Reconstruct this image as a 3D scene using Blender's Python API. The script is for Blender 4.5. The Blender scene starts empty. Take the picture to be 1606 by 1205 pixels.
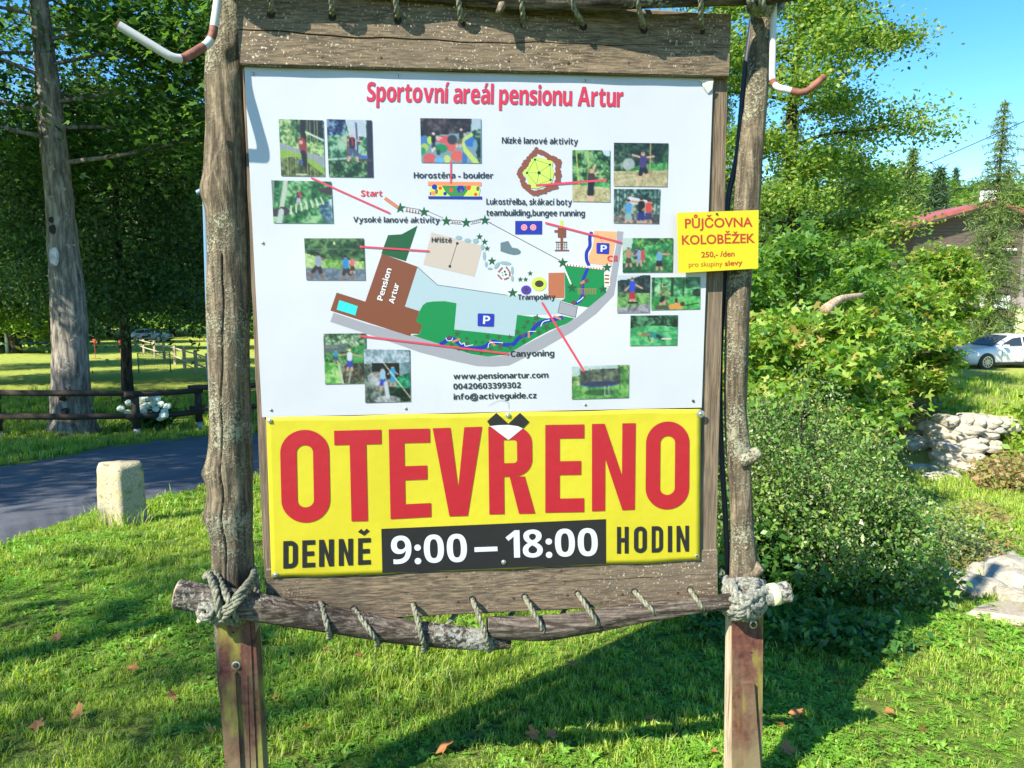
import bpy, math, random
import numpy as np
from mathutils import Vector, Matrix

random.seed(7)
RNG = np.random.default_rng(7)
sc = bpy.context.scene
COL = sc.collection
PI = math.pi

# ------------------------------------------------------------------ camera
EYE = np.array([0.0, 0.0, 1.6])
FPX, PW, PH = 1160.0, 1606.0, 1205.0
PITCH, ROLL, YAW = math.radians(7.0996), math.radians(-0.2263), math.radians(5.9164)
_f = np.array([0.0, math.cos(PITCH), -math.sin(PITCH)])
_r0 = np.array([1.0, 0.0, 0.0])
_u0 = np.cross(_r0, _f)
_r = _r0 * math.cos(ROLL) + _u0 * math.sin(ROLL)
_u = -_r0 * math.sin(ROLL) + _u0 * math.cos(ROLL)
cam_data = bpy.data.cameras.new('camera')
cam = bpy.data.objects.new('camera', cam_data)
COL.objects.link(cam)
cam_data.sensor_width = 36.0
cam_data.lens = 36.0 * FPX / PW
cam_data.clip_start = 0.05
cam_data.clip_end = 8000
M = Matrix.Identity(4)
for i in range(3):
    M[i][0], M[i][1], M[i][2], M[i][3] = _r[i], _u[i], -_f[i], EYE[i]
cam.matrix_world = M
sc.camera = cam

# ------------------------------------------------------------------ sky, sun, exposure
SUN_TO = Vector((-0.50, -0.50, 0.645)).normalized()      # direction towards the sun
world = bpy.data.worlds.new('World')
sc.world = world
world.use_nodes = True
wn, wl = world.node_tree.nodes, world.node_tree.links
wn.clear()
sky = wn.new('ShaderNodeTexSky')
sky.sky_type = 'NISHITA'
sky.sun_disc = False
sky.sun_elevation = math.asin(SUN_TO.z)
sky.sun_rotation = math.atan2(SUN_TO.x, SUN_TO.y)
sky.altitude = 600
sky.air_density = 1.0
sky.dust_density = 0.3
sky.ozone_density = 2.0
hs = wn.new('ShaderNodeHueSaturation')
hs.inputs['Saturation'].default_value = 1.38
bg = wn.new('ShaderNodeBackground')
bg.inputs['Strength'].default_value = 0.132
wo = wn.new('ShaderNodeOutputWorld')
wl.new(sky.outputs[0], hs.inputs['Color'])
wl.new(hs.outputs[0], bg.inputs['Color'])
wl.new(bg.outputs[0], wo.inputs['Surface'])
sun_data = bpy.data.lights.new('sun', 'SUN')
sun_data.energy = 5.0
sun_data.angle = math.radians(0.53)
sun_data.color = (1.0, 0.94, 0.83)
sun = bpy.data.objects.new('sun', sun_data)
COL.objects.link(sun)
sun.rotation_euler = (-SUN_TO).to_track_quat('-Z', 'Y').to_euler()
sun.location = (-20, -20, 30)
sc.view_settings.view_transform = 'Standard'
sc.view_settings.look = 'None'
sc.view_settings.exposure = 1.2
sc.view_settings.gamma = 1
sc.view_settings.use_curve_mapping = False
sc.render.engine = 'CYCLES'
sc.cycles.max_bounces = 7
sc.cycles.diffuse_bounces = 3
sc.cycles.glossy_bounces = 3
sc.cycles.transmission_bounces = 4
sc.cycles.transparent_max_bounces = 6

# ------------------------------------------------------------------ measuring: photo pixel -> place
def ray(px, py):
    return (px - PW / 2) * _r - (py - PH / 2) * _u + FPX * _f
BU = np.array([math.cos(YAW), math.sin(YAW), 0.0])       # along the notice board, to the right
BN = np.array([-math.sin(YAW), math.cos(YAW), 0.0])      # into the board
BD = 2.1 * math.cos(YAW)
def B(px, py, off=0.0):
    """point of the board's plane (or a plane 'off' metres in front of it)"""
    v = ray(px, py)
    return EYE + v * ((BD - off) / (v @ BN))
def mpp(px=800, py=500, off=0.0):
    return 2.1 / FPX
def smooth(a, b, x):
    t = np.clip((x - a) / (b - a), 0, 1)
    return t * t * (3 - 2 * t)
LY = [-3000, 2, 4, 7, 11, 16, 30, 60, 90, 200, 3500]
LZ = [0, 0, -.13, -.57, -1.0, -1.48, -2.1, -3.1, -4.0, -4.5, -4.5]
RY = [-3000, 2, 3.6, 5, 8, 11, 15, 20, 32, 60, 90, 200, 3500]
RZ = [0, 0, -.08, -.43, -1.1, -1.6, -2.05, -2.5, -3.0, -3.2, -3.0, -2, -2]
PY_ = [-3000, 14.5, 20, 32, 60, 90, 200, 3500]
PZ = [-1.0, -1.0, -1.25, -1.77, -2.2, -2.5, -2, -2]
def h(X, Y):
    X = np.asarray(X, float); Y = np.asarray(Y, float)
    Ye = np.maximum(Y, 2.0)
    a = smooth(-.12, .22, X / Ye)
    z = np.interp(Y, LY, LZ) * (1 - a) + np.interp(Y, RY, RZ) * a
    edge = 8.75 + (Y - 15.5) * .42 + .25 * np.sin(Y * 1.3)          # rim of the upper lawn beside the stream bed
    p = smooth(-1.5, .35, X - edge) * smooth(15.0, 15.5, Y + .08 * np.sin(X * 2.1))
    z = z * (1 - p) + np.interp(Y, PY_, PZ) * p
    z = z + np.where((Y > 14.9) & (X / Ye > .2) & (X < edge), -smooth(0, 1.5, edge - X) * .5 * smooth(14.9, 18, Y), 0)
    hill = smooth(75, 190, Y) * smooth(.15, .6, X / Ye) * 20
    z = z + hill
    return z + .02 * np.sin(X * 1.7 + 1) * np.sin(Y * 1.3) * smooth(2, 5, np.abs(Y))
def G(px, py, up=0.0):
    """where the ray through a photo pixel meets the ground"""
    v = ray(px, py); v = v / v[1]
    t = 2.0
    while t < 400:
        P = EYE + v * t
        if P[2] <= h(P[0], P[1]) + up:
            return P
        t *= 1.002
    return EYE + v * t
def D(px, py, Y):
    """point at forward distance Y behind a photo pixel"""
    v = ray(px, py)
    return EYE + v * (Y / v[1])

# ------------------------------------------------------------------ object helpers
def tag(o, label=None, cat=None, group=None, kind=None):
    if label: o['label'] = label
    if cat: o['category'] = cat
    if group: o['group'] = group
    if kind: o['kind'] = kind
    return o
def empty(name, loc, label, cat, group=None):
    o = bpy.data.objects.new(name, None)
    o.empty_display_size = .1
    o.location = tuple(loc)
    COL.objects.link(o)
    return tag(o, label, cat, group)
def mesh_np(name, V, F, smooth_=False):
    """V (n,3), F list of lists or int array (m,k)"""
    me = bpy.data.meshes.new(name)
    V = np.asarray(V, np.float32)
    if isinstance(F, np.ndarray):
        m, k = F.shape
        me.vertices.add(len(V)); me.vertices.foreach_set('co', V.ravel())
        me.loops.add(m * k); me.loops.foreach_set('vertex_index', F.astype(np.int32).ravel())
        me.polygons.add(m)
        me.polygons.foreach_set('loop_start', np.arange(0, m * k, k, dtype=np.int32))
        me.update(calc_edges=True)
    else:
        me.from_pydata([tuple(map(float, v)) for v in V], [], [tuple(map(int, f)) for f in F])
        me.update()
    if smooth_:
        me.polygons.foreach_set('use_smooth', np.ones(len(me.polygons), bool))
    return me
def obj(name, V, F, mat, parent=None, sm=False, origin=None):
    """world-space vertices -> object; origin at the base of the shape, children share the parent's frame"""
    V = np.asarray(V, float)
    if parent is not None:
        o0 = np.array(WLOC.get(parent.name, parent.location))
        loc = (0, 0, 0)
    else:
        o0 = np.array(origin) if origin is not None else np.array([(V[:, 0].min() + V[:, 0].max()) / 2, (V[:, 1].min() + V[:, 1].max()) / 2, V[:, 2].min()])
        loc = o0
    me = mesh_np(name, V - o0, F, sm)
    mats = mat if isinstance(mat, (list, tuple)) else [mat]
    for m in mats: me.materials.append(m)
    o = bpy.data.objects.new(name, me)
    COL.objects.link(o)
    o.location = tuple(loc)
    if parent is not None:
        o.parent = parent
        WLOC[o.name] = o0
    return o
WLOC = {}
def kids(o): return [c for c in bpy.data.objects if c.parent == o]
def dup(root, loc, rotz=0, scale=1, label=None, group=None):
    r = root.copy(); COL.objects.link(r)
    r.location = tuple(loc); r.rotation_euler = (0, 0, rotz)
    r.scale = (scale,) * 3 if np.isscalar(scale) else scale
    if label: r['label'] = label
    if group: r['group'] = group
    for ch in root.children:
        c = ch.copy(); COL.objects.link(c); c.parent = r
        for g in ch.children:
            d = g.copy(); COL.objects.link(d); d.parent = c
    return r
class MB:
    """collects vertices and faces"""
    def __init__(s): s.V = []; s.F = []
    def add(s, V, F):
        b = len(s.V)
        s.V += [tuple(v) for v in V]; s.F += [tuple(i + b for i in f) for f in F]
        return s
    def box(s, c, d, rot=None):
        c = np.array(c, float); d = np.array(d, float) / 2
        P = np.array([(x, y, z) for z in (-1, 1) for y in (-1, 1) for x in (-1, 1)]) * d
        if rot is not None: P = P @ np.array(rot).T
        return s.add(P + c, [(0, 2, 3, 1), (4, 5, 7, 6), (0, 1, 5, 4), (2, 6, 7, 3), (0, 4, 6, 2), (1, 3, 7, 5)])
    def prism(s, front, back):
        """closed solid between two equal loops of points"""
        n = len(front)
        F = [tuple(range(n)), tuple(range(2 * n - 1, n - 1, -1))]
        F += [(i, i + n, (i + 1) % n + n, (i + 1) % n) for i in range(n)]
        return s.add(list(front) + list(back), F)
    def obj(s, name, mat, parent=None, sm=False, origin=None):
        return obj(name, s.V, s.F, mat, parent, sm, origin)
def rotz(a):
    c, s_ = math.cos(a), math.sin(a)
    return np.array([[c, -s_, 0], [s_, c, 0], [0, 0, 1]])
def catmull(P, n=8):
    P = np.asarray(P, float)
    Q = np.vstack([2 * P[0] - P[1], P, 2 * P[-1] - P[-2]])
    out = []
    for i in range(1, len(Q) - 2):
        p0, p1, p2, p3 = Q[i - 1], Q[i], Q[i + 1], Q[i + 2]
        for k in range(n):
            t = k / n
            out.append(.5 * ((2 * p1) + (-p0 + p2) * t + (2 * p0 - 5 * p1 + 4 * p2 - p3) * t * t + (-p0 + 3 * p1 - 3 * p2 + p3) * t ** 3))
    out.append(Q[-2])
    return np.array(out)
def frames(P):
    T = np.gradient(P, axis=0); T /= np.linalg.norm(T, axis=1)[:, None] + 1e-12
    n = np.cross(T[0], [0.3, .2, 1.0]);
    if np.linalg.norm(n) < .05: n = np.cross(T[0], [1, 0, 0])
    n /= np.linalg.norm(n)
    N = [n]
    for i in range(1, len(P)):
        m = N[-1] - T[i] * (N[-1] @ T[i]); m /= np.linalg.norm(m) + 1e-12
        N.append(m)
    N = np.array(N)
    return T, N, np.cross(T, N)
def tube(P, R, k=8, cap=True, wob=None):
    """V, F of a tube along P; R scalar or per point; wob(theta, s) multiplies the radius"""
    P = np.asarray(P, float); n = len(P)
    R = np.broadcast_to(np.asarray(R, float), (n,))
    T, N, Bn = frames(P)
    th = np.arange(k) * 2 * PI / k
    L = np.concatenate([[0], np.cumsum(np.linalg.norm(np.diff(P, axis=0), axis=1))])
    rr = R[:, None] * (wob(th[None, :], L[:, None]) if wob else 1.0) * np.ones((n, k))
    V = P[:, None, :] + rr[..., None] * (np.cos(th)[None, :, None] * N[:, None, :] + np.sin(th)[None, :, None] * Bn[:, None, :])
    V = V.reshape(-1, 3)
    F = []
    for i in range(n - 1):
        for j in range(k):
            a, b = i * k + j, i * k + (j + 1) % k
            F.append((a, b, b + k, a + k))
    if cap:
        V = np.vstack([V, P[:1], P[-1:]])
        c0, c1 = n * k, n * k + 1
        for j in range(k):
            F.append(((j + 1) % k, j, c0)); F.append(((n - 1) * k + j, (n - 1) * k + (j + 1) % k, c1))
    return V, F
def rope_geo(path, r=.009, pitch=None, n=10, strands=3, k=6):
    P = catmull(path, n)
    L = np.concatenate([[0], np.cumsum(np.linalg.norm(np.diff(P, axis=0), axis=1))])
    m = max(int(L[-1] / (r * .55)), 8)
    s = np.linspace(0, L[-1], m)
    P = np.stack([np.interp(s, L, P[:, i]) for i in range(3)], 1)
    T, N, Bn = frames(P)
    pitch = pitch or r * 7.5
    mb = MB()
    for q in range(strands):
        a = s / pitch * 2 * PI + q * 2 * PI / strands
        rr = r * (.50 + .04 * np.sin(s * 310 + q))
        Q = P + (np.cos(a) * rr)[:, None] * N + (np.sin(a) * rr)[:, None] * Bn
        mb.add(*tube(Q, r * .56 * (1 + .08 * np.sin(s * 230 + q * 2)), k))
    return mb
def wobble(seed, amp=.05, kz=8.0):
    g = np.random.default_rng(seed)
    tt = [(g.integers(1, 6), g.uniform(0, 6.28), g.uniform(-kz, kz), amp * g.uniform(.3, 1)) for _ in range(9)]
    tt += [(g.integers(6, 15), g.uniform(0, 6.28), g.uniform(-kz * 4, kz * 4), amp * .22) for _ in range(5)]
    def f(th, s):
        v = 1.0
        for k_, p, m_, a in tt: v = v + a * np.sin(k_ * th + p + m_ * s)
        return v
    return f

# ------------------------------------------------------------------ material helpers
class NT:
    def __init__(s, name):
        s.m = bpy.data.materials.new(name); s.m.use_nodes = True
        s.n, s.l = s.m.node_tree.nodes, s.m.node_tree.links
        s.b = s.n['Principled BSDF']; s.out = s.n['Material Output']
    def node(s, t, **kw):
        nd = s.n.new(t)
        for k_, v in kw.items():
            if k_ in nd.inputs.keys() if isinstance(k_, str) else False: nd.inputs[k_].default_value = v
            else: setattr(nd, k_, v)
        return nd
    def coords(s, scale=(1, 1, 1), kind='Object', rot=(0, 0, 0)):
        tc = s.n.new('ShaderNodeTexCoord'); mp = s.n.new('ShaderNodeMapping')
        mp.inputs['Scale'].default_value = scale; mp.inputs['Rotation'].default_value = rot
        s.l.new(tc.outputs[kind], mp.inputs[0]); return mp.outputs[0]
    def noise(s, vec, scale=5, detail=4, rough=.55, dist=0):
        nd = s.n.new('ShaderNodeTexNoise')
        nd.inputs['Scale'].default_value = scale; nd.inputs['Detail'].default_value = detail
        nd.inputs['Roughness'].default_value = rough; nd.inputs['Distortion'].default_value = dist
        s.l.new(vec, nd.inputs['Vector']); return nd.outputs['Fac']
    def ramp(s, fac, stops, interp='LINEAR'):
        nd = s.n.new('ShaderNodeValToRGB'); cr = nd.color_ramp; cr.interpolation = interp
        while len(cr.elements) < len(stops): cr.elements.new(.5)
        for e, (p, c) in zip(cr.elements, stops):
            e.position = p; e.color = (*c, 1) if not np.isscalar(c) else (c, c, c, 1)
        s.l.new(fac, nd.inputs[0]); return nd.outputs[0]
    def mix(s, fac, a, b, mode='MIX'):
        nd = s.n.new('ShaderNodeMix'); nd.data_type = 'RGBA'; nd.blend_type = mode
        if hasattr(fac, 'links'): s.l.new(fac, nd.inputs[0])
        else: nd.inputs[0].default_value = fac
        for v, i in ((a, 6), (b, 7)):
            if hasattr(v, 'links'): s.l.new(v, nd.inputs[i])
            else: nd.inputs[i].default_value = (*v, 1)
        return nd.outputs[2]
    def base(s, v):
        if hasattr(v, 'links'): s.l.new(v, s.b.inputs['Base Color'])
        else: s.b.inputs['Base Color'].default_value = (*v, 1)
    def bump(s, hgt, strength=.4, dist=.01):
        nd = s.n.new('ShaderNodeBump'); nd.inputs['Strength'].default_value = strength; nd.inputs['Distance'].default_value = dist
        s.l.new(hgt, nd.inputs['Height']); s.l.new(nd.outputs[0], s.b.inputs['Normal']); return nd
    def add(s, a, b, wa=1.0):
        nd = s.n.new('ShaderNodeMath'); nd.operation = 'MULTIPLY_ADD'
        s.l.new(a, nd.inputs[0]); nd.inputs[1].default_value = wa; s.l.new(b, nd.inputs[2]); return nd.outputs[0]
def plain(name, col, rough=.6, metal=0, var=.25, scale=12, bump=0.0, spec=None):
    t = NT(name); c = t.coords()
    f = t.noise(c, scale)
    col = np.array(col)
    t.base(t.ramp(f, [(.3, tuple(col * (1 - var))), (.7, tuple(np.minimum(col * (1 + var), 1)))]))
    t.b.inputs['Roughness'].default_value = rough; t.b.inputs['Metallic'].default_value = metal
    if spec is not None: t.b.inputs['Specular IOR Level'].default_value = spec
    if bump: t.bump(t.noise(c, scale * 4), bump, .004)
    return t.m
def ink(name, col, rough=.4, coat=0.0, wave=0.0):
    t = NT(name); t.base(col)
    t.b.inputs['Roughness'].default_value = rough
    if coat: t.b.inputs['Coat Weight'].default_value = coat; t.b.inputs['Coat Roughness'].default_value = .12
    if wave: t.bump(t.noise(t.coords((1, 1, .6), 'Object', (0, .35, 0)), 5.5, 2, .4), wave, .02)
    return t.m
def leafmat(name, cols, trans=.35, rough=.5):
    """cols: list of base colours spread over the single leaves"""
    t = NT(name)
    g = t.n.new('ShaderNodeNewGeometry')
    c = t.ramp(g.outputs['Random Per Island'], [(i / max(len(cols) - 1, 1), cc) for i, cc in enumerate(cols)])
    t.base(c)
    t.b.inputs['Roughness'].default_value = rough
    t.b.inputs['Specular IOR Level'].default_value = .35
    tr = t.n.new('ShaderNodeBsdfTranslucent')
    hsn = t.n.new('ShaderNodeHueSaturation'); hsn.inputs['Value'].default_value = 1.9; hsn.inputs['Saturation'].default_value = 1.12
    hsn.inputs['Hue'].default_value = .485
    t.l.new(c, hsn.inputs['Color']); t.l.new(hsn.outputs[0], tr.inputs['Color'])
    mx = t.n.new('ShaderNodeMixShader'); mx.inputs[0].default_value = trans
    t.l.new(t.b.outputs[0], mx.inputs[1]); t.l.new(tr.outputs[0], mx.inputs[2])
    t.l.new(mx.outputs[0], t.out.inputs['Surface'])
    return t.m

def wood_mat(name, dark, light, speck, ax=(1.2, 30, 30), specks=.0):
    t = NT(name); c = t.coords(ax); c2 = t.coords()
    g = t.noise(c, 6, 8, .65, .6)
    big = t.noise(c2, 3.0, 3)
    col = t.ramp(g, [(.28, tuple(np.array(dark) * .5)), (.42, dark), (.62, light), (.8, tuple(np.array(light) * 1.25))])
    col = t.mix(t.ramp(big, [(.35, 0.0), (.7, .6)]), col, speck)
    hgt = g
    if specks:
        sp = t.noise(c2, 150, 2, .5); msk = t.ramp(t.noise(c2, 2.2, 2), [(.4, 0.0), (.62, 1.0)])
        thr = t.ramp(sp, [(.62, 0.0), (.66, 1.0)])
        mm = t.mix(1.0, thr, msk, 'MULTIPLY')
        col = t.mix(mm, col, (.5, .44, .33))
        hgt = t.add(mm, g, 1.5)
    t.base(col); t.b.inputs['Roughness'].default_value = .85; t.b.inputs['Specular IOR Level'].default_value = .25
    t.bump(hgt, .55, .003)
    return t.m
def bark_mat(name, dark, light, lichen, amt=.5, sc_=(9, 9, 1.6), k=3.0, lscale=38, disp=.012):
    t = NT(name); c = t.coords(sc_); c2 = t.coords()
    g = t.noise(c, k, 8, .68, .4)
    fine = t.noise(c2, 60, 4, .7)
    col = t.ramp(g, [(.3, tuple(np.array(dark) * .35)), (.45, dark), (.65, light)])
    lm = t.add(t.noise(c2, lscale, 3, .6), t.noise(c2, 4.5, 3), .6)
    lf = t.ramp(lm, [(1.0 - amt * .22, 0.0), (1.07 - amt * .22, .85)])
    col = t.mix(lf, col, lichen)
    col = t.mix(t.ramp(fine, [(.35, .45), (.6, 0.0)]), col, tuple(np.array(dark) * .5))
    t.base(col); t.b.inputs['Roughness'].default_value = .92; t.b.inputs['Specular IOR Level'].default_value = .15
    t.bump(t.add(fine, t.add(lf, g, .5), .35), .8, disp)
    return t.m

M_PLANK = wood_mat('weathered_plank', (.07, .053, .036), (.23, .17, .105), (.155, .12, .08), (1.2, 30, 30), .5)
M_PLANKV = wood_mat('weathered_plank_upright', (.085, .062, .04), (.25, .18, .115), (.15, .115, .08), (30, 30, 1.2))
M_POST = bark_mat('lichen_post_wood', (.105, .083, .055), (.34, .27, .175), (.35, .34, .23), .74, (20, 20, 2.2), 3, 140, .014)
M_LOG = bark_mat('weathered_log', (.05, .04, .031), (.25, .205, .16), (.36, .37, .31), .60, (2.0, 26, 26), 3, 95, .012)
M_BARK = bark_mat('maple_bark', (.17, .145, .115), (.46, .40, .32), (.46, .46, .38), .25, (5, 5, .8), 2.6, 14, .04)
M_BARKD = bark_mat('dark_bark', (.035, .028, .02), (.12, .095, .07), (.14, .15, .10), .15, (6, 6, 1), 2.6, 14, .03)
M_ROPE = plain('rope_fibre', (.20, .20, .135), .9, var=.6, scale=110, bump=.9)
M_ROPEG = plain('lichen_rope', (.27, .27, .215), .95, var=.75, scale=120, bump=1.2)
M_ZINC = plain('zinc_screw', (.55, .55, .52), .35, .8, .2)
M_RUSTDOT = plain('rusty_screw', (.09, .05, .03), .6, .4, .4, 60)
M_BLACK = plain('black_rubber', (.02, .02, .022), .5, var=.3)

# ------------------------------------------------------------------ glyph outlines (made first, while the scene is still empty)
_gc = {}
def glyph_mesh(txt, offset):
    k_ = (txt, round(offset, 4))
    if k_ not in _gc: _gc[k_] = _glyph(txt, offset)
    return _gc[k_][0].copy(), _gc[k_][1]
def _glyph(txt, offset):
    cu = bpy.data.curves.new('t', 'FONT'); cu.body = txt; cu.size = 1; cu.offset = offset; cu.resolution_u = 4
    o = bpy.data.objects.new('t', cu); COL.objects.link(o)
    dg = bpy.context.evaluated_depsgraph_get(); dg.update()
    me = bpy.data.meshes.new_from_object(o.evaluated_get(dg))
    V = np.empty(len(me.vertices) * 3, np.float32); me.vertices.foreach_get('co', V); V = V.reshape(-1, 3)
    F = [tuple(p.vertices) for p in me.polygons]
    bpy.data.objects.remove(o); bpy.data.curves.remove(cu); bpy.data.meshes.remove(me)
    return V, F

for _c in sorted(set('Sportovní areál pensionu Artur Nízké lanové aktivity Horostěna - boulder Start Vysoké Lukostřelba, skákací boty teambuilding,bungee running Hřiště Pension Trampolíny Canyoning www.pensionartur.com 00420603399302 info@activeguide.cz Cíl P H 9:00 18:00')):
    _b = {'í': 'i', 'é': 'e', 'á': 'a', 'ě': 'e', 'š': 's', 'ř': 'r'}.get(_c, _c)
    if _b == ' ': continue
    _m = chr(0x1D5EE + ord(_b) - 97) if 'a' <= _b <= 'z' else chr(0x1D5D4 + ord(_b) - 65) if 'A' <= _b <= 'Z' else chr(0x1D7EC + ord(_b) - 48) if '0' <= _b <= '9' else _b
    for _o in ((0.0, .009) if _b in 'SportvniaeluAs' else (0.0,)): glyph_mesh(_m, _o if _m != _b else _o + .022)
for _t, _o in (('H', .022), ('H', .0), ('H', .024), ('PŮJČOVNA', .022), ('KOLOBĚŽEK', .022), ('250,- /den', .022), ('pro skupiny', .0), ('slevy', .024)): glyph_mesh(_t, _o)

# ------------------------------------------------------------------ the ground
def build_ground():
    na = 480
    rad = np.concatenate([[0.0], np.geomspace(.6, 40, 190), np.geomspace(41, 3200, 60)])
    th = np.arange(na) * 2 * PI / na
    R, T = np.meshgrid(rad[1:], th, indexing='ij')
    X, Y = R * np.sin(T), R * np.cos(T)
    V = np.vstack([[0, 0, float(h(0, 0))], np.stack([X, Y, h(X, Y)], -1).reshape(-1, 3)])
    n = len(rad) - 1
    i, j = np.meshgrid(np.arange(n - 1), np.arange(na), indexing='ij')
    a = 1 + i * na + j; b = 1 + i * na + (j + 1) % na
    F = np.stack([a, a + na, b + na, b], -1).reshape(-1, 4)
    me = mesh_np('ground', V, F[:, ::-1].copy(), True)
    o = bpy.data.objects.new('ground', me); COL.objects.link(o)
    me2 = None
    # centre fan
    fan = bpy.data.meshes.new('x')
    t = NT('lawn_ground'); c = t.coords()
    fine = t.add(t.noise(c, 95, 4, .75), t.noise(c, 22, 4, .7), .55); fine = t.ramp(fine, [(.52, 0.0), (1.02, 1.0)]); mid = t.noise(c, 2.2, 5, .6); big = t.noise(c, .22, 3)
    col = t.ramp(fine, [(.30, (.045, .045, .018)), (.5, (.12, .18, .03)), (.72, (.27, .35, .07))])
    col = t.mix(t.ramp(mid, [(.40, 0.0), (.62, .75)]), col, (.19, .34, .035))
    col = t.mix(t.ramp(big, [(.45, 0.0), (.6, .5)]), col, (.27, .38, .06))
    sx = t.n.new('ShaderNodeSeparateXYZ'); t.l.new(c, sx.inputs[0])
    dry = t.n.new('ShaderNodeMapRange'); dry.inputs[1].default_value = 2.5; dry.inputs[2].default_value = 8.0; dry.inputs[3].default_value = 0; dry.inputs[4].default_value = .62  # painted sunlight, growing towards the right
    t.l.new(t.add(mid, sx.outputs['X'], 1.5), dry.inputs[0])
    col = t.mix(dry.outputs[0], col, (.47, .48, .14))          # sun glare on the slope beyond the stream, put into the ground colour
    sunlit_far = t.n.new('ShaderNodeMapRange'); sunlit_far.inputs[1].default_value = 21; sunlit_far.inputs[2].default_value = 33; sunlit_far.inputs[3].default_value = 0; sunlit_far.inputs[4].default_value = .7
    t.l.new(t.add(big, sx.outputs['Y'], 4), sunlit_far.inputs[0])
    col = t.mix(sunlit_far.outputs[0], col, (.46, .50, .10))         # sunshine on the open far lawn, painted into its colour
    soil = t.ramp(t.noise(c, 1.1, 6, .65), [(.60, 0.0), (.68, .85)])
    col = t.mix(soil, col, (.15, .115, .065))
    t.base(col); t.b.inputs['Roughness'].default_value = .95; t.b.inputs['Specular IOR Level'].default_value = .1
    t.bump(fine, 1.0, .03)
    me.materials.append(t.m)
    bpy.data.meshes.remove(fan)
    return tag(o, kind='structure')
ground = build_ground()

# the asphalt lane: edges read off the photograph, followed down over the ground
near = [(-160, 925), (-60, 885), (0, 858), (76, 831), (141, 808), (231, 790), (322, 766), (412, 748), (520, 722), (650, 700), (800, 684)]
far_ = [(-160, 752), (-60, 738), (0, 731), (84, 718), (169, 700), (250, 690), (327, 683), (409, 678), (520, 664), (650, 650), (800, 640)]
rn = catmull([G(*p) for p in near], 8); rf = catmull([G(*p) for p in far_], 8)
rn[:, 2] = 0; rf[:, 2] = 0
_e = rn[0] - rn[10]; _e = _e / np.linalg.norm(_e); _g = rf[0] - rf[10]; _g /= np.linalg.norm(_g)
rn = np.vstack([[rn[0] + _e * 9], rn]); rf = np.vstack([[rf[0] + _g * 9], rf])
def build_road():
    V = []; F = []
    m = 10; n = len(rn)
    g = np.random.default_rng(3)
    for i in range(n):
        for j in range(m + 1):
            s = j / m
            jit = g.normal() * .03 if j in (0, m) else 0
            p = rn[i] * (1 - s - jit) + rf[i] * (s + jit)
            V.append((p[0], p[1], float(h(p[0], p[1])) + .035 - (.05 if j in (0, m) else 0)))
    for i in range(n - 1):
        for j in range(m):
            a = i * (m + 1) + j
            F.append((a, a + m + 1, a + m + 2, a + 1)[::-1])
    t = NT('asphalt'); c = t.coords(); 
    f = t.noise(c, 90, 3, .7); mm = t.noise(c, 1.3, 6, .65)
    col = t.ramp(f, [(.3, (.035, .038, .047)), (.5, (.068, .073, .086)), (.72, (.15, .155, .165))])
    col = t.mix(t.ramp(mm, [(.42, 0.0), (.66, .6)]), col, (.15, .155, .17))
    col = t.mix(t.ramp(t.noise(c, 7, 4, .7), [(.6, 0.0), (.7, .5)]), col, (.06, .063, .073))
    t.base(col); t.b.inputs['Roughness'].default_value = .8
    t.bump(f, .6, .006)
    o = obj('road', V, F, t.m, sm=True, origin=(0, 0, 0))
    tag(o, kind='structure')
build_road()
def in_road(X, Y):
    """inside the outline of the lane"""
    P = np.vstack([rn[:, :2], rf[::-1, :2]]); X = np.asarray(X); Y = np.asarray(Y); out = np.zeros(X.shape, bool); j = len(P) - 1
    for i in range(len(P)):
        xi, yi, xj, yj = *P[i], *P[j]
        c = ((yi > Y) != (yj > Y)) & (X < (xj - xi) * (Y - yi) / (yj - yi + 1e-12) + xi); out ^= c; j = i
    return out
def build_path():
    pix = [(1500, 968), (1545, 975), (1600, 985), (1660, 990), (1650, 955), (1590, 945), (1545, 950), (1515, 958)]
    P = catmull([G(*p) for p in pix + pix[:1]], 5)[:-1]
    c = P.mean(0)
    V = [(c[0], c[1], float(h(c[0], c[1])) + .03)]
    for k in (.35, .7, 1.0):
        for p in P:
            q = c + (p - c) * k
            V.append((q[0], q[1], float(h(q[0], q[1])) + (.03 if k < 1 else -.02)))
    n = len(P); F = [(0, 1 + i, 1 + (i + 1) % n) for i in range(n)]
    for r in range(2):
        F += [(1 + r * n + i, 1 + (r + 1) * n + i, 1 + (r + 1) * n + (i + 1) % n, 1 + r * n + (i + 1) % n) for i in range(n)]
    t = NT('sandy_path'); cc = t.coords(); f = t.noise(cc, 60, 5, .7)
    t.base(t.ramp(f, [(.3, (.26, .2, .13)), (.6, (.52, .43, .31)), (.8, (.6, .53, .42))])); t.b.inputs['Roughness'].default_value = .95
    t.bump(f, .8, .01)
    tag(obj('path', V, F, t.m, origin=(0, 0, 0)), kind='structure')
build_path()

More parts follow.
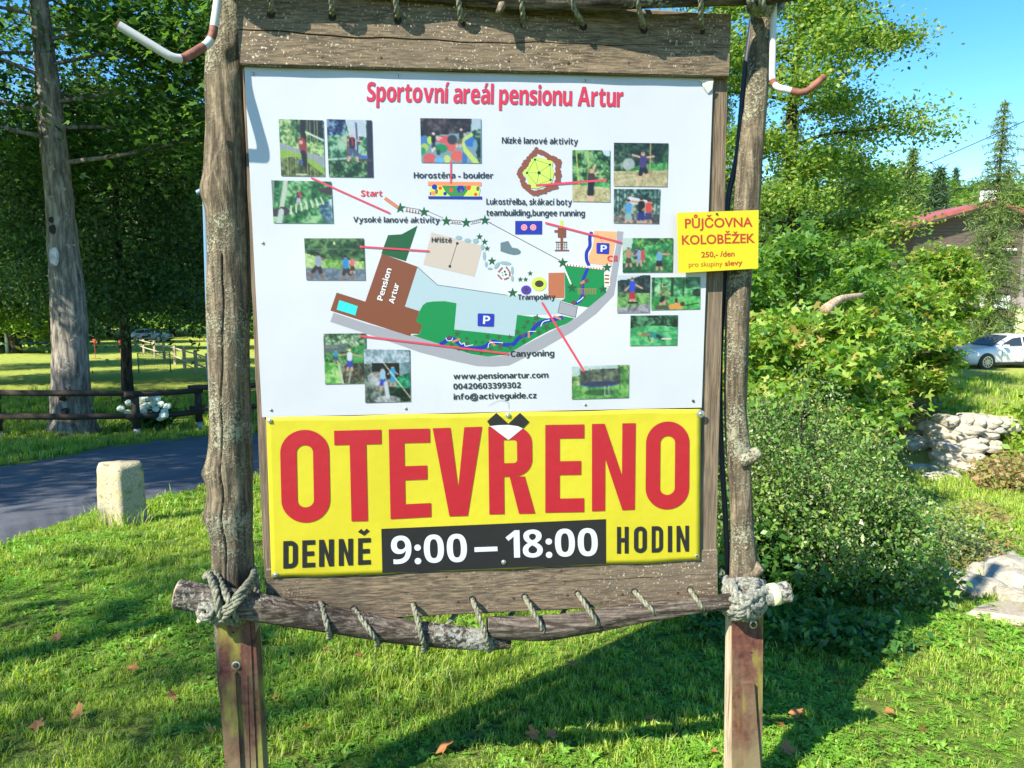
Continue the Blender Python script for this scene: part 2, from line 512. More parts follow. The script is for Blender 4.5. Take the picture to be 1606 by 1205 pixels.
# ------------------------------------------------------------------ grass (uncountable: instanced tufts)
M_GRASS = leafmat('grass_blades', [(.06, .13, .014), (.12, .24, .02), (.20, .36, .028), (.33, .46, .045), (.42, .50, .10), (.42, .42, .15)], .38, .45)
M_WEED = leafmat('weed_leaves', [(.09, .22, .022), (.16, .33, .03), (.26, .44, .05)], .35, .4)
def tuft(seed, n=26, rad=.055, hmin=.018, hmax=.058, w=.0027):
    g = np.random.default_rng(seed); V = []; F = []
    for i in range(n):
        a = g.uniform(0, 2 * PI); r = rad * math.sqrt(g.uniform())
        x, y = r * math.cos(a), r * math.sin(a)
        d = g.uniform(0, 2 * PI); H = g.uniform(hmin, hmax); lean = g.uniform(.15, 1.0) * H
        dx, dy = math.cos(d), math.sin(d); ww = w * g.uniform(.7, 1.4)
        b = len(V)
        V += [(x - dy * ww, y + dx * ww, -.01), (x + dy * ww, y - dx * ww, -.01),
              (x + dx * lean * .3 - dy * ww * .8, y + dy * lean * .3 + dx * ww * .8, H * .6), (x + dx * lean * .3 + dy * ww * .8, y + dy * lean * .3 - dx * ww * .8, H * .6),
              (x + dx * lean, y + dy * lean, H * g.uniform(.8, 1.0))]
        F += [(b, b + 1, b + 3, b + 2), (b + 2, b + 3, b + 4)]
    return V, F
def rosette(seed, n=7, L=.06, w=.013, lift=.5):
    g = np.random.default_rng(seed); V = []; F = []
    for i in range(n):
        d = i * 2.4 + g.uniform(-.3, .3); l = L * g.uniform(.6, 1.2); ww = w * g.uniform(.7, 1.3); up = lift * g.uniform(.5, 1.2)
        dx, dy = math.cos(d), math.sin(d); b = len(V)
        def pt(s, o, z): V.append((dx * l * s - dy * o, dy * l * s + dx * o, z))
        pt(.05, -ww * .2, 0); pt(.05, ww * .2, 0)
        pt(.5, -ww, l * up * .55 + .004); pt(.5, 0, l * up * .5); pt(.5, ww, l * up * .55 + .004)
        pt(1.0, 0, l * up * .55)
        F += [(b, b + 3, b + 2), (b, b + 1, b + 3), (b + 1, b + 4, b + 3), (b + 2, b + 3, b + 5), (b + 3, b + 4, b + 5)]
    return V, F
def clover(seed, n=22, rad=.07):
    g = np.random.default_rng(seed); V = []; F = []
    for i in range(n):
        x, y = g.normal(0, rad * .5, 2); z = g.uniform(.015, .045); a0 = g.uniform(0, 6.28)
        for k in range(3):
            a = a0 + k * 2.09; l = .011 * g.uniform(.8, 1.3); dx, dy = math.cos(a), math.sin(a); b = len(V)
            V += [(x, y, z), (x + dx * l - dy * l * .6, y + dy * l + dx * l * .6, z + .003), (x + dx * l * 1.3, y + dy * l * 1.3, z), (x + dx * l + dy * l * .6, y + dy * l - dx * l * .6, z + .003)]
            F += [(b, b + 1, b + 2, b + 3)]
    return V, F
def scatter_object(name, protos, P, rot, scl, idx, label=None, cat=None):
    """one 'stuff' object: points with instances picked from prototypes (protos: list of (V, F, mat))"""
    pcol = bpy.data.collections.new(name + '_kinds')
    for i, (V, F, m) in enumerate(protos):
        me = mesh_np(name + '_kind', V, F); me.materials.append(m)
        po = bpy.data.objects.new('%s_kind_%02d' % (name, i), me); pcol.objects.link(po)
    me = bpy.data.meshes.new(name)
    P = np.asarray(P, np.float32)
    me.vertices.add(len(P)); me.vertices.foreach_set('co', P.ravel())
    for an, dat, ty in (('rz', rot, 'FLOAT'), ('sc', scl, 'FLOAT'), ('pick', idx, 'INT'), ('tx', RNG.normal(0, .12, len(P)), 'FLOAT'), ('ty', RNG.normal(0, .12, len(P)), 'FLOAT')):
        at = me.attributes.new(an, ty, 'POINT'); at.data.foreach_set('value', np.asarray(dat, np.int32 if ty == 'INT' else np.float32))
    o = bpy.data.objects.new(name, me); COL.objects.link(o)
    ng = bpy.data.node_groups.new(name, 'GeometryNodeTree')
    ng.interface.new_socket('Geometry', in_out='INPUT', socket_type='NodeSocketGeometry')
    ng.interface.new_socket('Geometry', in_out='OUTPUT', socket_type='NodeSocketGeometry')
    N, L = ng.nodes, ng.links
    gi, go = N.new('NodeGroupInput'), N.new('NodeGroupOutput')
    ci = N.new('GeometryNodeCollectionInfo'); ci.inputs['Collection'].default_value = pcol
    ci.inputs['Separate Children'].default_value = True; ci.inputs['Reset Children'].default_value = True
    ip = N.new('GeometryNodeInstanceOnPoints'); ip.inputs['Pick Instance'].default_value = True
    def attr(nm, ty):
        a = N.new('GeometryNodeInputNamedAttribute'); a.data_type = ty; a.inputs['Name'].default_value = nm
        return a.outputs['Attribute']
    cx = N.new('ShaderNodeCombineXYZ'); L.new(attr('tx', 'FLOAT'), cx.inputs[0]); L.new(attr('ty', 'FLOAT'), cx.inputs[1]); L.new(attr('rz', 'FLOAT'), cx.inputs[2])
    L.new(gi.outputs[0], ip.inputs['Points']); L.new(ci.outputs[0], ip.inputs['Instance'])
    L.new(attr('pick', 'INT'), ip.inputs['Instance Index']); L.new(cx.outputs[0], ip.inputs['Rotation']); L.new(attr('sc', 'FLOAT'), ip.inputs['Scale'])
    L.new(ip.outputs[0], go.inputs[0])
    md = o.modifiers.new('scatter', 'NODES'); md.node_group = ng
    tag(o, label, cat, kind='stuff')
    return o
def lawn():
    protos = [(*tuft(i, 30), M_GRASS) for i in range(5)] + [(*tuft(9, 22, .05, .04, .095, .003), M_GRASS)]
    protos += [(*rosette(1), M_WEED), (*rosette(2, 9, .045, .009, .8), M_WEED), (*rosette(3, 6, .085, .017, .9), M_WEED), (*clover(4), M_WEED), (*clover(5), M_WEED)]
    X = []; Y = []; S = []
    def band(y0, y1, dens, s):
        x0, x1 = -.86 * y1 - .8, .86 * y1 + .8
        n = int((x1 - x0) * (y1 - y0) * dens)
        x = RNG.uniform(x0, x1, n); y = RNG.uniform(y0, y1, n)
        k = np.abs(x) < .8 * y + 1.0
        X.append(x[k]); Y.append(y[k]); S.append(RNG.uniform(.75, 1.3, k.sum()) * s)
    band(1.7, 3.2, 950, .72); band(3.2, 4.8, 650, .85); band(4.8, 7, 340, 1.05); band(7, 11, 110, 1.6); band(11, 17, 40, 2.2); band(17, 27, 9, 3.0)
    X = np.concatenate(X); Y = np.concatenate(Y); S = np.concatenate(S)
    k = ~in_road(X, Y)
    edge = 8.75 + (Y - 15.5) * .42
    k &= ~((Y > 14.5) & (X / Y > .25) & (X < edge + .1))
    for px, py, rr in ((28, 940, .17), (130, 1150, .2), (60, 1185, .15), (690, 1190, .12), (520, 1010, .07), (1450, 1075, .1), (345, 1180, .16)):
        q = G(px, py); k &= ((X - q[0]) ** 2 * .55 + (Y - q[1]) ** 2 * 1.6 > rr ** 2) | (RNG.uniform(0, 1, len(X)) < .45)
    k &= (np.sin(X * 5.1 + 2 * np.sin(Y * 3.3)) * np.sin(Y * 6.3 + X * 2.2) < .95) | (Y > 6)
    X, Y, S = X[k], Y[k], S[k]
    n = len(X)
    wn_ = np.sin(X * 2.1 + 1.3 * np.sin(Y * 1.7)) * np.sin(Y * 2.6 + X) + RNG.normal(0, .6, n)
    pick = np.where(wn_ > .12, RNG.integers(6, 11, n), RNG.integers(0, 6, n))
    pick = np.where((Y > 9) & (pick > 5), 5, pick)
    patch = .75 + .35 * np.sin(X * 3.1 + Y) * np.sin(Y * 2.3 - X * .7)
    o = scatter_object('lawn_grass', protos, np.stack([X, Y, h(X, Y)], 1), RNG.uniform(0, 6.28, n), S * np.clip(patch, .55, 1.2) * np.where(pick > 5, .8, 1.0), pick,
                       'short green lawn grass mixed with clover and broad weeds', 'grass')
lawn()

# ------------------------------------------------------------------ plants and trees
def leaf_cloud(C, n, leaf, seed, spread, kind='rhomb', flat=.55, up=.6, size_var=.35, droop=0.0):
    """n single leaves round the clump centres C: quads (rhomb) or three-lobed leaves"""
    g = np.random.default_rng(seed)
    C = np.asarray(C); ci = g.integers(0, len(C), n)
    sp = np.broadcast_to(np.asarray(spread, float), (len(C),))[ci]
    P = C[ci] + g.normal(0, 1, (n, 3)) * np.stack([sp, sp, sp * flat], 1)
    # leaf normal leans up and outwards, direction random
    Nn = g.normal(0, 1, (n, 3)); Nn /= np.linalg.norm(Nn, axis=1)[:, None]
    Nn = Nn * (1 - up) + np.array([0, 0, 1.0]) * up + 1e-6; Nn /= np.linalg.norm(Nn, axis=1)[:, None]
    Dd = np.cross(Nn, g.normal(0, 1, (n, 3))); Dd /= np.linalg.norm(Dd, axis=1)[:, None]
    Dd[:, 2] -= droop; Dd /= np.linalg.norm(Dd, axis=1)[:, None]
    Sd = np.cross(Dd, Nn); Sd /= np.linalg.norm(Sd, axis=1)[:, None]
    L = leaf * (1 + g.uniform(-size_var, size_var, n))[:, None]
    if kind == 'rhomb':
        V = np.stack([P, P + Dd * L * .5 + Sd * L * .30 + Nn * L * .08, P + Dd * L, P + Dd * L * .5 - Sd * L * .30 + Nn * L * .08], 1).reshape(-1, 3)
        F = (np.arange(n) * 4)[:, None] + np.array([[0, 1, 2, 3]])
        return V, F
    if kind == 'needle':
        V = np.stack([P - Sd * L * .07, P + Sd * L * .07, P + Dd * L * .9 + Sd * L * .05, P + Dd * L - Sd * L * .05], 1).reshape(-1, 3)
        return V, (np.arange(n) * 4)[:, None] + np.array([[0, 1, 2, 3]])
    # maple: centre lobe and two side lobes sharing the base point, so that one leaf is one island
    def at(d, s, z): return P + Dd * L * d + Sd * L * s + Nn * L * z
    V = np.stack([at(0, 0, 0), at(.38, .14, .02), at(1, 0, -.05), at(.38, -.14, .02),
                  at(.30, .60, -.04), at(-.05, .30, .0), at(.30, -.60, -.04), at(-.05, -.30, .0)], 1).reshape(-1, 3)
    q = np.array([[0, 1, 2, 3], [0, 5, 4, 1], [0, 3, 6, 7]])
    F = ((np.arange(n) * 8)[:, None, None] + q[None]).reshape(-1, 4)
    return V, F
def skeleton(seed, H, r0, zc, R, limbs=16, rise=.35, top_frac=.93, lean=(0, 0), env_pow=.5, subs=4, limb_r=.34, wv=.6, gap=None):
    """tapered trunk and limbs; returns tube pieces and clump centres"""
    g = np.random.default_rng(seed); mb = MB(); C = []
    zs = np.linspace(-.4, H * top_frac, 14); s = zs / H
    wob = np.stack([np.interp(np.linspace(0, 1, 14), np.linspace(0, 1, 5), g.normal(0, r0 * wv, 5)) for _ in range(2)], 1)
    wob[0:2] *= 0
    TP = np.stack([lean[0] * np.maximum(s, 0) ** 1.5 * H + wob[:, 0], lean[1] * np.maximum(s, 0) ** 1.5 * H + wob[:, 1], zs], 1)
    rad = r0 * (1 - .82 * np.clip(s, 0, 1)); rad[0] *= 1.55; rad[1] *= 1.12
    mb.add(*tube(catmull(TP, 3), np.interp(np.linspace(0, 13, 13 * 3 + 1), np.arange(14), rad), 12, True, wobble(seed, .05, 3)))
    for i in range(limbs):
        t = (i + .5) / limbs; z0 = H * (zc + (top_frac - .04 - zc) * t)
        az = i * 2.399 + g.uniform(-.4, .4)
        if gap is not None and t < gap[2]:
            dd = (az - gap[0] + PI) % (2 * PI) - PI
            if abs(dd) < gap[1]: az = gap[0] + (gap[1] if dd >= 0 else -gap[1]) * g.uniform(1.0, 1.35)
        env = max(math.sin(PI * min(.16 + .84 * t, 1)), .12) ** env_pow
        rr = R * env * g.uniform(.72, 1.08)
        c = np.array([np.interp(z0, zs, TP[:, 0]), np.interp(z0, zs, TP[:, 1]), z0])
        d = np.array([math.cos(az), math.sin(az), 0])
        up = rise * rr * g.uniform(.5, 1.4)
        K = [c, c + d * rr * .3 + [0, 0, up * .5], c + d * rr * .65 + [0, 0, up * .9] + g.normal(0, .05 * rr, 3), c + d * rr + [0, 0, up * .85] + g.normal(0, .05 * rr, 3)]
        K = catmull(K, 4)
        lr = max(r0 * limb_r * (1 - .6 * t), .015)
        mb.add(*tube(K, np.linspace(lr, lr * .22, len(K)), 6, False))
        for q in range(subs):
            f = .3 + .7 * (q + g.uniform(0, .9)) / subs
            b = K[min(int(f * (len(K) - 1)), len(K) - 1)]
            sd = rotz(g.uniform(-1.2, 1.2)) @ d + [0, 0, g.uniform(-.25, .55)]
            ln = rr * g.uniform(.25, .45)
            e = b + sd * ln
            mb.add(*tube(np.array([b, b + sd * ln * .5 + [0, 0, .03 * rr], e]), [lr * .35, lr * .22, lr * .08], 4, False))
            C += [b + sd * ln * .4, b + sd * ln * .75, e]
        C += [K[-1], K[int(len(K) * .7)], K[int(len(K) * .4)]]
    C.append(TP[-1]); C.append(TP[-1] + [0, 0, H * .04])
    return mb, np.array(C)
def tree(name, label, cat, loc, seed, H, r0, zc, R, leaf, nleaf, lmat, bmat, group=None, kind='rhomb', spread=None, extra=None, bname='trunk', **kw):
    flat, droop, up = kw.pop('flat', .55), kw.pop('droop', 0.0), kw.pop('up', .55)
    mb, C = skeleton(seed, H, r0, zc, R, **kw)
    if extra is not None: C = np.vstack([C, extra])
    root = empty(name, loc, label, cat, group)
    def local(nm, V, F, m, sm):
        me = mesh_np(nm, V, F, sm); me.materials.append(m)
        o = bpy.data.objects.new(nm, me); COL.objects.link(o); o.parent = root; return o
    local(bname, mb.V, mb.F, bmat, True)
    g = np.random.default_rng(seed + 50)
    sp = (spread or R * .13) * g.uniform(.6, 1.35, len(C))
    V, F = leaf_cloud(C, nleaf, leaf, seed + 99, sp, kind, flat, up, droop=droop)
    local('crown', V, F, lmat, False)
    return root
def conifer(name, label, loc, seed, H, R, nleaf, lmat, group=None, zc=.08, nlen=.16):
    g = np.random.default_rng(seed); mb = MB(); C = []; S = []
    mb.add(*tube(np.array([(0, 0, -.3), (0, 0, H * .5), (0, 0, H)]), [H * .016, H * .009, .01], 8))
    z = H * zc; 
    while z < H * .985:
        t = (z - H * zc) / (H * (1 - zc)); rr = R * (1 - t) ** .72 * g.uniform(.6, 1.15) + .05
        nb = max(int(7 * (1 - t * .5)), 4); a0 = g.uniform(0, 6.28)
        for k in range(nb):
            a = a0 + k * 2 * PI / nb + g.uniform(-.25, .25); d = np.array([math.cos(a), math.sin(a), 0]); r_ = rr * g.uniform(.75, 1.1)
            K = np.array([(0, 0, z), d * r_ * .5 + [0, 0, z - .05 * r_], d * r_ + [0, 0, z - .22 * r_ + .0]])
            mb.add(*tube(K, [.03, .018, .006], 4, False))
            m = max(int(r_ / .14), 3)
            for q in range(m):
                f = (q + .5) / m; C.append(K[0] * (1 - f) + K[2] * f + [0, 0, .05 * r_ * math.sin(f * PI)]); S.append(.05 + .11 * r_ * (1 - f * .6))
        z += H * .022 + .10 * (1 - t)
    root = empty(name, loc, label, 'tree', group)
    for nm, (V, F), m, sm in (('trunk', (mb.V, mb.F), M_BARKD, True), ('crown', leaf_cloud(C, nleaf, nlen, seed + 3, np.array(S), 'needle', .35, .35, droop=.35), lmat, False)):
        me = mesh_np(nm, V, F, sm); me.materials.append(m); o = bpy.data.objects.new(nm, me); COL.objects.link(o); o.parent = root
    return root
def on(P, dz=0): return (P[0], P[1], float(h(P[0], P[1])) + dz)
def at(px, Y, dz=0):
    """ground point at forward distance Y in the photo's pixel column px"""
    v = ray(px, 600); X = v[0] / v[1] * Y
    return (X, Y, float(h(X, Y)) + dz)

L_DARK = leafmat('dark_maple_leaves', [(.03, .07, .02), (.045, .11, .025), (.07, .155, .03), (.11, .22, .038)], .4)
L_MID = leafmat('mid_green_leaves', [(.05, .13, .03), (.085, .19, .035), (.13, .26, .04), (.21, .33, .05)], .45)
L_LIME = leafmat('sunny_yellowing_leaves', [(.045, .115, .025), (.08, .18, .03), (.13, .25, .038), (.20, .31, .05), (.32, .37, .09), (.10, .21, .03)], .45)
L_MAPLE = leafmat('young_maple_leaves', [(.05, .13, .02), (.09, .21, .028), (.15, .29, .035), (.24, .37, .05), (.36, .43, .09), (.13, .26, .03), (.20, .34, .04), (.40, .27, .08)], .4)
L_BUSH = leafmat('small_shrub_leaves', [(.05, .10, .03), (.09, .16, .04), (.16, .22, .06), (.26, .31, .11), (.11, .17, .05), (.40, .41, .22)], .3, .4)
L_BUSHM = leafmat('mid_shrub_leaves', [(.06, .15, .025), (.10, .22, .035), (.17, .30, .05), (.26, .36, .08)], .35, .35)
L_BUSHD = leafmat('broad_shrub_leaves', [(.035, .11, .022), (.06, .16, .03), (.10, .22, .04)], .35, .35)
L_FIR = leafmat('spruce_needles', [(.03, .07, .03), (.05, .10, .04), (.08, .14, .045)], .2)
L_FIRL = leafmat('light_spruce_needles', [(.08, .15, .04), (.13, .20, .05), (.20, .26, .06)], .25)
L_RED = leafmat('reddish_ground_cover_leaves', [(.16, .22, .04), (.30, .16, .08), (.22, .28, .05), (.36, .22, .12), (.12, .2, .03)], .3)
L_FERN = leafmat('fern_fronds', [(.16, .28, .03), (.24, .36, .05), (.33, .40, .07)], .4)

L_SHADED = leafmat('shaded_green_leaves', [(.025, .06, .02), (.04, .095, .026), (.06, .13, .032), (.10, .19, .04)], .35)  # shade from the surrounding trees is put into this leaf colour
# big maple at the left, at the far side of the lane
p0 = at(108, 16)
big = tree('maple_tree', 'big old maple with a scarred grey trunk beside the lane, left of the sign', 'tree', p0, 11, 13.5, .40, .42, 6.2, .15, 52000, L_DARK, M_BARK, kind='maple', limbs=24, rise=.12, spread=.60, env_pow=.35, flat=.6, top_frac=.9, limb_r=.14, wv=.22, subs=5, gap=(-1.03, .95, .8))
# thin-trunked tree on the lawn with low dark crown
p1 = at(199, 22)
ylt = tree('young_lime_tree', 'slim dark-trunked lawn tree with a low dense crown, right of the big maple', 'tree', p1, 12, 10.0, .17, .28, 3.9, .13, 56000, L_SHADED, M_BARKD, limbs=30, rise=-.06, spread=.50, env_pow=.30, droop=.5, flat=.8, up=.3)
dup(ylt, at(338, 29), 2.2, 1.05, 'dark low-crowned tree behind the left post, beyond the slim lawn tree')
dup(ylt, at(96, 31), 4.0, 1.1, 'dark low-crowned tree hidden behind the big maple trunk')
# tall airy tree right of the sign
p2 = at(1232, 17.5)
tall = tree('lime_tree', 'tall airy yellow-green tree growing from the stream bank right of the sign', 'tree', p2, 21, 18.0, .18, .05, 2.75, .10, 125000, L_LIME, M_BARKD, limbs=60, rise=.12, spread=.33, env_pow=.6, flat=.5, up=.5, subs=3)
# leafy young maples below it
p3 = at(1408, 16)
ym = tree('young_maple', 'bushy young maple spreading above the log shed, right of the broken pale limb', 'tree', p3, 31, 4.0, .06, .26, 1.05, .13, 13000, L_MAPLE, M_BARKD, kind='maple', limbs=18, rise=.25, spread=.19, env_pow=.3, flat=.55, up=.5, subs=5)
dup(ym, at(1462, 30), 2.0, 1.3, 'leafy maple in front of the timber house wall, left of the gable spruce')
p4 = at(1262, 9.5)
tree('young_maple', 'low leafy maple thicket behind the flowering bush, beside the right post', 'tree', p4, 32, 2.75, .05, .25, 1.05, .105, 9500, L_MAPLE, M_BARKD, kind='maple', limbs=15, rise=.3, spread=.16, env_pow=.3, flat=.6, up=.5, subs=5)
p5 = at(1250, 13)
tree('young_maple', 'dark green maple sapling under the tall airy tree', 'tree', p5, 33, 4.6, .08, .25, 1.7, .12, 12000, L_MID, M_BARKD, kind='maple', limbs=16, rise=.25, spread=.2, env_pow=.3, flat=.6, up=.5, subs=5)
# broken pale limb poking out of the maple leaves
a, b = D(1293, 487, 9.3), D(1352, 463, 9.9)
V, F = tube(catmull([a, a * .6 + b * .4 + [0, 0, .06], b], 5), np.linspace(.068, .035, 11), 10, True, wobble(5, .05))
tag(obj('broken_limb', V, F, bark_mat('pale_debarked_wood', (.35, .24, .14), (.62, .52, .38), (.6, .5, .36), .2), sm=True), 'pale sawn limb caught among the maple leaves right of the yellow rental sign', 'branch')
# flowering bush behind the right post
def bush():
    c0 = at(1262, 4.45)
    root = empty('shrub', c0, 'wide dense small-leaved shrub behind the right post, pale on top and dark below', 'shrub')
    g = np.random.default_rng(4)
    base = np.array(c0)
    mb = MB(); C = []; Cd = []
    mounds = [(-.55, .05, .62, 1.12), (.05, .1, .72, 1.22), (.52, -.05, .42, .95), (-.15, -.4, .55, .92), (.45, -.42, .45, .72), (-.8, -.25, .45, .78), (.2, .55, .6, 1.25), (-.9, .4, .5, 1.2), (.72, -.2, .26, .55)]
    for i in range(330):
        mx, my, mr, mh = mounds[i % len(mounds)]
        a = g.uniform(0, 2 * PI); rr = math.sqrt(g.uniform())
        x, y = mx + math.cos(a) * rr * mr, my + math.sin(a) * rr * mr
        zt = mh * (1 - .72 * rr ** 2.2) * g.uniform(.78, 1.12) + .1
        e = np.array([x, y, max(zt, .12)])
        C.append(e); C.append(e + [0, 0, -.09])
        if i % 5 == 0: C.append(e + [g.normal(0, .03), g.normal(0, .03), g.uniform(.06, .16)])
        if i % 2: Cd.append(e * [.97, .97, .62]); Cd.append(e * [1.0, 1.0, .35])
        if i % 9 == 0:
            q = e + [g.normal(0, .08), g.normal(0, .08), g.uniform(.1, .24)]; mb.add(*tube(np.array([e * [1, 1, .8], e, q]), [.004, .003, .0015], 4, False)); C.append(q); C.append((e + q) / 2)
        if i % 3 == 0:
            mb.add(*tube(catmull([(x * .2, y * .2, -.1), (x * .5, y * .5, zt * .5), e + [0, 0, .05]], 4), np.linspace(.012, .002, 9), 5, False))
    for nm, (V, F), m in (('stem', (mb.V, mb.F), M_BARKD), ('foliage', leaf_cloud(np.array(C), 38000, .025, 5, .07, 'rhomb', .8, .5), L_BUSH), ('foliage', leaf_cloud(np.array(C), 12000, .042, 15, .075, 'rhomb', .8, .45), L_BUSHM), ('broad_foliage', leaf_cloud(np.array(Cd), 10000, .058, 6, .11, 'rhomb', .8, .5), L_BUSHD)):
        me = mesh_np(nm, V, F); me.materials.append(m); o = bpy.data.objects.new(nm, me); COL.objects.link(o); o.parent = root
        if nm != 'stem': o['kind'] = 'stuff'
    root.scale = (.75, .82, .92)
bush()
def small_shrub(name, label, loc, seed, R, H, leaf, n, mat, group=None, kind='rhomb', cat='shrub'):
    g = np.random.default_rng(seed); C = []; mb = MB()
    for i in range(46):
        a = g.uniform(0, 2 * PI); rr = math.sqrt(g.uniform()); zt = H * (1 - .6 * rr ** 2) * g.uniform(.6, 1.05)
        e = np.array([math.cos(a) * rr * R, math.sin(a) * rr * R, zt]); C += [e, e * [.85, .85, .55]]
        if i % 3 == 0: mb.add(*tube(np.array([(0, 0, -.1), e * [.4, .4, .5], e]), [.012, .008, .003], 4, False))
    root = empty(name, loc, label, cat, group)
    for nm, (V, F), m in (('stem', (mb.V, mb.F), M_BARKD), ('foliage', leaf_cloud(np.array(C), n, leaf, seed, R * .17, kind, .8, .5), mat)):
        me = mesh_np(nm, V, F); me.materials.append(m); o = bpy.data.objects.new(nm, me); COL.objects.link(o); o.parent = root
    return root
small_shrub('shrub', 'broad-leaved shrub hugging the foot of the right post, under the lashed log end', at(1160, 4.3), 41, .55, .55, .07, 2600, L_BUSHD)
small_shrub('shrub', 'pale loose bush spilling over between the post and the big shrub', at(1190, 6.8), 42, .9, 1.25, .04, 9000, L_BUSH)
small_shrub('shrub', 'small yellow-leaved bush at the right edge of the big shrub', at(1525, 6.2), 43, .38, .42, .035, 2200, L_FERN)
small_shrub('shrub', 'grey-leaved low bush beside the sandy path', at(1480, 5.6), 44, .42, .45, .03, 3200, L_BUSH)

# ------------------------------------------------------------------ trees standing further off
def place_words(px):
    marks = [(-60, 'beyond the left edge'), (8, 'at the left edge'), (50, 'above the dark storage box'), (95, 'above the trampoline'), (140, 'behind the big maple trunk'), (180, 'between the two lawn trunks'), (222, 'behind the slim lawn tree'), (262, 'above the distant silver car'), (300, 'above the pale rail fence'), (345, 'beside the left post'), (400, 'in the gap right of the left post'),
             (560, 'behind the left half of the sign'), (760, 'behind the middle of the sign'), (960, 'behind the right half of the sign'), (1110, 'behind the right edge of the sign'), (1160, 'behind the right post'), (1235, 'behind the tall airy tree trunk'), (1300, 'right of the tall airy tree trunk'), (1350, 'behind the broken pale limb'), (1395, 'above the log shed'), (1440, 'above the left house eave'), (1500, 'left of the gable spruce'), (1560, 'behind the gable spruce'), (1606, 'at the right edge'), (9999, 'beyond the right edge')]
    for m, w in marks:
        if px < m: return w
def background():
    far_a = tree('broadleaf_tree', 'round-crowned broadleaf tree of the far wood, beyond the left edge', 'tree', at(-160, 60), 61, 13, .28, .10, 5.2, .42, 15000, L_MID, M_BARKD, 'trees beyond the lawn', limbs=24, rise=.1, spread=.85, env_pow=.4)
    far_b = tree('broadleaf_tree', 'yellow-green broadleaf tree in the front row of the far wood, above the trampoline', 'tree', at(60, 74), 62, 15, .3, .08, 5.6, .45, 15000, L_LIME, M_BARKD, 'trees beyond the lawn', limbs=24, rise=.15, spread=.9, env_pow=.4)
    fir_a = conifer('spruce', 'dark spruce, nearest of the hill wood, above the left house eave', at(1452, 62), 63, 14, 3.0, 15000, L_FIR, 'spruces on the wooded hill', nlen=.5)
    fir_b = conifer('spruce', 'light green spruce, near row of the hill wood, above the log shed', at(1410, 70), 64, 17, 3.4, 15000, L_FIRL, 'spruces on the wooded hill', nlen=.55)
    g = np.random.default_rng(8)
    kinds = {id(far_a): 'green broadleaf tree', id(far_b): 'yellow-green broadleaf tree', id(fir_a): 'dark spruce', id(fir_b): 'light green spruce'}
    rows = {62: 'front row', 84: 'middle row', 108: 'back row', 78: 'front row', 104: 'middle row', 135: 'back row', 70: 'front row', 100: 'back row'}
    def put(s, px, Y, y, wood, group, k):
        dup(s, at(px, y, -.3), g.uniform(0, 6.28), k, '%s, %s of %s, %s' % (kinds[id(s)], rows[Y], wood, place_words(px)), group)
    for px in np.arange(-206, 420, 62):
        for Y in (62, 84):
            if Y == 62 and px in (-144, -206): continue
            s = far_a if g.uniform() < .5 else far_b
            x = px + g.uniform(-22, 22)
            yy = Y + g.uniform(-6, 6)
            if 95 < x < 400: yy = (97 if Y == 62 else 108) + g.uniform(-2, 2)
            put(s, x, Y, yy, 'far wood', 'trees beyond the lawn', g.uniform(.8, 1.35))
    for px in np.arange(1060, 1760, 46):
        for Y in (78, 104, 135):
            s = [fir_b, fir_a, far_a, far_b, far_a, far_b, far_b][g.integers(0, 7)]
            con = s in (fir_a, fir_b)
            k = g.uniform(.85, 1.2)
            put(s, px + g.uniform(-16, 16), Y, Y + g.uniform(-8, 8), 'hill wood', 'spruces on the wooded hill' if con else 'broadleaf trees on the wooded hill', k)
    for px in np.arange(430, 1060, 90):
        for Y in (70, 100):
            put([far_a, far_b][g.integers(0, 2)], px + g.uniform(-16, 16), Y, Y + g.uniform(-8, 8), 'wood', 'trees behind the sign', g.uniform(.9, 1.2))
    # nearer trees framing the lawn at the left
    m1 = tree('broadleaf_tree', 'blue-green broadleaf tree at the left edge, behind the big maple', 'tree', at(-25, 40), 66, 11.5, .2, .22, 4.0, .2, 30000, L_MID, M_BARKD, limbs=24, rise=0, spread=.6, env_pow=.35, droop=.3)
    dup(m1, at(352, 44), 1.3, 1.0, 'broadleaf tree behind the slim lawn tree, its crown touching the left post')
    dup(m1, at(-90, 30), 4.1, 1.0, 'broadleaf tree at the far left border of the lawn')
    # spruce before the house, dark one deep behind the lime tree
    s1 = conifer('spruce', 'tall thin spruce standing in front of the timber house gable', at(1543, 36), 67, 12.3, 2.4, 13000, L_FIRL, zc=.12, nlen=.22)
    s2 = conifer('spruce', 'broad dark spruce behind the tall airy tree', at(1325, 30), 68, 10.5, 2.8, 30000, L_FIR, zc=.05, nlen=.2)
    dup(s2, at(1225, 34), 2.0, 1.25, 'dark spruce behind the right post and the yellow rental sign')
    dup(s2, at(1120, 30), 3.0, 1.2, 'dark spruce seen in the slit between the sign frame and the right post')
    dup(m1, at(1395, 50), 3.3, .78, 'rounded tree in front of the left eave of the timber house')
    dap = tree('maple_tree', 'sparse maple behind the camera at the left, dappling the near lawn', 'tree', (-9.6, -4.0, 0), 77, 12.5, .22, .5, 2.7, .15, 1800, L_DARK, M_BARK, 'maples along the lane', kind='maple', limbs=18, rise=.15, spread=.42, env_pow=.4)
    # trees left of the frame and behind the camera: they throw the shade on lane and lawn
    for x, y, k, a, lb in ((-14.0, 4.6, .85, 1.0, 'tall maple at the left, leaning its leaves into the top left corner'), (-21, 14, 1.0, 2.2, 'second tall maple along the lane, left of the picture')):
        dup(big, (x, y, float(h(x, y)) + .6), a, k, lb, 'maples along the lane')
background()

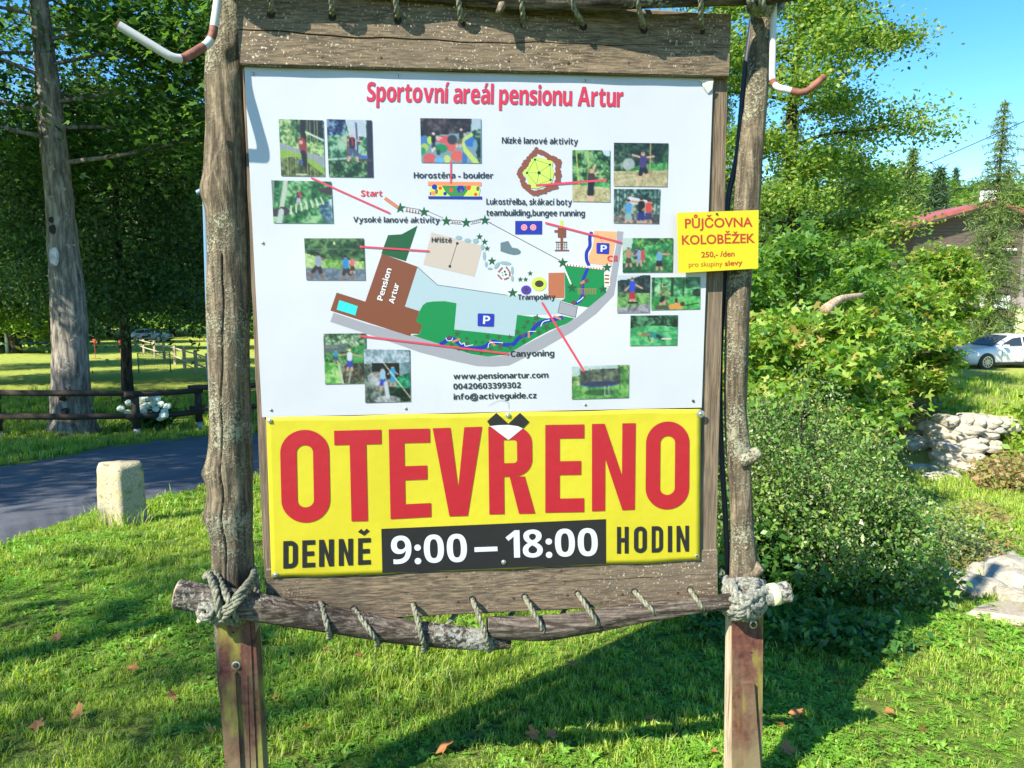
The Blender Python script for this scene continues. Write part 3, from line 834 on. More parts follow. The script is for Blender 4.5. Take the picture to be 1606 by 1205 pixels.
# pale healed scar and dark cavities on the big maple's trunk
def trunk_marks():
    tr = [c for c in big.children if c.name.startswith('trunk')][0]
    def blob(nm, px, py, rx, rz, Y, m, depth=.05):
        c = D(px, py, Y) - np.array(big.location); n = 16; V = []; F = []
        rx, rz = rx * 16 / FPX, rz * 16 / FPX
        for r, dy in ((1.0, .05), (.75, -.02), (.55, -depth * .2), (.0, depth * .1)):
            for k in range(n): V.append(c + np.array([math.cos(k * PI / 8) * rx * r, dy, math.sin(k * PI / 8) * rz * r * (1 + .15 * math.sin(k))]))
        F = [(a * n + k, (a + 1) * n + k, (a + 1) * n + (k + 1) % n, a * n + (k + 1) % n) for a in range(3) for k in range(n)]
        me = mesh_np(nm, V, F, True); me.materials.append(m); o = bpy.data.objects.new(nm, me); COL.objects.link(o); o.parent = big; return o
    mp_, mk = plain('pale_scar_wood', (.52, .50, .48), .8, 0, .3, 12, .5), plain('rotten_cavity', (.03, .022, .016), .9, 0, .5, 20)
    # find the trunk surface: depth of the nearest trunk vertex in that direction
    W_ = np.array([v.co[:] for v in tr.data.vertices]) + np.array(big.location)
    def depth(px, py):
        q = W_ - EYE; sx = PW / 2 + FPX * (q @ _r) / (q @ _f); sy = PH / 2 - FPX * (q @ _u) / (q @ _f)
        k = np.hypot(sx - px, (sy - py) * .5) < 9
        return float(np.min(W_[k, 1])) if k.any() else 15.6
    blob('scar', 84, 403, 8, 17, depth(84, 403) - .01, mp_)
    for px, py, a, b in ((82, 360, 6, 9), (80, 345, 4, 6), (97, 626, 5, 4), (100, 645, 6, 5), (92, 652, 4, 3), (108, 610, 3, 5)): blob('cavity', px, py, a, b, depth(px, py) - .01, mk)
trunk_marks()

# ------------------------------------------------------------------ log fence by the lane
M_RAIL = wood_mat('dark_stained_rail', (.03, .022, .016), (.085, .062, .045), (.06, .05, .04), (2, 20, 20))
def log_fence():
    g0 = [at(-120, 14.6), at(-10, 15.1), at(210, 15.9), at(309, 17.0), at(440, 18.0)]
    g0 = [np.array(p) for p in g0]
    root = empty('log_fence', g0[2], 'low two-rail fence of dark round logs along the far side of the lane', 'fence')
    WLOC[root.name] = g0[2]
    for i, p in enumerate(g0):
        V, F = tube(np.array([p + [0, 0, .16], p + [0, 0, .95]]), [.085, .08], 12)
        obj('post', V, F, M_RAIL, root, True)
        V, F = tube(np.array([p + [0, 0, -.2], p + [0, 0, .17]]), [.07, .07], 10)
        obj('post_socket', V, F, plain('galvanised_steel', (.42, .43, .44), .5, .5), root, True)
    for i in range(len(g0) - 1):
        a, b = g0[i], g0[i + 1]; d = (b - a) / np.linalg.norm(b - a)
        for z, dz in ((.92, 0), (.42, .02)):
            off = np.array([0, -.1, (.05 if i % 2 else 0)])
            V, F = tube(np.array([a - d * .16 + [0, 0, z + dz] + off, (a + b) / 2 + [0, 0, z - .02] + off, b + d * .16 + [0, 0, z - .03] + off]), [.062, .066, .058], 10, True, wobble(i, .03))
            obj('rail', V, F, M_RAIL, root, True)
log_fence()
def wood_fence():
    P = [(213, 548), (226, 555), (243, 561), (258, 566), (275, 572), (290, 579), (308, 586), (327, 595), (352, 604)]
    pts = [G(x, y) for x, y in P]
    root = empty('rail_fence', pts[4], 'pale wooden two-rail fence running down the far side of the lawn', 'fence'); WLOC[root.name] = pts[4]
    m = wood_mat('pale_fence_wood', (.30, .23, .15), (.52, .43, .30), (.4, .34, .25))
    for p in pts:
        obj('post', *(lambda mb: (mb.V, mb.F))(MB().box(p + [0, 0, .5], (.13, .13, 1.3))), m, root)
    for a, b in zip(pts[:-1], pts[1:]):
        for z in (.98, .5):
            V, F = tube(np.array([a + [0, -.07, z], b + [0, -.07, z]]), .042, 6)
            obj('rail', V, F, m, root)
wood_fence()

# ------------------------------------------------------------------ hydrangea
def hydrangea():
    base = np.array(at(240, 16.6))
    root = empty('hydrangea', base, 'hydrangea with big white flower heads behind the log fence', 'shrub'); WLOC[root.name] = base
    g = np.random.default_rng(2)
    C = [base + [g.normal(0, .2), g.normal(0, .18), g.uniform(.1, .62)] for _ in range(26)]
    V, F = leaf_cloud(C, 2200, .11, 4, .13, 'rhomb', .8, .5); obj('foliage', V, F, L_BUSHD, root)
    mw = plain('cream_flower_head', (.80, .84, .66), .8, 0, .12, 30, .6); _mw = leafmat('white_petals', [(.72, .78, .6), (.85, .88, .76), (.8, .85, .66)], .25)
    pos = [(222, 627), (233, 624), (246, 626), (220, 637), (229, 636), (240, 633), (252, 634), (262, 638), (224, 645), (234, 643), (245, 642), (258, 645), (202, 632), (201, 648), (222, 652), (251, 655), (190, 641), (257, 652), (214, 641), (241, 652)]
    for i, (x, y) in enumerate(pos):
        c = D(x, y, 16.25 + g.uniform(-.1, .1)); s = g.uniform(.075, .10)
        nu, nv = 14, 9; V = []; F = []; q1, q2 = g.uniform(0, 6.28, 2)
        for a_ in range(nv + 1):
            for b_ in range(nu):
                ta, tb = PI * a_ / nv, 2 * PI * b_ / nu
                r = s * (1 + .10 * math.sin(3 * tb + q1 + 2 * ta) + g.normal() * .09)
                V.append(c + np.array([math.sin(ta) * math.cos(tb), math.sin(ta) * math.sin(tb), math.cos(ta) * .8]) * r)
        F = [(a_ * nu + b_, (a_ + 1) * nu + b_, (a_ + 1) * nu + (b_ + 1) % nu, a_ * nu + (b_ + 1) % nu) for a_ in range(nv) for b_ in range(nu)]
        obj('flower_head', V, F, mw, root)
hydrangea()

# ------------------------------------------------------------------ stone guard post by the lane
def bollard():
    base = G(194, 822)
    Y = base[1]; s = Y / FPX
    w, d_, hh = 62 * s, 50 * s, 101 * s
    n = 9
    V = []; F = []
    g = np.random.default_rng(5)
    ring = 48; levels = 22
    for k in range(levels):
        t = k / (levels - 1); z = -.15 + (hh + .15) * t
        sc_ = (1 - .10 * t) * (1 if t < .93 else (1 - (t - .93) * 1.6))
        for j in range(ring):
            a = j / ring * 2 * PI; c, s_ = math.cos(a), math.sin(a)
            q = 1 / max(abs(c), abs(s_)) if True else 1
            q = (abs(c) ** 13 + abs(s_) ** 13) ** (-1 / 13)
            jit = 1 + .018 * math.sin(3 * a + 5 * t) + g.normal() * .006
            V.append((c * q * w / 2 * sc_ * jit, s_ * q * d_ / 2 * sc_ * jit, z + (.01 * math.sin(a * 2) if t > .9 else 0)))
    for k in range(levels - 1):
        for j in range(ring):
            F.append((k * ring + j, k * ring + (j + 1) % ring, (k + 1) * ring + (j + 1) % ring, (k + 1) * ring + j))
    V.append((0, 0, hh * 1.005)); F += [((levels - 1) * ring + j, (levels - 1) * ring + (j + 1) % ring, len(V) - 1) for j in range(ring)]
    V = np.array(V) @ rotz(-.46).T + base
    t = NT('old_granite'); c = t.coords(); f = t.noise(c, 60, 5, .7); m1 = t.noise(c, 7, 4, .6); m2 = t.noise(c, 13, 4, .6)
    col = t.ramp(f, [(.3, (.24, .20, .12)), (.55, (.46, .40, .26)), (.8, (.60, .53, .38))])
    col = t.mix(t.ramp(m1, [(.48, 0.0), (.64, .6)]), col, (.48, .40, .17))
    col = t.mix(t.ramp(m2, [(.56, 0.0), (.68, .75)]), col, (.11, .09, .06))
    t.base(col); t.b.inputs['Roughness'].default_value = .9; t.bump(t.add(m1, f, .8), .9, .012)
    o = obj('stone_bollard', V, F, t.m, sm=True)
    tag(o, 'short square granite guard stone with yellow lichen on the grass verge of the lane', 'bollard')
    mb = MB(); g = np.random.default_rng(3)
    for i in range(90):
        a = g.uniform(-.3, 3.5) + PI; r = g.uniform(.75, 1.25) * w * .62
        p = base + [math.cos(a) * r * 1.1, math.sin(a) * r, 0]; p[2] = float(h(p[0], p[1]))
        d = g.normal(0, .07, 2) + np.array([math.cos(a), math.sin(a)]) * .05; H = g.uniform(.08, .2)
        mb.add([p + [-.004, 0, -.01], p + [.004, 0, -.01], p + [d[0] * .4 + .003, d[1] * .4, H * .7], p + [d[0] * .4 - .003, d[1] * .4, H * .7], p + [d[0] * 1.1, d[1] * 1.1, H]], [(0, 1, 2, 3), (3, 2, 4)])
    tag(mb.obj('long_grass', M_GRASS), 'long unmown grass blades round the foot of the guard stone', 'grass', kind='stuff')
bollard()

# ------------------------------------------------------------------ stones of the stream bank
def stone_mesh(seed, rough=.16):
    g = np.random.default_rng(seed); V = []; F = []
    nu, nv = 16, 9
    ph = g.uniform(0, 6.28, 6)
    for i in range(nv + 1):
        a = PI * i / nv
        for j in range(nu):
            b = 2 * PI * j / nu
            p = np.array([math.sin(a) * math.cos(b), math.sin(a) * math.sin(b), math.cos(a)])
            q = np.sum(np.abs(p) ** 7) ** (-1 / 7)
            r = q * (1 + rough * .5 * math.sin(2 * b + ph[0] + a) + rough * .5 * math.sin(3 * a + ph[1] - b) + rough * .28 * math.sin(5 * b + ph[2] + 4 * a) + rough * .2 * math.sin(7 * a + ph[3] + 3 * b) + g.normal() * .014)
            V.append(p * r * .5)
    for i in range(nv):
        for j in range(nu):
            F.append((i * nu + j, (i + 1) * nu + j, (i + 1) * nu + (j + 1) % nu, i * nu + (j + 1) % nu))
    return V, F
def stones():
    t = NT('pale_field_stone'); c = t.coords(); f = t.noise(c, 3, 6, .7); f2 = t.noise(c, 1.2, 3)
    g_ = t.n.new('ShaderNodeObjectInfo')
    col = t.ramp(f, [(.3, (.24, .21, .15)), (.5, (.44, .40, .31)), (.75, (.62, .58, .48))])
    col = t.mix(t.ramp(g_.outputs['Random'], [(0, 0.0), (1, .5)]), col, (.50, .43, .28))
    t.base(col); t.b.inputs['Roughness'].default_value = .9; t.bump(f, .8, .06)
    mes = []
    for i in range(6):
        me = mesh_np('stone', *stone_mesh(70 + i), True); me.materials.append(t.m); mes.append(me)
    g = np.random.default_rng(6)
    wc = np.array(G(1515, 742))
    root = empty('dry_stone_wall', wc, 'bulging dry stone retaining wall of pale slabs below the upper lawn', 'wall')
    def put(parent, P, size, rz, tilt=0.0, name='stone'):
        o = bpy.data.objects.new(name, mes[g.integers(0, 6)]); COL.objects.link(o)
        if parent is not None: o.parent = parent; o.location = tuple(np.array(P) - np.array(parent.location))
        else: o.location = tuple(P)
        o.scale = size; o.rotation_euler = (tilt + g.normal(0, .07), g.normal(0, .09), rz); return o
    # courses of flat stones between measured pixel rows
    rows = 8
    for r in range(rows):
        y = 733 - r * 10.4
        xl = 1470 - r * 1.0 + 4 * math.sin(r); xr = 1518 + r * 6.5
        if r > 6: xl += (r - 6) * 8
        x = xl
        while x < xr:
            w = g.uniform(14, 36); s = 15.0 / FPX
            P = D(x + w / 2, y + g.uniform(-1.5, 1.5), 14.5 + r * .07 + g.uniform(-.08, .08) + abs(x - 1500) * .004)
            put(root, P, (w * s * 1.12, .55, 12.5 * s * g.uniform(.85, 1.3)), .12 + g.normal(0, .12), .1)
            x += w
    # flat slabs set into the slope, stepping down to the lower right
    for px, py, w_, hh_ in ((1560, 668, .75, .2), (1592, 682, .6, .16), (1530, 660, .6, .18), (1452, 742, .5, .2), (1480, 752, .55, .16), (1438, 700, .5, .25), (1425, 668, .45, .2), (1558, 905, .28, .12), (1600, 905, .3, .16), (1570, 880, .22, .1)):
        P = G(px, py); tag(put(None, P + [0, 0, hh_ * .2], (w_ * 1.25, w_ * .7, hh_), g.uniform(-.4, .5), .12), {1560: 'long flat slab on top of the stone wall, its middle', 1592: 'flat slab right of the stone wall top', 1530: 'flat slab at the back of the stone wall top', 1452: 'slab at the left foot of the stone wall', 1480: 'slab at the front foot of the stone wall', 1438: 'upright slab left of the stone wall', 1425: 'slab in the bank above the big shrub', 1558: 'small slab beside the handrail foot', 1600: 'pale slab behind the big boulder at the right edge', 1570: 'small pale stone above the handrail'}[px], 'rock')
    # scattered rocks of the bank, two boulders by the path
    for i in range(30):
        t_ = g.uniform(0, 1); px = 1378 + t_ * 100 + g.uniform(-14, 10); py = 628 + t_ * 55 + g.uniform(-22, 42)
        P = G(px, py)
        s = g.uniform(.16, .42)
        o = put(None, P + [0, 0, s * .12], (s * 1.3, s, s * .6), g.uniform(0, 3))
        tag(o, '%s pale bank rock, %s, %s' % ('large' if s > .33 else 'medium' if s > .24 else 'small', 'near the rim below the shed' if px < 1405 else 'halfway to the stone wall' if px < 1445 else 'close beside the stone wall', 'high on the slope' if py < 650 else 'low on the slope' if py > 680 else 'mid-slope'), 'rock', 'rocks in the stream bank')
    for px, py, s, lb in ((1588, 925, (.42, .34, .22), 'big pale boulder at the right edge beside the sandy path'), (1530, 935, (.34, .3, .16), 'flat pale stone left of the big boulder by the path'), (1604, 948, (.25, .2, .1), 'flat slab sunk in the sandy path at the right edge'), (1506, 935, (.2, .2, .12), 'small stone at the shrub edge by the path'), (1404, 618, (.9, .5, .4), 'large stone on the rim of the bank below the shed')):
        P = G(px, py); tag(put(None, P + [0, 0, s[2] * .2], s, g.uniform(0, 3)), lb, 'rock')
stones()
def bank_cover():
    """ground cover on the stream bank: one mass of small leaves following the ground"""
    g = np.random.default_rng(12)
    def patch(name, label, pix, n, leaf, mat, hgt, kind='rhomb'):
        C = []
        P = [G(*p) for p in pix]
        P = np.array(P)
        lo, hi = P.min(0), P.max(0)
        from math import inf
        tries = 0
        while len(C) < 500 and tries < 40000:
            tries += 1
            x, y = g.uniform(lo[0], hi[0]), g.uniform(lo[1], hi[1])
            inside = False; j = len(P) - 1
            for i in range(len(P)):
                if ((P[i][1] > y) != (P[j][1] > y)) and (x < (P[j][0] - P[i][0]) * (y - P[i][1]) / (P[j][1] - P[i][1]) + P[i][0]): inside = not inside
                j = i
            if inside: C.append((x, y, float(h(x, y)) + g.uniform(0, hgt)))
        V, F = leaf_cloud(np.array(C), n, leaf, 3, hgt * .6, kind, .5, .5)
        tag(obj(name, V, F, mat), label, 'ground cover', kind='stuff')
    patch('ground_cover', 'reddish and green creeping plants covering the slope right of the stone wall', [(1540, 752), (1575, 700), (1620, 690), (1660, 690), (1660, 770), (1560, 775)], 16000, .10, L_RED, .22)
    patch('ground_cover', 'yellow-green plants growing over the stony stream bank', [(1372, 640), (1400, 605), (1430, 610), (1462, 665), (1455, 710), (1430, 730), (1395, 690)], 5000, .11, L_RED, .2)
    patch('fern_patch', 'bright yellow-green ferns at the right edge above the creeping plants', [(1575, 700), (1600, 660), (1660, 660), (1660, 740), (1590, 740)], 5000, .16, L_FERN, .35)
    patch('ground_cover', 'dry brown and yellow plants at the right foot of the big shrub', [(1490, 850), (1520, 800), (1570, 820), (1560, 900), (1500, 905)], 5000, .05, L_RED, .14)
    patch('ground_cover', 'low green weeds under the right post and the big shrub', [(1080, 985), (1140, 965), (1250, 975), (1420, 1000), (1400, 1040), (1230, 1020), (1120, 1015)], 5000, .045, L_BUSHD, .08)
bank_cover()
def handrail():
    a, b = G(1492, 905) + [0, 0, .25], G(1640, 1000) + [0, 0, .12]
    a = D(1492, 880, 6.4); b = D(1640, 992, 4.6)
    m = wood_mat('bleached_pole', (.4, .33, .24), (.6, .52, .4), (.5, .45, .36))
    V, F = tube(np.array([a, (a + b) / 2 + [0, 0, -.015], b]), [.022, .02, .022], 8)
    root = empty('handrail', (a[0], a[1], float(h(a[0], a[1]))), 'thin bleached wooden handrail sloping down beside the sandy path', 'handrail'); WLOC[root.name] = np.array(root.location)
    obj('rail', V, F, m, root, True)
    for f in (.06, .8):
        p = a * (1 - f) + b * f
        V, F = tube(np.array([[p[0], p[1], float(h(p[0], p[1])) - .1], p]), .02, 8); obj('post', V, F, m, root, True)
handrail()

# ------------------------------------------------------------------ timber house, shed, garage
def boards(name, c1, c2, wide=.16):
    t = NT(name); c = t.coords(); w = t.n.new('ShaderNodeTexWave'); w.wave_type = 'BANDS'; w.bands_direction = 'Z'; w.wave_profile = 'SAW'
    w.inputs['Scale'].default_value = 1 / wide / 3.2; t.l.new(c, w.inputs[0])
    f = t.noise(t.coords((.6, .6, 9)), 3, 5)
    col = t.ramp(f, [(.3, c1), (.7, c2)])
    col = t.mix(t.ramp(w.outputs['Fac'], [(0, .7), (.16, 0.0)]), col, tuple(np.array(c1) * .35))
    t.base(col); t.b.inputs['Roughness'].default_value = .8; t.bump(w.outputs['Fac'], .6, .03); return t.m
M_DARKW = boards('dark_timber_siding', (.075, .05, .04), (.15, .11, .095), .2)
M_REDROOF = plain('red_roof_sheet', (.33, .085, .065), .5, 0, .2, 3)
M_GLASS = ink('window_glass', (.03, .04, .05), .08, 0)
M_WHITEP = plain('white_paint', (.72, .72, .70), .5, 0, .06)
M_BROWNP = plain('brown_window_frame', (.25, .12, .06), .5)
def house():
    Y = 45.0
    def W(px, py, y=Y): return D(px, py, y)
    ridge, le, re = W(1546, 322), W(1400, 362), W(1700, 365)
    gz = float(h(ridge[0], Y)) - .6
    root = empty('timber_house', (ridge[0], Y, gz), 'dark timber house with a red gable roof at the right edge behind the trees', 'house'); WLOC[root.name] = np.array(root.location)
    dep = np.array([0, 9, 0])
    wl_, wr = W(1420, 600), W(1680, 600)
    def at_x(px, py): return W(px, py)
    front = [np.array([wl_[0], Y, gz]), np.array([wr[0], Y, gz]), np.array([wr[0], Y, at_x(1680, 356)[2]]), ridge, np.array([wl_[0], Y, at_x(1420, 358)[2]])]
    MB().prism(front, [p + dep for p in front]).obj('wall', M_DARKW, root)
    th = np.array([0, 0, .22])
    for nm, a, b in (('roof_slope', le, ridge), ('roof_slope', ridge, re)):
        fr = [a + [0, -.7, 0], b + [0, -.7, 0], b + th + [0, -.7, 0], a + th + [0, -.7, 0]]
        MB().prism(fr, [p + dep + [0, 1.4, 0] for p in fr]).obj(nm, M_REDROOF, root)
        fr = [a + [0, -.72, -.16], b + [0, -.72, -.16], b + [0, -.72, 0.0], a + [0, -.72, 0.0]]
        MB().prism(fr, [p + [0, .06, 0] for p in fr]).obj('barge_board', plain('dark_barge_board', (.05, .03, .025), .7), root)
    c = W(1549, 330, Y + 2)
    ch = MB().box(c + [0, 0, .2], (.7, .7, 2.0)).obj('chimney', M_WHITEP, root)
    def win(x0, y0, x1, y1, sill=True):
        a, b = W(x0, y1), W(x1, y0); c = (a + b) / 2; w, hh = b[0] - a[0], b[2] - a[2]
        f = MB()
        for dx, dz, sx, sz in ((-w / 2, 0, .12, hh + .12), (w / 2, 0, .12, hh + .12), (0, hh / 2, w + .12, .12), (0, -hh / 2, w + .12, .12)):
            f.box(c + [dx, -.05, dz], (sx, .12, sz))
        o = f.obj('window', M_BROWNP, root); 
        p = MB().box(c + [0, -.02, 0], (w, .05, hh)).obj('pane', M_GLASS, o)
        p.parent = o
        s = MB().box(c + [0, -.12, -hh / 2 - .2], (w + .3, .2, .16)).obj('sill', M_WHITEP, o)
    WL = WLOC
    win(1567, 376, 1588, 387); win(1560, 496, 1586, 508); win(1500, 425, 1520, 445)
    o = MB().prism([W(1540, 486), W(1584, 486), W(1584, 463), W(1552, 465), W(1540, 478)], [p + [0, .1, 0] for p in [W(1540, 486), W(1584, 486), W(1584, 463), W(1552, 465), W(1540, 478)]])
    # balcony with white front
    a, b = W(1536, 486, Y - 1.2), W(1584, 464, Y - 1.2)
    MB().box(((a[0] + b[0]) / 2, Y - 1.2, (a[2] + b[2]) / 2), (b[0] - a[0], .08, b[2] - a[2])).box(((a[0] + b[0]) / 2, Y - .6, a[2]), (b[0] - a[0], 1.2, .12)).obj('balcony', M_WHITEP, root)
    a, b = W(1589, 534), W(1680, 480)
    MB().box(((a[0] + b[0]) / 2, Y - .1, (a[2] + b[2]) / 2), (b[0] - a[0], .15, b[2] - a[2])).obj('rendered_wall', plain('yellow_render', (.60, .62, .30), .8, 0, .08, 2), root)
    a, b = W(1586, 482), W(1680, 466)
    MB().box(((a[0] + b[0]) / 2, Y - .12, (a[2] + b[2]) / 2), (b[0] - a[0], .17, b[2] - a[2])).obj('beam_band', plain('faded_beam', (.30, .24, .22), .8), root)
    MB().box((W(1601, 450)[0], Y - .06, (W(1601, 340)[2] + W(1601, 480)[2]) / 2), (.18, .14, W(1601, 350)[2] - W(1601, 470)[2])).obj('corner_board', plain('grey_corner_board', (.22, .19, .18), .8), root)
house()
M_DARKW2 = plain('dark_log', (.05, .035, .03), .8, 0, .4, 6)
def shed():
    Y = 26.0
    a, b = D(1349, 602, Y), D(1398, 536, Y)
    gz = a[2]
    root = empty('log_shed', ((a[0] + b[0]) / 2, Y + 1, gz), 'small dark log shed at the edge of the upper lawn, left of the garage', 'shed'); WLOC[root.name] = np.array(root.location)
    n = 11; hh = b[2] - a[2]
    for i in range(n):
        z = a[2] + hh * (i + .5) / n
        V, F = tube(np.array([[a[0], Y, z], [b[0], Y, z]]), hh / n * .52, 8); obj('log', V, F, M_DARKW2, root, True)
    MB().box(((a[0] + b[0]) / 2, Y + 1.1, (a[2] + b[2]) / 2), (b[0] - a[0] - .1, 2.0, hh)).obj('wall', M_DARKW2, root)
    MB().box(((a[0] + b[0]) / 2, Y + .9, b[2] + .08), (b[0] - a[0] + .7, 2.9, .12)).obj('roof', plain('grey_felt_roof', (.2, .19, .18), .9), root)

shed()
def garage():
    Y = 41.0
    a, b = D(1424, 584, Y), D(1500, 552, Y)
    root = empty('garage', ((a[0] + b[0]) / 2, Y + 2, a[2]), 'low garage of light brown boards between the log shed and the white car', 'garage'); WLOC[root.name] = np.array(root.location)
    MB().box(((a[0] + b[0]) / 2, Y + 2, (a[2] + b[2]) / 2), (b[0] - a[0], 4, b[2] - a[2])).obj('wall', boards('light_brown_boards', (.30, .19, .13), (.42, .29, .21), .2), root)
    MB().box(((a[0] + b[0]) / 2, Y + 1.8, b[2] + .06), (b[0] - a[0] + .5, 4.8, .14)).obj('roof', plain('dark_roof_edge', (.08, .05, .04), .7), root)
    c, d = D(1477, 584, Y - .06), D(1497, 556, Y - .06)
    MB().box(((c[0] + d[0]) / 2, Y - .03, (c[2] + d[2]) / 2), (d[0] - c[0], .1, d[2] - c[2])).obj('door', plain('pale_garage_door', (.48, .44, .44), .6), root)
garage()
def flowers():
    g = np.random.default_rng(9); c = D(1408, 573, 27.0); c[2] = float(h(c[0], c[1])) + .3
    V, F = leaf_cloud(c + g.normal(0, .14, (40, 3)) * [2.4, 1, 1], 900, .10, 3, .07, 'rhomb', 1, .3)
    root = empty('flower_bed', c - [0, 0, .4], 'red flowers growing beside the log shed at the lawn edge', 'flowers'); WLOC[root.name] = c - [0, 0, .4]
    obj('blossom', V, F, leafmat('red_petals', [(.5, .03, .02), (.6, .08, .04), (.35, .02, .02)], .2), root)
    V, F = leaf_cloud(c + g.normal(0, .14, (40, 3)) * [2.6, 1, 1] - [0, 0, .15], 900, .12, 3, .1, 'rhomb', 1, .3); obj('foliage', V, F, L_BUSHD, root)
    # hedge line along the far side of the upper lawn, hiding the plinth of the house
    for i, (px, Y, R, H_) in enumerate(((1445, 43, 1.1, 1.6), (1520, 42, 1.4, 2.3), (1480, 43.4, 1.2, 2.4))):
        small_shrub('shrub', ['round garden bush against the garage wall', 'garden bush behind the bonnet of the white car', 'tall garden bush between the garage and the white car'][i], at(px, Y), 90 + i, R, H_, .12, 2600, L_MID)
flowers()

# ------------------------------------------------------------------ cars
def car(name, label, paint, P, heading, group=None):
    """saloon built at the origin, nose towards -x"""
    root = bpy.data.objects.new(name, None); COL.objects.link(root); tag(root, label, 'car', group)
    def part(nm, V, F, m, par=None, sm=False):
        me = mesh_np(nm, V, F, sm)
        me.materials.append(m); o = bpy.data.objects.new(nm, me); COL.objects.link(o); o.parent = par or root; return o
    X  = [-2.35, -2.30, -2.15, -1.9, -1.5, -1.1, -.75, -.2, .4, 1.0, 1.5, 1.85, 2.15, 2.30, 2.35]
    Wd = [.52, .68, .80, .86, .885, .895, .90, .90, .90, .90, .895, .88, .84, .74, .6]
    Zt = [.60, .72, .80, .86, .91, .95, .98, .97, .97, .98, 1.00, 1.02, 1.00, .93, .8]
    Zb = [.32, .24, .20, .19, .19, .19, .19, .19, .19, .19, .19, .2, .22, .26, .34]
    V = []; F = []; K = 0
    for x, w, zt, zb in zip(X, Wd, Zt, Zb):
        half = [(0, zb), (w * .88, zb), (w * .985, zb + .12), (w, (zb + zt) / 2), (w * .985, zt - .14), (w * .93, zt - .03), (w * .80, zt), (w * .45, zt + .025), (0, zt + .035)]
        full = half + [(-a, b) for a, b in half[-2:0:-1]]
        K = len(full); V += [(x, a, b) for a, b in full]
    n = len(X)
    for i in range(n - 1):
        for j in range(K):
            F.append((i * K + j, i * K + (j + 1) % K, (i + 1) * K + (j + 1) % K, (i + 1) * K + j))
    F += [tuple(range(K))[::-1], tuple((n - 1) * K + j for j in range(K))]
    part('body', V, F, paint, sm=True)
    # cabin
    CX = [-1.0, -.55, -.15, .35, .95, 1.35, 1.85]; CZ = [.97, 1.22, 1.40, 1.46, 1.42, 1.32, 1.03]
    V = []; F = []
    for x, z in zip(CX, CZ):
        t = (z - .95) / .5
        half = [(0, .93), (.78, .93), (.80 - .03 * t, .97), (.80 - .16 * t, max(z - .05, .975)), (.74 - .16 * t, z), (0, z + .03 * t)]
        full = half + [(-a, b) for a, b in half[-2:0:-1]]; K = len(full); V += [(x, a, b) for a, b in full]
    n = len(CX)
    for i in range(n - 1):
        for j in range(K): F.append((i * K + j, i * K + (j + 1) % K, (i + 1) * K + (j + 1) % K, (i + 1) * K + j))
    F += [tuple(range(K))[::-1], tuple((n - 1) * K + j for j in range(K))]
    part('cabin', V, F, paint, sm=False)
    for s in (-1, 1):
        for xs in ((-.62, -.12, .30), (.38, .90, 1.30)):
            top = [np.interp(x, CX, CZ) - .09 for x in xs]
            V = [(xs[0] - (.12 if xs[0] < 0 else 0), s * .805, 1.0)] + [(x, s * (.812 - .16 * ((z - .95) / .5)), z) for x, z in zip(xs, top)] + [(xs[2] + (.22 if xs[2] > 1 else 0), s * .805, 1.0)]
            V = [(x, y + s * .012, z) for x, y, z in V]
            part('window', V, [tuple(range(5))[::s]], M_GLASS)
        # wheels
        for wx in (-1.42, 1.35):
            def disc(r, y, k=28): return [(wx + math.cos(a) * r, y, .325 + math.sin(a) * r) for a in np.arange(k) * 2 * PI / k]
            a1, a2 = disc(.385, s * .895), disc(.385, s * .80)
            mb = MB(); mb.prism(a1, a2); part('wheel_arch', mb.V, mb.F, M_BLACK)
            mb = MB(); mb.prism(disc(.325, s * .912), disc(.325, s * .72)); w_ = part('wheel', mb.V, mb.F, M_BLACK)
            mb = MB()
            mb.prism(disc(.235, s * .918), disc(.235, s * .90)); part('rim_well', mb.V, mb.F, plain('dark_rim', (.06, .06, .065), .5), w_)
            mb = MB()
            for q in range(10):
                a = q * 2 * PI / 10
                R_ = np.array([[math.cos(a), 0, -math.sin(a)], [0, 1, 0], [math.sin(a), 0, math.cos(a)]])
                mb.box(np.array([wx, s * .925, .325]) + R_ @ np.array([.12, 0, 0]), (.22, .015, .035), R_)
            ring_o, ring_i = disc(.245, s * .93), disc(.215, s * .93)
            b = len(mb.V); mb.V += ring_o + ring_i; k = 28
            mb.F += [(b + j, b + (j + 1) % k, b + k + (j + 1) % k, b + k + j) for j in range(k)]
            part('rim', mb.V, mb.F, plain('alloy', (.6, .6, .62), .3, .8), w_)
        # lamp, handles, mirror, sills
        mb = MB(); mb.prism([(-2.20, s * .80, .70), (-2.28, s * .66, .62), (-2.24, s * .68, .73), (-1.95, s * .868, .80), (-1.90, s * .875, .74)], [(-2.10, s * .74, .70), (-2.18, s * .6, .62), (-2.14, s * .6, .73), (-1.95, s * .80, .80), (-1.90, s * .80, .74)]); part('headlight', mb.V, mb.F, ink('headlight_glass', (.5, .53, .56), .1, 1))
        mb = MB(); mb.box((-.62, s * .96, 1.0), (.14, .2, .13)); part('mirror', mb.V, mb.F, paint)
        for hx in (.18, 1.1): mb = MB(); mb.box((hx, s * .905, .86), (.2, .03, .03)); part('door_handle', mb.V, mb.F, paint)
        mb = MB(); mb.box((0, s * .897, .25), (2.2, .03, .1)); part('sill', mb.V, mb.F, M_BLACK)
        for dx in (-.72, .34, 1.28): mb = MB(); mb.box((dx, s * .899, .62), (.012, .008, .66)); part('door_gap', mb.V, mb.F, M_BLACK)
    # screens: windscreen and rear window
    part('windscreen', [(-.99, -.66, 1.005), (-.99, .66, 1.005), (-.19, .56, 1.405), (-.19, -.56, 1.405)], [(0, 1, 2, 3)], M_GLASS).location = (-.03, 0, .02)
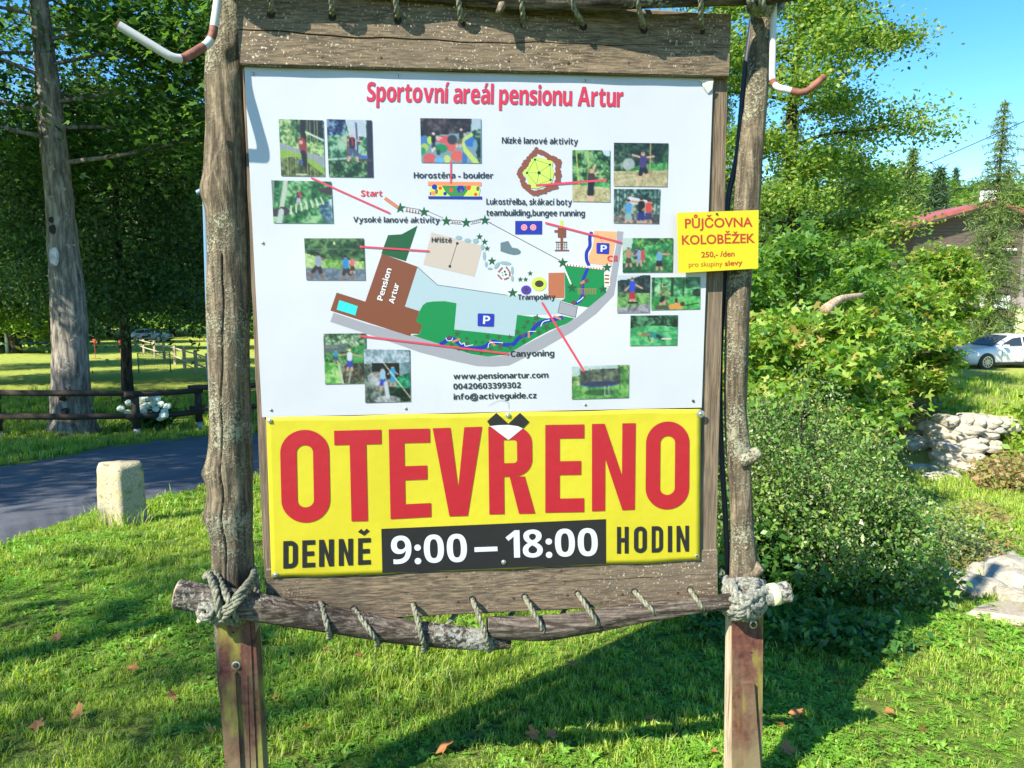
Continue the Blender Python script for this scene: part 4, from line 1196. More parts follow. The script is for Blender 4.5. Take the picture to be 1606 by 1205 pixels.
    part('rear_window', [(1.80, -.62, 1.06), (1.80, .62, 1.06), (1.38, .54, 1.31), (1.38, -.54, 1.31)], [(3, 2, 1, 0)], M_GLASS).location = (.03, 0, .02)
    mb = MB(); mb.box((-2.335, 0, .60), (.05, .72, .15)); part('grille', mb.V, mb.F, M_BLACK)
    mb = MB(); mb.box((-2.33, 0, .36), (.05, 1.0, .12)); part('air_intake', mb.V, mb.F, M_BLACK)
    root.location = tuple(P); root.rotation_euler = (0, 0, heading)
    return root
paint_w = ink('white_car_paint', (.74, .74, .74), .3, 1.0)
paint_s = ink('silver_car_paint', (.50, .50, .52), .3, 1.0)
P = D(1548, 580, 32.0)
car('parked_car', 'white saloon car with alloy wheels parked on the upper lawn by the house', paint_w, (P[0] + .92, 32.6, float(h(P[0] + 1, 32.6))), math.radians(9))
P = D(238, 529, 84)
car('parked_car', 'silver car parked in the distance beyond the left lawn', paint_s, (P[0], 84, float(h(P[0], 84))), math.radians(172))

# ------------------------------------------------------------------ things on the left lawn
def lawn_things():
    # trampoline, blue pad
    c = G(68, 530); Y = 60.0; c = np.array(at(68, Y))
    root = empty('trampoline', c, 'blue garden trampoline with dark net at the far end of the left lawn', 'trampoline'); WLOC[root.name] = c
    th = np.arange(25) * 2 * PI / 24
    ring = np.stack([c[0] + 1.5 * np.cos(th), c[1] + 1.5 * np.sin(th), np.full(25, c[2] + .85)], 1)
    V, F = tube(ring, .13, 8, False); obj('pad', V, F, ink('blue_pad', (.06, .2, .5), .5), root, True)
    obj('mat', ring[:24], [tuple(range(24))], M_BLACK, root)
    for k in range(6):
        a = k * PI / 3 + .3; p = c + [1.5 * math.cos(a), 1.5 * math.sin(a), 0]
        V, F = tube(np.array([p, p + [0, 0, 2.5]]), .035, 6); obj('pole', V, F, ink('blue_pole', (.1, .3, .6), .5), root)
    # white post and play box
    c = np.array(at(16, 58)); V, F = tube(np.array([c - [0, 0, .1], c + [0, 0, 2.2]]), .13, 8); tag(obj('garden_post', V, F, M_WHITEP, sm=True), 'white post on the far lawn at the left edge', 'post')
    c = np.array(at(18, 62)); tag(MB().box(c + [-.2, 0, .35], (2.2, .8, .7)).box(c + [-.2, 0, .75], (2.4, 1.0, .1)).obj('storage_box', ink('slate_box', (.09, .09, .13), .7)), 'dark storage box behind the white post on the far lawn', 'box')
    # small net
    a, b = G(218, 586), G(268, 584); k = 1.15
    root = empty('play_net', (a + b) / 2, 'thin-framed net for ball games standing on the left lawn', 'net'); WLOC[root.name] = (a + b) / 2
    m = ink('dark_net_frame', (.05, .10, .07), .6)
    s = a[1] / FPX * 32
    for p in (a, b):
        V, F = tube(np.array([p, p + [0, 0, s]]), .03, 6); obj('pole', V, F, m, root)
    V, F = tube(np.array([a + [0, 0, s], b + [0, 0, s]]), .02, 6); obj('top_cord', V, F, m, root)
    mb = MB(); 
    for i in range(1, 22):
        f = i / 22; p = a * (1 - f) + b * f; mb.add(*tube(np.array([p + [0, 0, .15], p + [0, 0, s]]), .006, 3, False))
    for i in range(10):
        z = .15 + (s - .15) * i / 10; mb.add(*tube(np.array([a + [0, 0, z], b + [0, 0, z]]), .006, 3, False))
    mb.obj('netting', m, root)
    # red-topped stands and a ball
    mr = ink('red_paint', (.45, .05, .04), .5)
    for x, lb in ((150, 'red-topped slim stand on the left lawn beside the big maple trunk'), (190, 'red-topped slim stand on the left lawn beside the slim tree trunk')):
        p = G(x, 563); s = p[1] / FPX
        root = empty('play_stand', p, lb, 'stand'); WLOC[root.name] = p
        V, F = tube(np.array([p, p + [0, 0, 30 * s]]), .02, 6); obj('pole', V, F, mr, root)
        MB().box(p + [0, 0, 28 * s], (5 * s, .06, 6 * s)).box(p + [2.5 * s, 0, 26 * s], (4 * s, .06, 2.5 * s)).obj('target_board', mr, root)
        MB().box(p + [0, 0, .02], (12 * s, .3, .04)).obj('foot', mr, root)
    p = G(168, 569); V, F = stone_mesh(4, 0.0); V = np.array(V) * .22 + p + [0, 0, .1]
    th = []
    nu, nv = 16, 10; V = []; F = []
    for i in range(nv + 1):
        for j in range(nu):
            a_, b_ = PI * i / nv, 2 * PI * j / nu
            V.append(p + np.array([math.sin(a_) * math.cos(b_), math.sin(a_) * math.sin(b_), math.cos(a_) + 1]) * .12)
    F = [(i * nu + j, (i + 1) * nu + j, (i + 1) * nu + (j + 1) % nu, i * nu + (j + 1) % nu) for i in range(nv) for j in range(nu)]
    tag(obj('ball', V, F, ink('orange_ball', (.5, .28, .12), .5), sm=True), 'pale orange ball lying on the left lawn', 'ball')
lawn_things()
def wires():
    def wire(p, q, y0, y1, lb, rad=.02, sag=.4):
        a, b = D(*p, y0), D(*q, y1); t = np.linspace(0, 1, 14)[:, None]
        P = a * (1 - t) + b * t; P[:, 2] -= (4 * t * (1 - t))[:, 0] * sag
        V, F = tube(P, rad, 6); tag(obj('power_line', V, F, M_BLACK), lb, 'cable')
    wire((1700, 148), (1250, 340), 26, 50, 'dark overhead cable slanting down from the right edge across the blue sky', .017, .15)
    wire((1760, 306), (1170, 290), 30, 40, 'thin pale overhead cable running level above the house roof', .014, -.1)
wires()
def fallen():
    pix = [(272, 1104), (430, 1107), (124, 1128), (514, 1030), (660, 1027), (836, 1166), (812, 1130), (1250, 1131), (1312, 1082), (1222, 1150), (866, 1167), (475, 1157), (208, 1060), (285, 893), (700, 1185), (60, 1150), (1118, 1193), (1236, 1192), (565, 1040), (1394, 1130), (900, 1052), (335, 1160), (620, 1205), (1020, 1140), (1450, 1160), (90, 1010)]
    g = np.random.default_rng(14)
    m = leafmat('withered_leaves', [(.36, .12, .035), (.42, .19, .06), (.24, .09, .04)], .25)
    protos = []
    for q in range(3):
        V = [(0, 0, 0)]; n = 16
        for i in range(n):
            a = i / n * 2 * PI; r = .5 * (1 + .38 * math.cos(5 * a) * (1 if a < 5 else .4)) * g.uniform(.9, 1.1)
            V.append((math.cos(a) * r, math.sin(a) * r * .85, .18 * r * math.cos(2 * a + q) + .06))
        me = mesh_np('fallen_leaf', V, [(0, 1 + i, 1 + (i + 1) % n) for i in range(n)]); me.materials.append(m); protos.append(me)
    for i, (x, y) in enumerate(pix):
        p = G(x, y); o = bpy.data.objects.new('fallen_leaf', protos[i % 3]); COL.objects.link(o)
        s = g.uniform(.035, .065)
        o.location = (p[0], p[1], p[2] + .035); o.scale = (s, s, s); o.rotation_euler = (g.normal(0, .4), g.normal(0, .4), g.uniform(0, 6.28))
        zx = 'at the left edge of the lawn' if x < 150 else 'left of the left steel foot' if x < 345 else 'just right of the left steel foot' if x < 560 else 'midway between the steel feet' if x < 900 else 'left of the right steel foot' if x < 1170 else 'right of the right steel foot' if x < 1270 else 'below the big shrub'
        zy = 'level with the lashed log' if y < 1000 else 'far' if y < 1060 else 'halfway' if y < 1125 else 'close'
        tag(o, '%s withered leaf %s, %s' % (('orange', 'brown', 'rust-brown')[i % 3], zx, {'level with the lashed log': 'beyond the log', 'far': 'near the log', 'halfway': 'mid-lawn', 'close': 'nearest the camera'}[zy]), 'leaf', 'fallen leaves on the lawn')
fallen()

# ------------------------------------------------------------------ the notice board frame
def Bq(pts, off): return [B(x, y, off) for x, y in pts]
def plank(name, quad, off, thick, mat, parent, crack=None, knot=(), seed=0):
    """sawn board with rounded edges, slightly uneven face and a recessed crack; quad = TL, TR, BR, BL photo pixels"""
    g = np.random.default_rng(seed)
    nu = 90
    rows = [0, .02, .25, .5, .75, .98, 1.0] if crack is None else None
    TL, TR, BR, BL = [B(x, y, off) for x, y in quad]
    N = -BN
    vert = np.linalg.norm(TR - TL) < np.linalg.norm(BL - TL)
    if vert: TL, TR, BR, BL = TR, BR, BL, TL     # run 'u' along the board
    ph = g.uniform(0, 6.28, 8)
    V = []; F = []
    def ck(u): return crack + .035 * math.sin(u * 5 + ph[0]) + .012 * math.sin(u * 23 + ph[1]) + .006 * math.sin(u * 61 + ph[2])
    for i in range(nu + 1):
        u = i / nu
        if crack is None: vs = [(0, -.004), (.02, 0), (.3, 0), (.7, 0), (.98, 0), (1.0, -.004)]
        else:
            c = ck(u); w = .006 + .006 * max(0, math.sin(u * 4 + ph[3])); w *= (1 if u < .85 else .4)
            dp = -.008 if u < .9 else -.002
            vs = [(0, -.004), (.02, 0), (c * .5, 0), (c - w, 0), (c - w * .3, dp), (c + w * .3, dp), (c + w, 0), (.75 + c * .12, 0), (.98, 0), (1.0, -.004)]
        for v, dz in vs:
            a = TL * (1 - u) + TR * u; b = BL * (1 - u) + BR * u
            if vert: a, b = a, b
            p = a * (1 - v) + b * v
            wv = .0012 * math.sin(u * 17 + ph[4] + v * 3) + .0008 * math.sin(u * 41 + ph[5])
            ed = (.0012 * math.sin(u * 37 + ph[6]) if v in (0, 1.0) else 0)
            V.append(p + N * (dz + wv * .7) + (b - a) / np.linalg.norm(b - a) * ed)
    k = len(vs)
    for i in range(nu):
        for j in range(k - 1): F.append((i * k + j, (i + 1) * k + j, (i + 1) * k + j + 1, i * k + j + 1))
    # sides and back
    b0 = len(V)
    for P in (TL, TR, BR, BL): V.append(P - N * thick)
    top = [i * k for i in range(nu + 1)]; bot = [i * k + k - 1 for i in range(nu + 1)]
    F.append(tuple(top[::-1]) + (b0, b0 + 1)); F.append(tuple(bot) + (b0 + 2, b0 + 3))
    F.append(tuple(range(k)) + (b0 + 3, b0)); F.append(tuple(nu * k + j for j in range(k))[::-1] + (b0 + 1, b0 + 2))
    F.append((b0, b0 + 3, b0 + 2, b0 + 1))
    return obj(name, V, F, mat, parent)
frame_base = B(770, 962, 0)
frame = empty('board_frame', frame_base, 'weathered grey plank frame carrying the sports area map and the yellow opening banner', 'sign frame')
WLOC[frame.name] = frame_base
plank('side_plank', [(379, 90), (416, 90), (452, 915), (415, 918)], -.004, .025, M_PLANKV, frame, seed=1)
plank('side_plank', [(1090, 105), (1142.5, 108), (1123.5, 880), (1075, 885)], -.004, .025, M_PLANKV, frame, seed=2)
plank('bottom_plank', [(417, 893), (1125, 862), (1125.5, 945), (419, 979)], .004, .028, M_PLANK, frame, crack=.50, seed=3)
plank('top_plank', [(369, -22), (1147, 22), (1143.5, 121), (376, 102)], .022, .03, M_PLANK, frame, crack=.56, seed=4)
plank('back_plank', [(420, 300), (1090, 300), (1090, 420), (420, 420)], -.008, .02, M_PLANKV, frame, seed=5)
plank('back_plank', [(425, 600), (1090, 595), (1090, 690), (425, 700)], -.0075, .02, M_PLANKV, frame, seed=6)
M_HOLE = ink('drilled_hole', (.01, .008, .006), .9)
def disc_at(px, py, r, off, k=12, h_=.001):
    """low round boss in front of the board"""
    c = B(px, py, off); N = -BN; Z = np.array([0, 0, 1.0])
    a = np.arange(k) * 2 * PI / k
    f = [c + N * h_ + BU * r * .8 * math.cos(t) + Z * r * .8 * math.sin(t) for t in a]
    m = [c + N * h_ * .5 + BU * r * math.cos(t) + Z * r * math.sin(t) for t in a]
    b = [c + BU * r * math.cos(t) + Z * r * math.sin(t) for t in a]
    V = f + m + b; F = [tuple(range(k))] + [(i + q * k, i + (q + 1) * k, (i + 1) % k + (q + 1) * k, (i + 1) % k + q * k) for q in (0, 1) for i in range(k)]
    return V, F
def screw(px, py, off, r, parent, mat=None, washer=None, name='screw'):
    if washer: obj('washer', *disc_at(px, py, washer, off, 16, .0015), M_ZINC, parent)
    o = obj(name, *disc_at(px, py, r, off + (.0018 if washer else 0), 10, .003), mat or M_ZINC, parent, True)
    V, F = disc_at(px, py, r * .35, off + .0032 + (.0018 if washer else 0), 6, .0002)
    obj('screw_slot', V, F, M_HOLE, o)
TOPH = [(425, 21), (521, 25), (624, 30), (724, 36), (821, 37), (915, 40), (1010, 45), (1100, 47)]
BOTH = [(487, 948), (555, 955), (648, 948), (741, 940), (823, 936), (906, 931), (995, 928), (1082, 925)]
for x, y in TOPH: obj('lacing_hole', *disc_at(x, y + 2, .0105, .0225, 12, .0004), M_HOLE, frame)
for x, y in BOTH: obj('lacing_hole', *disc_at(x, y, .0105, .0045, 12, .0004), M_HOLE, frame)
for x, y in ((447, 86), (505, 89), (597, 90), (700, 92), (797, 95), (891, 98), (986, 99), (1072, 104), (1120, 44)): obj('nail', *disc_at(x, y, .0042, .0225, 8, .0008), M_RUSTDOT, frame)
for x, y in ((700, 905), (880, 895), (975, 884), (1046, 880), (718, 944), (805, 938), (890, 934), (976, 932), (1063, 930)): obj('nail', *disc_at(x, y, .0042, .0045, 8, .0008), M_RUSTDOT, frame)

# ------------------------------------------------------------------ the printed map panel
def slab(name, quad, off, thick, mat, label=None, cat=None, parent=None, nx=1):
    f = Bq(quad, off); b = [p + BN * thick for p in f]
    o = MB().prism(f, b).obj(name, mat, parent, origin=None if parent else f[3])
    if not parent: tag(o, label, cat); WLOC[o.name] = np.array(o.location)
    return o
def white_panel_mat():
    t = NT('white_sheet'); c = t.coords()
    f = t.noise(c, 2.5, 4); 
    col = t.ramp(f, [(.3, (.385, .40, .435)), (.7, (.44, .45, .47))])
    st = t.noise(t.coords((1, 1, .15)), 26, 5, .7)
    col = t.mix(t.ramp(st, [(.62, 0.0), (.8, .22)]), col, (.36, .35, .31))
    t.base(col); t.b.inputs['Roughness'].default_value = .22; t.b.inputs['Specular IOR Level'].default_value = .5
    t.bump(t.noise(c, 1.6, 2), .35, .02)
    return t.m
panel = slab('map_panel', [(383, 104), (1118.5, 123), (1100.5, 639.5), (411, 654.5)], .004, .004, white_panel_mat(), 'large white printed map board with red heading and small photographs, on the plank frame', 'map board')
OFFP = .004
_layer = [0]
def lay(k=1):
    _layer[0] += k
    return OFFP + .00002 * _layer[0] + .0002
INK = {}
def inkm(c, rough=.3):
    key = tuple(round(v, 3) for v in c) + (rough,)
    if key not in INK: INK[key] = ink('print_ink', tuple(np.array(c) * .74), rough)
    return INK[key]
def poly(name, pts, col, parent=None, off=None, rough=.3):
    P = Bq(pts, off if off is not None else lay())
    # keep the face turned to the viewer
    V = np.array(P); n = np.cross(V - V[0], np.roll(V, -1, 0) - V[0]).sum(0)
    idx = list(range(len(P)))
    if n @ BN > 0: idx = idx[::-1]
    return obj(name, P, [tuple(idx)], inkm(col, rough) if isinstance(col, tuple) else col, parent or panel)
SEP = {'map_star', 'map_plank', 'pointer_line', 'map_rock', 'map_disc', 'map_trampoline'}
def weld(V, F):
    key = {}; idx = []; out = []
    for v in V:
        k = tuple(np.round(v, 5))
        if k not in key: key[k] = len(out); out.append(v)
        idx.append(key[k])
    G_ = [tuple(dict.fromkeys(idx[i] for i in f)) for f in F]
    return out, [f for f in G_ if len(f) > 2]
def polys(name, plist, col, parent=None, off=None, rough=.3):
    off = off if off is not None else lay()
    m = inkm(col, rough) if isinstance(col, tuple) else col
    if name in SEP:
        for i, pts in enumerate(plist): o = poly(name, pts, m, parent, off + i * 2e-6)
        return o
    mb = MB()
    for i, pts in enumerate(plist):
        P = Bq(pts, off + (0 if name in ('map_river', 'scratch') else i * 4e-6)); V = np.array(P); n = np.cross(V - V[0], np.roll(V, -1, 0) - V[0]).sum(0)
        if n @ BN > 0: P = P[::-1]
        mb.add(P, [tuple(range(len(P)))])
    V, F = weld(mb.V, mb.F)
    o = obj(name, V, F, m, parent or panel)
    if name in ('map_line', 'map_rung', 'map_bark_ring', 'map_tower', 'map_wall'): o['kind'] = 'stuff'
    return o
def circ(x, y, r, k=16, ry=None, rot=0):
    ry = ry or r; c, s = math.cos(rot), math.sin(rot)
    return [(x + r * math.cos(a) * c - ry * math.sin(a) * s, y + r * math.cos(a) * s + ry * math.sin(a) * c) for a in [i * 2 * PI / k for i in range(k)]]
def star(x, y, r, rot=0):
    return [(x + math.sin(rot + i * PI / 5) * (r if i % 2 == 0 else r * .42), y - math.cos(rot + i * PI / 5) * (r if i % 2 == 0 else r * .42)) for i in range(10)]
def seg(x0, y0, x1, y1, w):
    d = math.hypot(x1 - x0, y1 - y0) or 1; nx, ny = -(y1 - y0) / d * w / 2, (x1 - x0) / d * w / 2
    return [(x0 + nx, y0 + ny), (x1 + nx, y1 + ny), (x1 - nx, y1 - ny), (x0 - nx, y0 - ny)]
def strip(pts, w):
    P = np.array(catmull([(x, y, 0) for x, y in pts], 5))[:, :2]
    T = np.gradient(P, axis=0); T /= np.linalg.norm(T, axis=1)[:, None]; Nn = np.stack([-T[:, 1], T[:, 0]], 1) * w / 2
    return [[tuple(P[i] + Nn[i]), tuple(P[i + 1] + Nn[i + 1]), tuple(P[i + 1] - Nn[i + 1]), tuple(P[i] - Nn[i])] for i in range(len(P) - 1)]

C_TXT = (.022, .026, .035); C_RED = (.60, .028, .045); C_GRN = (.0, .21, .055); C_DGRN = (.008, .085, .025); C_BLUE = (.008, .022, .32)
C_BRN = (.19, .055, .025); C_GREY = (.30, .30, .34); C_LBL = (.36, .47, .52); C_OR = (.80, .24, .10); C_BEI = (.50, .42, .36)
def print_map():
    polys_ = polys
    # access road round the plot
    poly('map_shape', [(518, 505), (523, 490.5), (575, 508), (644, 526), (689, 539), (738, 556), (765, 559.5), (787, 558.5), (812, 547), (855, 524.5), (885, 509.5), (905, 498), (922, 483), (949, 461), (955, 450), (960.5, 417), (966.5, 385), (968, 362.5), (978, 363.7), (970, 420), (963, 463.5), (935.5, 492), (897, 521), (850, 548), (798.5, 573.5), (774, 575.5), (748.5, 574.5), (705, 565), (659, 553), (600, 532)], C_GREY)
    poly('map_shape', [(655, 419), (686, 447), (778, 461), (797, 463), (860, 467.6), (882, 470), (877, 475), (874.5, 493), (811, 494.5), (807, 528), (712, 518), (669, 475), (657, 488), (634, 481)], C_LBL)
    poly('map_shape', [(608.6, 369), (630, 367.6), (655, 354), (636.5, 410), (598, 398)], C_DGRN)
    poly('map_shape', [(657.6, 489), (663, 479), (669, 474.5), (680, 473), (697, 472.5), (716, 475.8), (714, 500), (712.4, 517), (760, 522), (807, 527.5), (811, 494), (835, 497), (862, 500), (884, 496), (901, 499.5), (890, 507), (862, 518.5), (840, 530), (812, 546.5), (790, 557), (765, 559.3), (738.6, 555.5), (700, 543), (646, 526), (658, 524.5), (662, 509.5), (652.5, 505)], C_GRN)
    poly('map_shape', [(528, 459), (573, 473.3), (599, 398), (655, 418.6), (635, 481), (657.5, 488), (652.5, 505), (662, 509.5), (657.5, 524.3), (645, 523.5), (643.4, 527.5), (518.2, 487.3)], C_BRN)
    poly('map_shape', [(532, 470.8), (561, 480.3), (557.3, 495), (528, 485.8)], (.03, .58, .60))
    poly('map_shape', [(676.8, 364.5), (757, 386), (744, 434), (663.9, 415.3)], C_BEI)
    polys_('map_line', [seg(717, 382, 705.5, 418, .9), circ(717.3, 382, 2.3), circ(705.6, 418, 2.3)], C_TXT)
    poly('map_shape', [(860.3, 428.3), (885.4, 427.8), (885.2, 467.6), (860, 467.6)], (.42, .13, .06))
    poly('map_shape', [(885.7, 416), (947, 420.5), (951, 459), (922.5, 482.3), (905, 479.5), (880, 472), (886, 468)], C_GRN)
    poly('map_shape', [(878.7, 473.3), (905.7, 481.3), (902.5, 498.2), (875, 490.8)], C_GREY)
    polys_('map_line', [seg(878.7, 473.3, 905.7, 481.3, .7), seg(905.7, 481.3, 902.5, 498.2, .7), seg(902.5, 498.2, 875, 490.8, .7), seg(875, 490.8, 878.7, 473.3, .7)], C_TXT)
    poly('map_shape', [(931.8, 362), (968, 363.7), (963, 392), (958.7, 417), (955, 413), (949, 416), (924.3, 413.5), (923, 402), (929, 390), (931, 380)], (.88, .36, .17))
    polys_('map_river', strip([(928, 364), (925, 372), (925, 386), (920, 396), (920, 408), (923, 417), (918, 430), (914, 442), (914, 460), (911, 470), (904, 475), (899, 476)], 5.2), C_BLUE)
    polys_('map_river', strip([(690, 541), (698, 536), (705, 531), (713, 533), (720, 539), (728, 544.5), (743.6, 546.6), (760, 544), (768, 538), (775, 536), (782, 538), (790, 541), (805, 540), (810, 534), (817, 528), (828, 524.5), (834, 520), (838, 514), (845, 508), (855, 504), (868, 501), (882.8, 498)], 6.2), C_BLUE)
    polys_('map_line', strip([(699, 530), (702, 534.5), (708, 534), (710, 530)], .9) + strip([(720, 536), (724, 540), (728, 538), (730, 543), (742, 541)], .9) + strip([(765, 546), (768, 538), (778, 537), (789, 538)], .9) + strip([(848, 512), (852, 505), (862, 502)], 1.2) + strip([(829, 520), (841, 520)], .9) + strip([(905, 474), (911, 470), (915, 466)], 1.2), (.75, .8, .9))
    mp = lambda x, y: (640 + .1619 * x, 480 + .1619 * y)
    sm = [(478, 270, 6.2), (570, 315, 4), (655, 350, 4.2), (720, 352, 3.6), (772, 297, 5.2), (880, 300, 5), (985, 300, 4.6), (1060, 255, 6), (1125, 205, 5), (1155, 155, 5.2), (1245, 115, 6.4), (1340, 205, 7.6), (1265, 258, 5.5), (1120, 340, 5), (990, 400, 4.5), (890, 400, 5.5), (420, 375, 4.5), (490, 420, 3.5), (570, 432, 4), (710, 455, 4), (630, 430, 3.2), (800, 415, 5.5)]
    polys_('map_star', [star(*mp(x, y), r, i * .4) for i, (x, y, r) in enumerate(sm)], (.03, .10, .035))
    polys_('map_star', [star(627.8, 326.6, 9), star(665, 332.8, 8.6), star(700, 347, 8.6), star(731, 349.5, 8.6), star(760.5, 345.7, 8.6), star(882.5, 412.3, 8.6), star(952, 419.8, 8), star(897, 452, 8.6), star(945.5, 454, 7.4), star(804, 459.6, 8.4), star(771.5, 409.8, 7.2), star(752, 371.5, 5.6), star(760, 379.5, 5.6), star(764, 390, 5), star(816, 438.5, 4.6), star(824.3, 438.5, 4.4), star(831.5, 429, 4.6)], C_DGRN)
    polys_('map_plank', [seg(709, 536.5, 721, 532, 3.4), seg(767.5, 534.5, 776.5, 542.5, 3.4), seg(829.3, 520, 829.3, 530, 3.2), seg(868, 496, 880, 501, 3.2), seg(911, 445, 919.5, 439, 4), seg(603.5, 311, 624.5, 326, 5.6)], (.50, .19, .10))
    polys_('map_rock', [circ(704.5, 529.5, 3.2), circ(732.5, 538.3, 2.6), circ(786, 541, 3), circ(838, 507.5, 2.8), circ(820, 526, 2.8), circ(920, 440.5, 3.6), circ(899.5, 474.5, 3.6), circ(912, 448.5, 2.8), circ(916, 466, 2.8)], (.10, .055, .05))
    polys_('map_line', [seg(765, 348, 879, 409, .8), seg(770, 349, 769, 349, .8), seg(635, 325, 660, 329, .6), seg(635, 331, 660, 335.5, .6), seg(670, 331, 695, 342, .6), seg(668, 336, 692, 347, .6), seg(706, 345.5, 725, 346.5, .6), seg(706, 350.5, 725, 352, .6), seg(738, 347.5, 754, 343.5, .6), seg(738, 352, 754, 348.5, .6), seg(686, 447, 655, 419, .8), seg(686, 447, 795, 463, .6), seg(936, 366, 950, 388, .5)] , C_TXT)
    polys_('map_rung', [seg(638 + i * 4.6, 326.5 + i * .9, 638 + i * 4.6, 333 + i * .8, 1.3) for i in range(5)] + [seg(708.5 + i * 3.8, 348.4 + i * .2, 710.5 + i * 3.8, 348.5 + i * .2, 2) for i in range(4)], (.25, .05, .03))
    polys_('map_rung', [seg(740 + i * 3, 350 - i * .8, 742 + i * 3, 347.5 - i * .8, .6) for i in range(5)], C_TXT)
    polys_('map_rung', [seg(888, 415, 945, 421.5, 3.4)], (.8, .78, .74)); polys_('map_rung', [seg(890 + i * 4.6, 414 + i * .55, 890 + i * 4.6, 417.6 + i * .55, 1.6) for i in range(13)], (.30, .04, .04))
    polys_('map_line', [seg(884, 419, 895.5, 446, 2.2)], (.75, .78, .8))
    poly('map_shape', [(947.5, 428), (956.5, 430), (957, 448), (948, 451)], (.75, .72, .6)); polys_('map_rung', [seg(948.5, 432 + i * 5.6, 955.5, 432.5 + i * 5.6, 2.6) for i in range(3)], (.28, .05, .03))
    polys_('map_rung', [seg(905, 453, 936, 453.5, .7)] + [seg(906.5 + i * 2.5, 453, 907 + i * 2.5, 462, .8) for i in range(12)], (.40, .20, .08))
    polys_('map_rock', [circ(719.5, 373, 5.2, 14, 3.2), circ(733.5, 377.4, 5.2, 14, 3.2), circ(746, 378, 4.5, 14, 4), circ(756.7, 387.5, 2.7, 14, 4.8), circ(759.5, 401.5, 2.3, 14, 7), circ(762.5, 414.5, 2.1, 14, 4.6), circ(768.5, 421.5, 3.8, 14, 1.8), circ(779.5, 416.5, 6.4, 14, 2.8, -.9), circ(793, 413, 9, 14, 2.8, .13), circ(803.4, 424.5, 2, 14, 6.8), circ(803.4, 437, 2, 14, 5)], (.24, .36, .40))
    poly('map_shape', [(785, 381), (797, 378), (803, 388.5), (812, 390), (817, 394.5), (815, 398.5), (806, 400), (797, 398), (785, 394)], (.11, .17, .20))
    polys_('map_plank', [seg(781.5, 427, 788, 419.5, 2.3), seg(793.5, 418.5, 798.5, 425.5, 2.3), seg(799.3, 426, 799.3, 433.5, 2.3), seg(780.5, 431, 787, 438, 2.3), seg(790.5, 438.5, 798, 435.5, 2.3)], (.28, .09, .04))
    polys_('map_rock', [circ(791.5, 426, 1.5), circ(793.2, 430.6, 1.5), circ(787.5, 428, .8), circ(788.5, 432, .8)], C_TXT)
    polys_('map_trampoline', [circ(845.5, 445.5, 11.6, 24, 11)], (.52, .66, .06)); polys_('map_trampoline', [circ(845.8, 445.3, 7, 20, 5.4)], (.04, .03, .02))
    polys_('map_trampoline', [circ(825.2, 455, 8, 20, 7.2)], (.07, .03, .32)); polys_('map_trampoline', [circ(825.2, 455, 3, 16)], (.05, .03, .08))
    # archery blue panel, tower
    poly('map_shape', [(808, 346.7), (850.2, 346.7), (850.2, 367.8), (808, 367.8)], C_BLUE)
    polys_('map_disc', [circ(822, 356.8, 4.9), circ(836.2, 356.8, 4.9)], (.85, .30, .35))
    polys_('map_disc', [circ(822, 356.8, 3.1), circ(836.2, 356.8, 3.1)], (.75, .12, .18))
    polys_('map_disc', [circ(822, 356.8, 1.6), circ(836.2, 356.8, 1.6)], (.85, .40, .45))
    poly('map_tower', [(878.2, 346), (882.6, 346), (882.6, 358), (878.2, 358)], (.52, .66, .06))
    polys_('map_tower', [[(874.8, 358), (887.7, 358), (887.7, 372.8), (874.8, 372.8)], [(869.5, 361), (874.8, 361), (874.8, 364.8), (869.5, 364.8)], [(879, 372.8), (882.8, 372.8), (882.8, 393.5), (879, 393.5)], seg(871, 380, 889.5, 380, 1.5), seg(870, 393, 892.5, 393, 2)], C_BRN)
    polys_('map_tower', [seg(x, 380, x, 393, .5) for x in (873, 876, 885.5, 888.5)] + [seg(872, y, 890, y, .5) for y in (384, 388)], C_TXT)
    # climbing wall
    poly('map_wall', [(671.2, 284.8), (754.8, 285.6), (754.8, 291.8), (671.2, 291.2)], C_OR)
    poly('map_wall', [(677, 291.3), (751, 291.8), (753.5, 297), (750.5, 308.6), (675, 308), (673.8, 300)], (.52, .66, .06))
    poly('map_wall', [(693, 291.4), (740, 291.7), (736, 296), (727, 308.2), (706, 308), (698, 300)], (.03, .22, .04))
    polys_('map_wall', [circ(681.5, 293.5, 4.4), circ(722.5, 297, 6.6, 6), circ(698, 304, 3.2, 6)], C_BLUE)
    polys_('map_wall', [circ(690.5, 295.3, 3.2, 6), circ(707.5, 298.2, 3), circ(735, 295, 4.2, 5), circ(746, 305, 3.2, 5)], (.68, .05, .03))
    polys_('map_wall', [circ(684.5, 300.5, 2.4, 10, 4.4), circ(675.5, 304, 1.7, 10, 2.8), circ(749.5, 296.2, 2.7, 10, 4), circ(723.5, 301, 2.6, 10, 4), circ(709, 294, 3.6, 10, 1), circ(710.5, 305, 2.4, 10, 1)], (.13, .11, .10))
    poly('map_wall', [(676.5, 300), (682.5, 300), (683, 307), (676, 306.4)], C_OR)
    poly('map_wall', [(671.8, 307.9), (756, 308.4), (756, 312.8), (671.8, 312)], C_BLUE)
    # low rope course
    g = np.random.default_rng(3)
    ring = [(838, 238), (852, 240), (861, 246), (870, 250), (876, 255), (875, 266), (876, 278), (873, 288), (862, 296), (850, 300), (840, 304), (829, 297), (822, 290), (818, 279), (815, 270), (823, 260), (829, 250)]
    R_ = catmull([(x, y, 0) for x, y in ring + ring[:1]], 5)
    polys_('map_bark_ring', [circ(x + g.normal(0, 1.6), y + g.normal(0, 1.6), g.uniform(2.2, 3.6), 9) for x, y, _ in R_], (.22, .065, .035))
    polys_('map_bark_ring', [circ(x + g.normal(0, 1), y + g.normal(0, 1), 3.4, 9) for x, y, _ in R_], (.22, .065, .035))
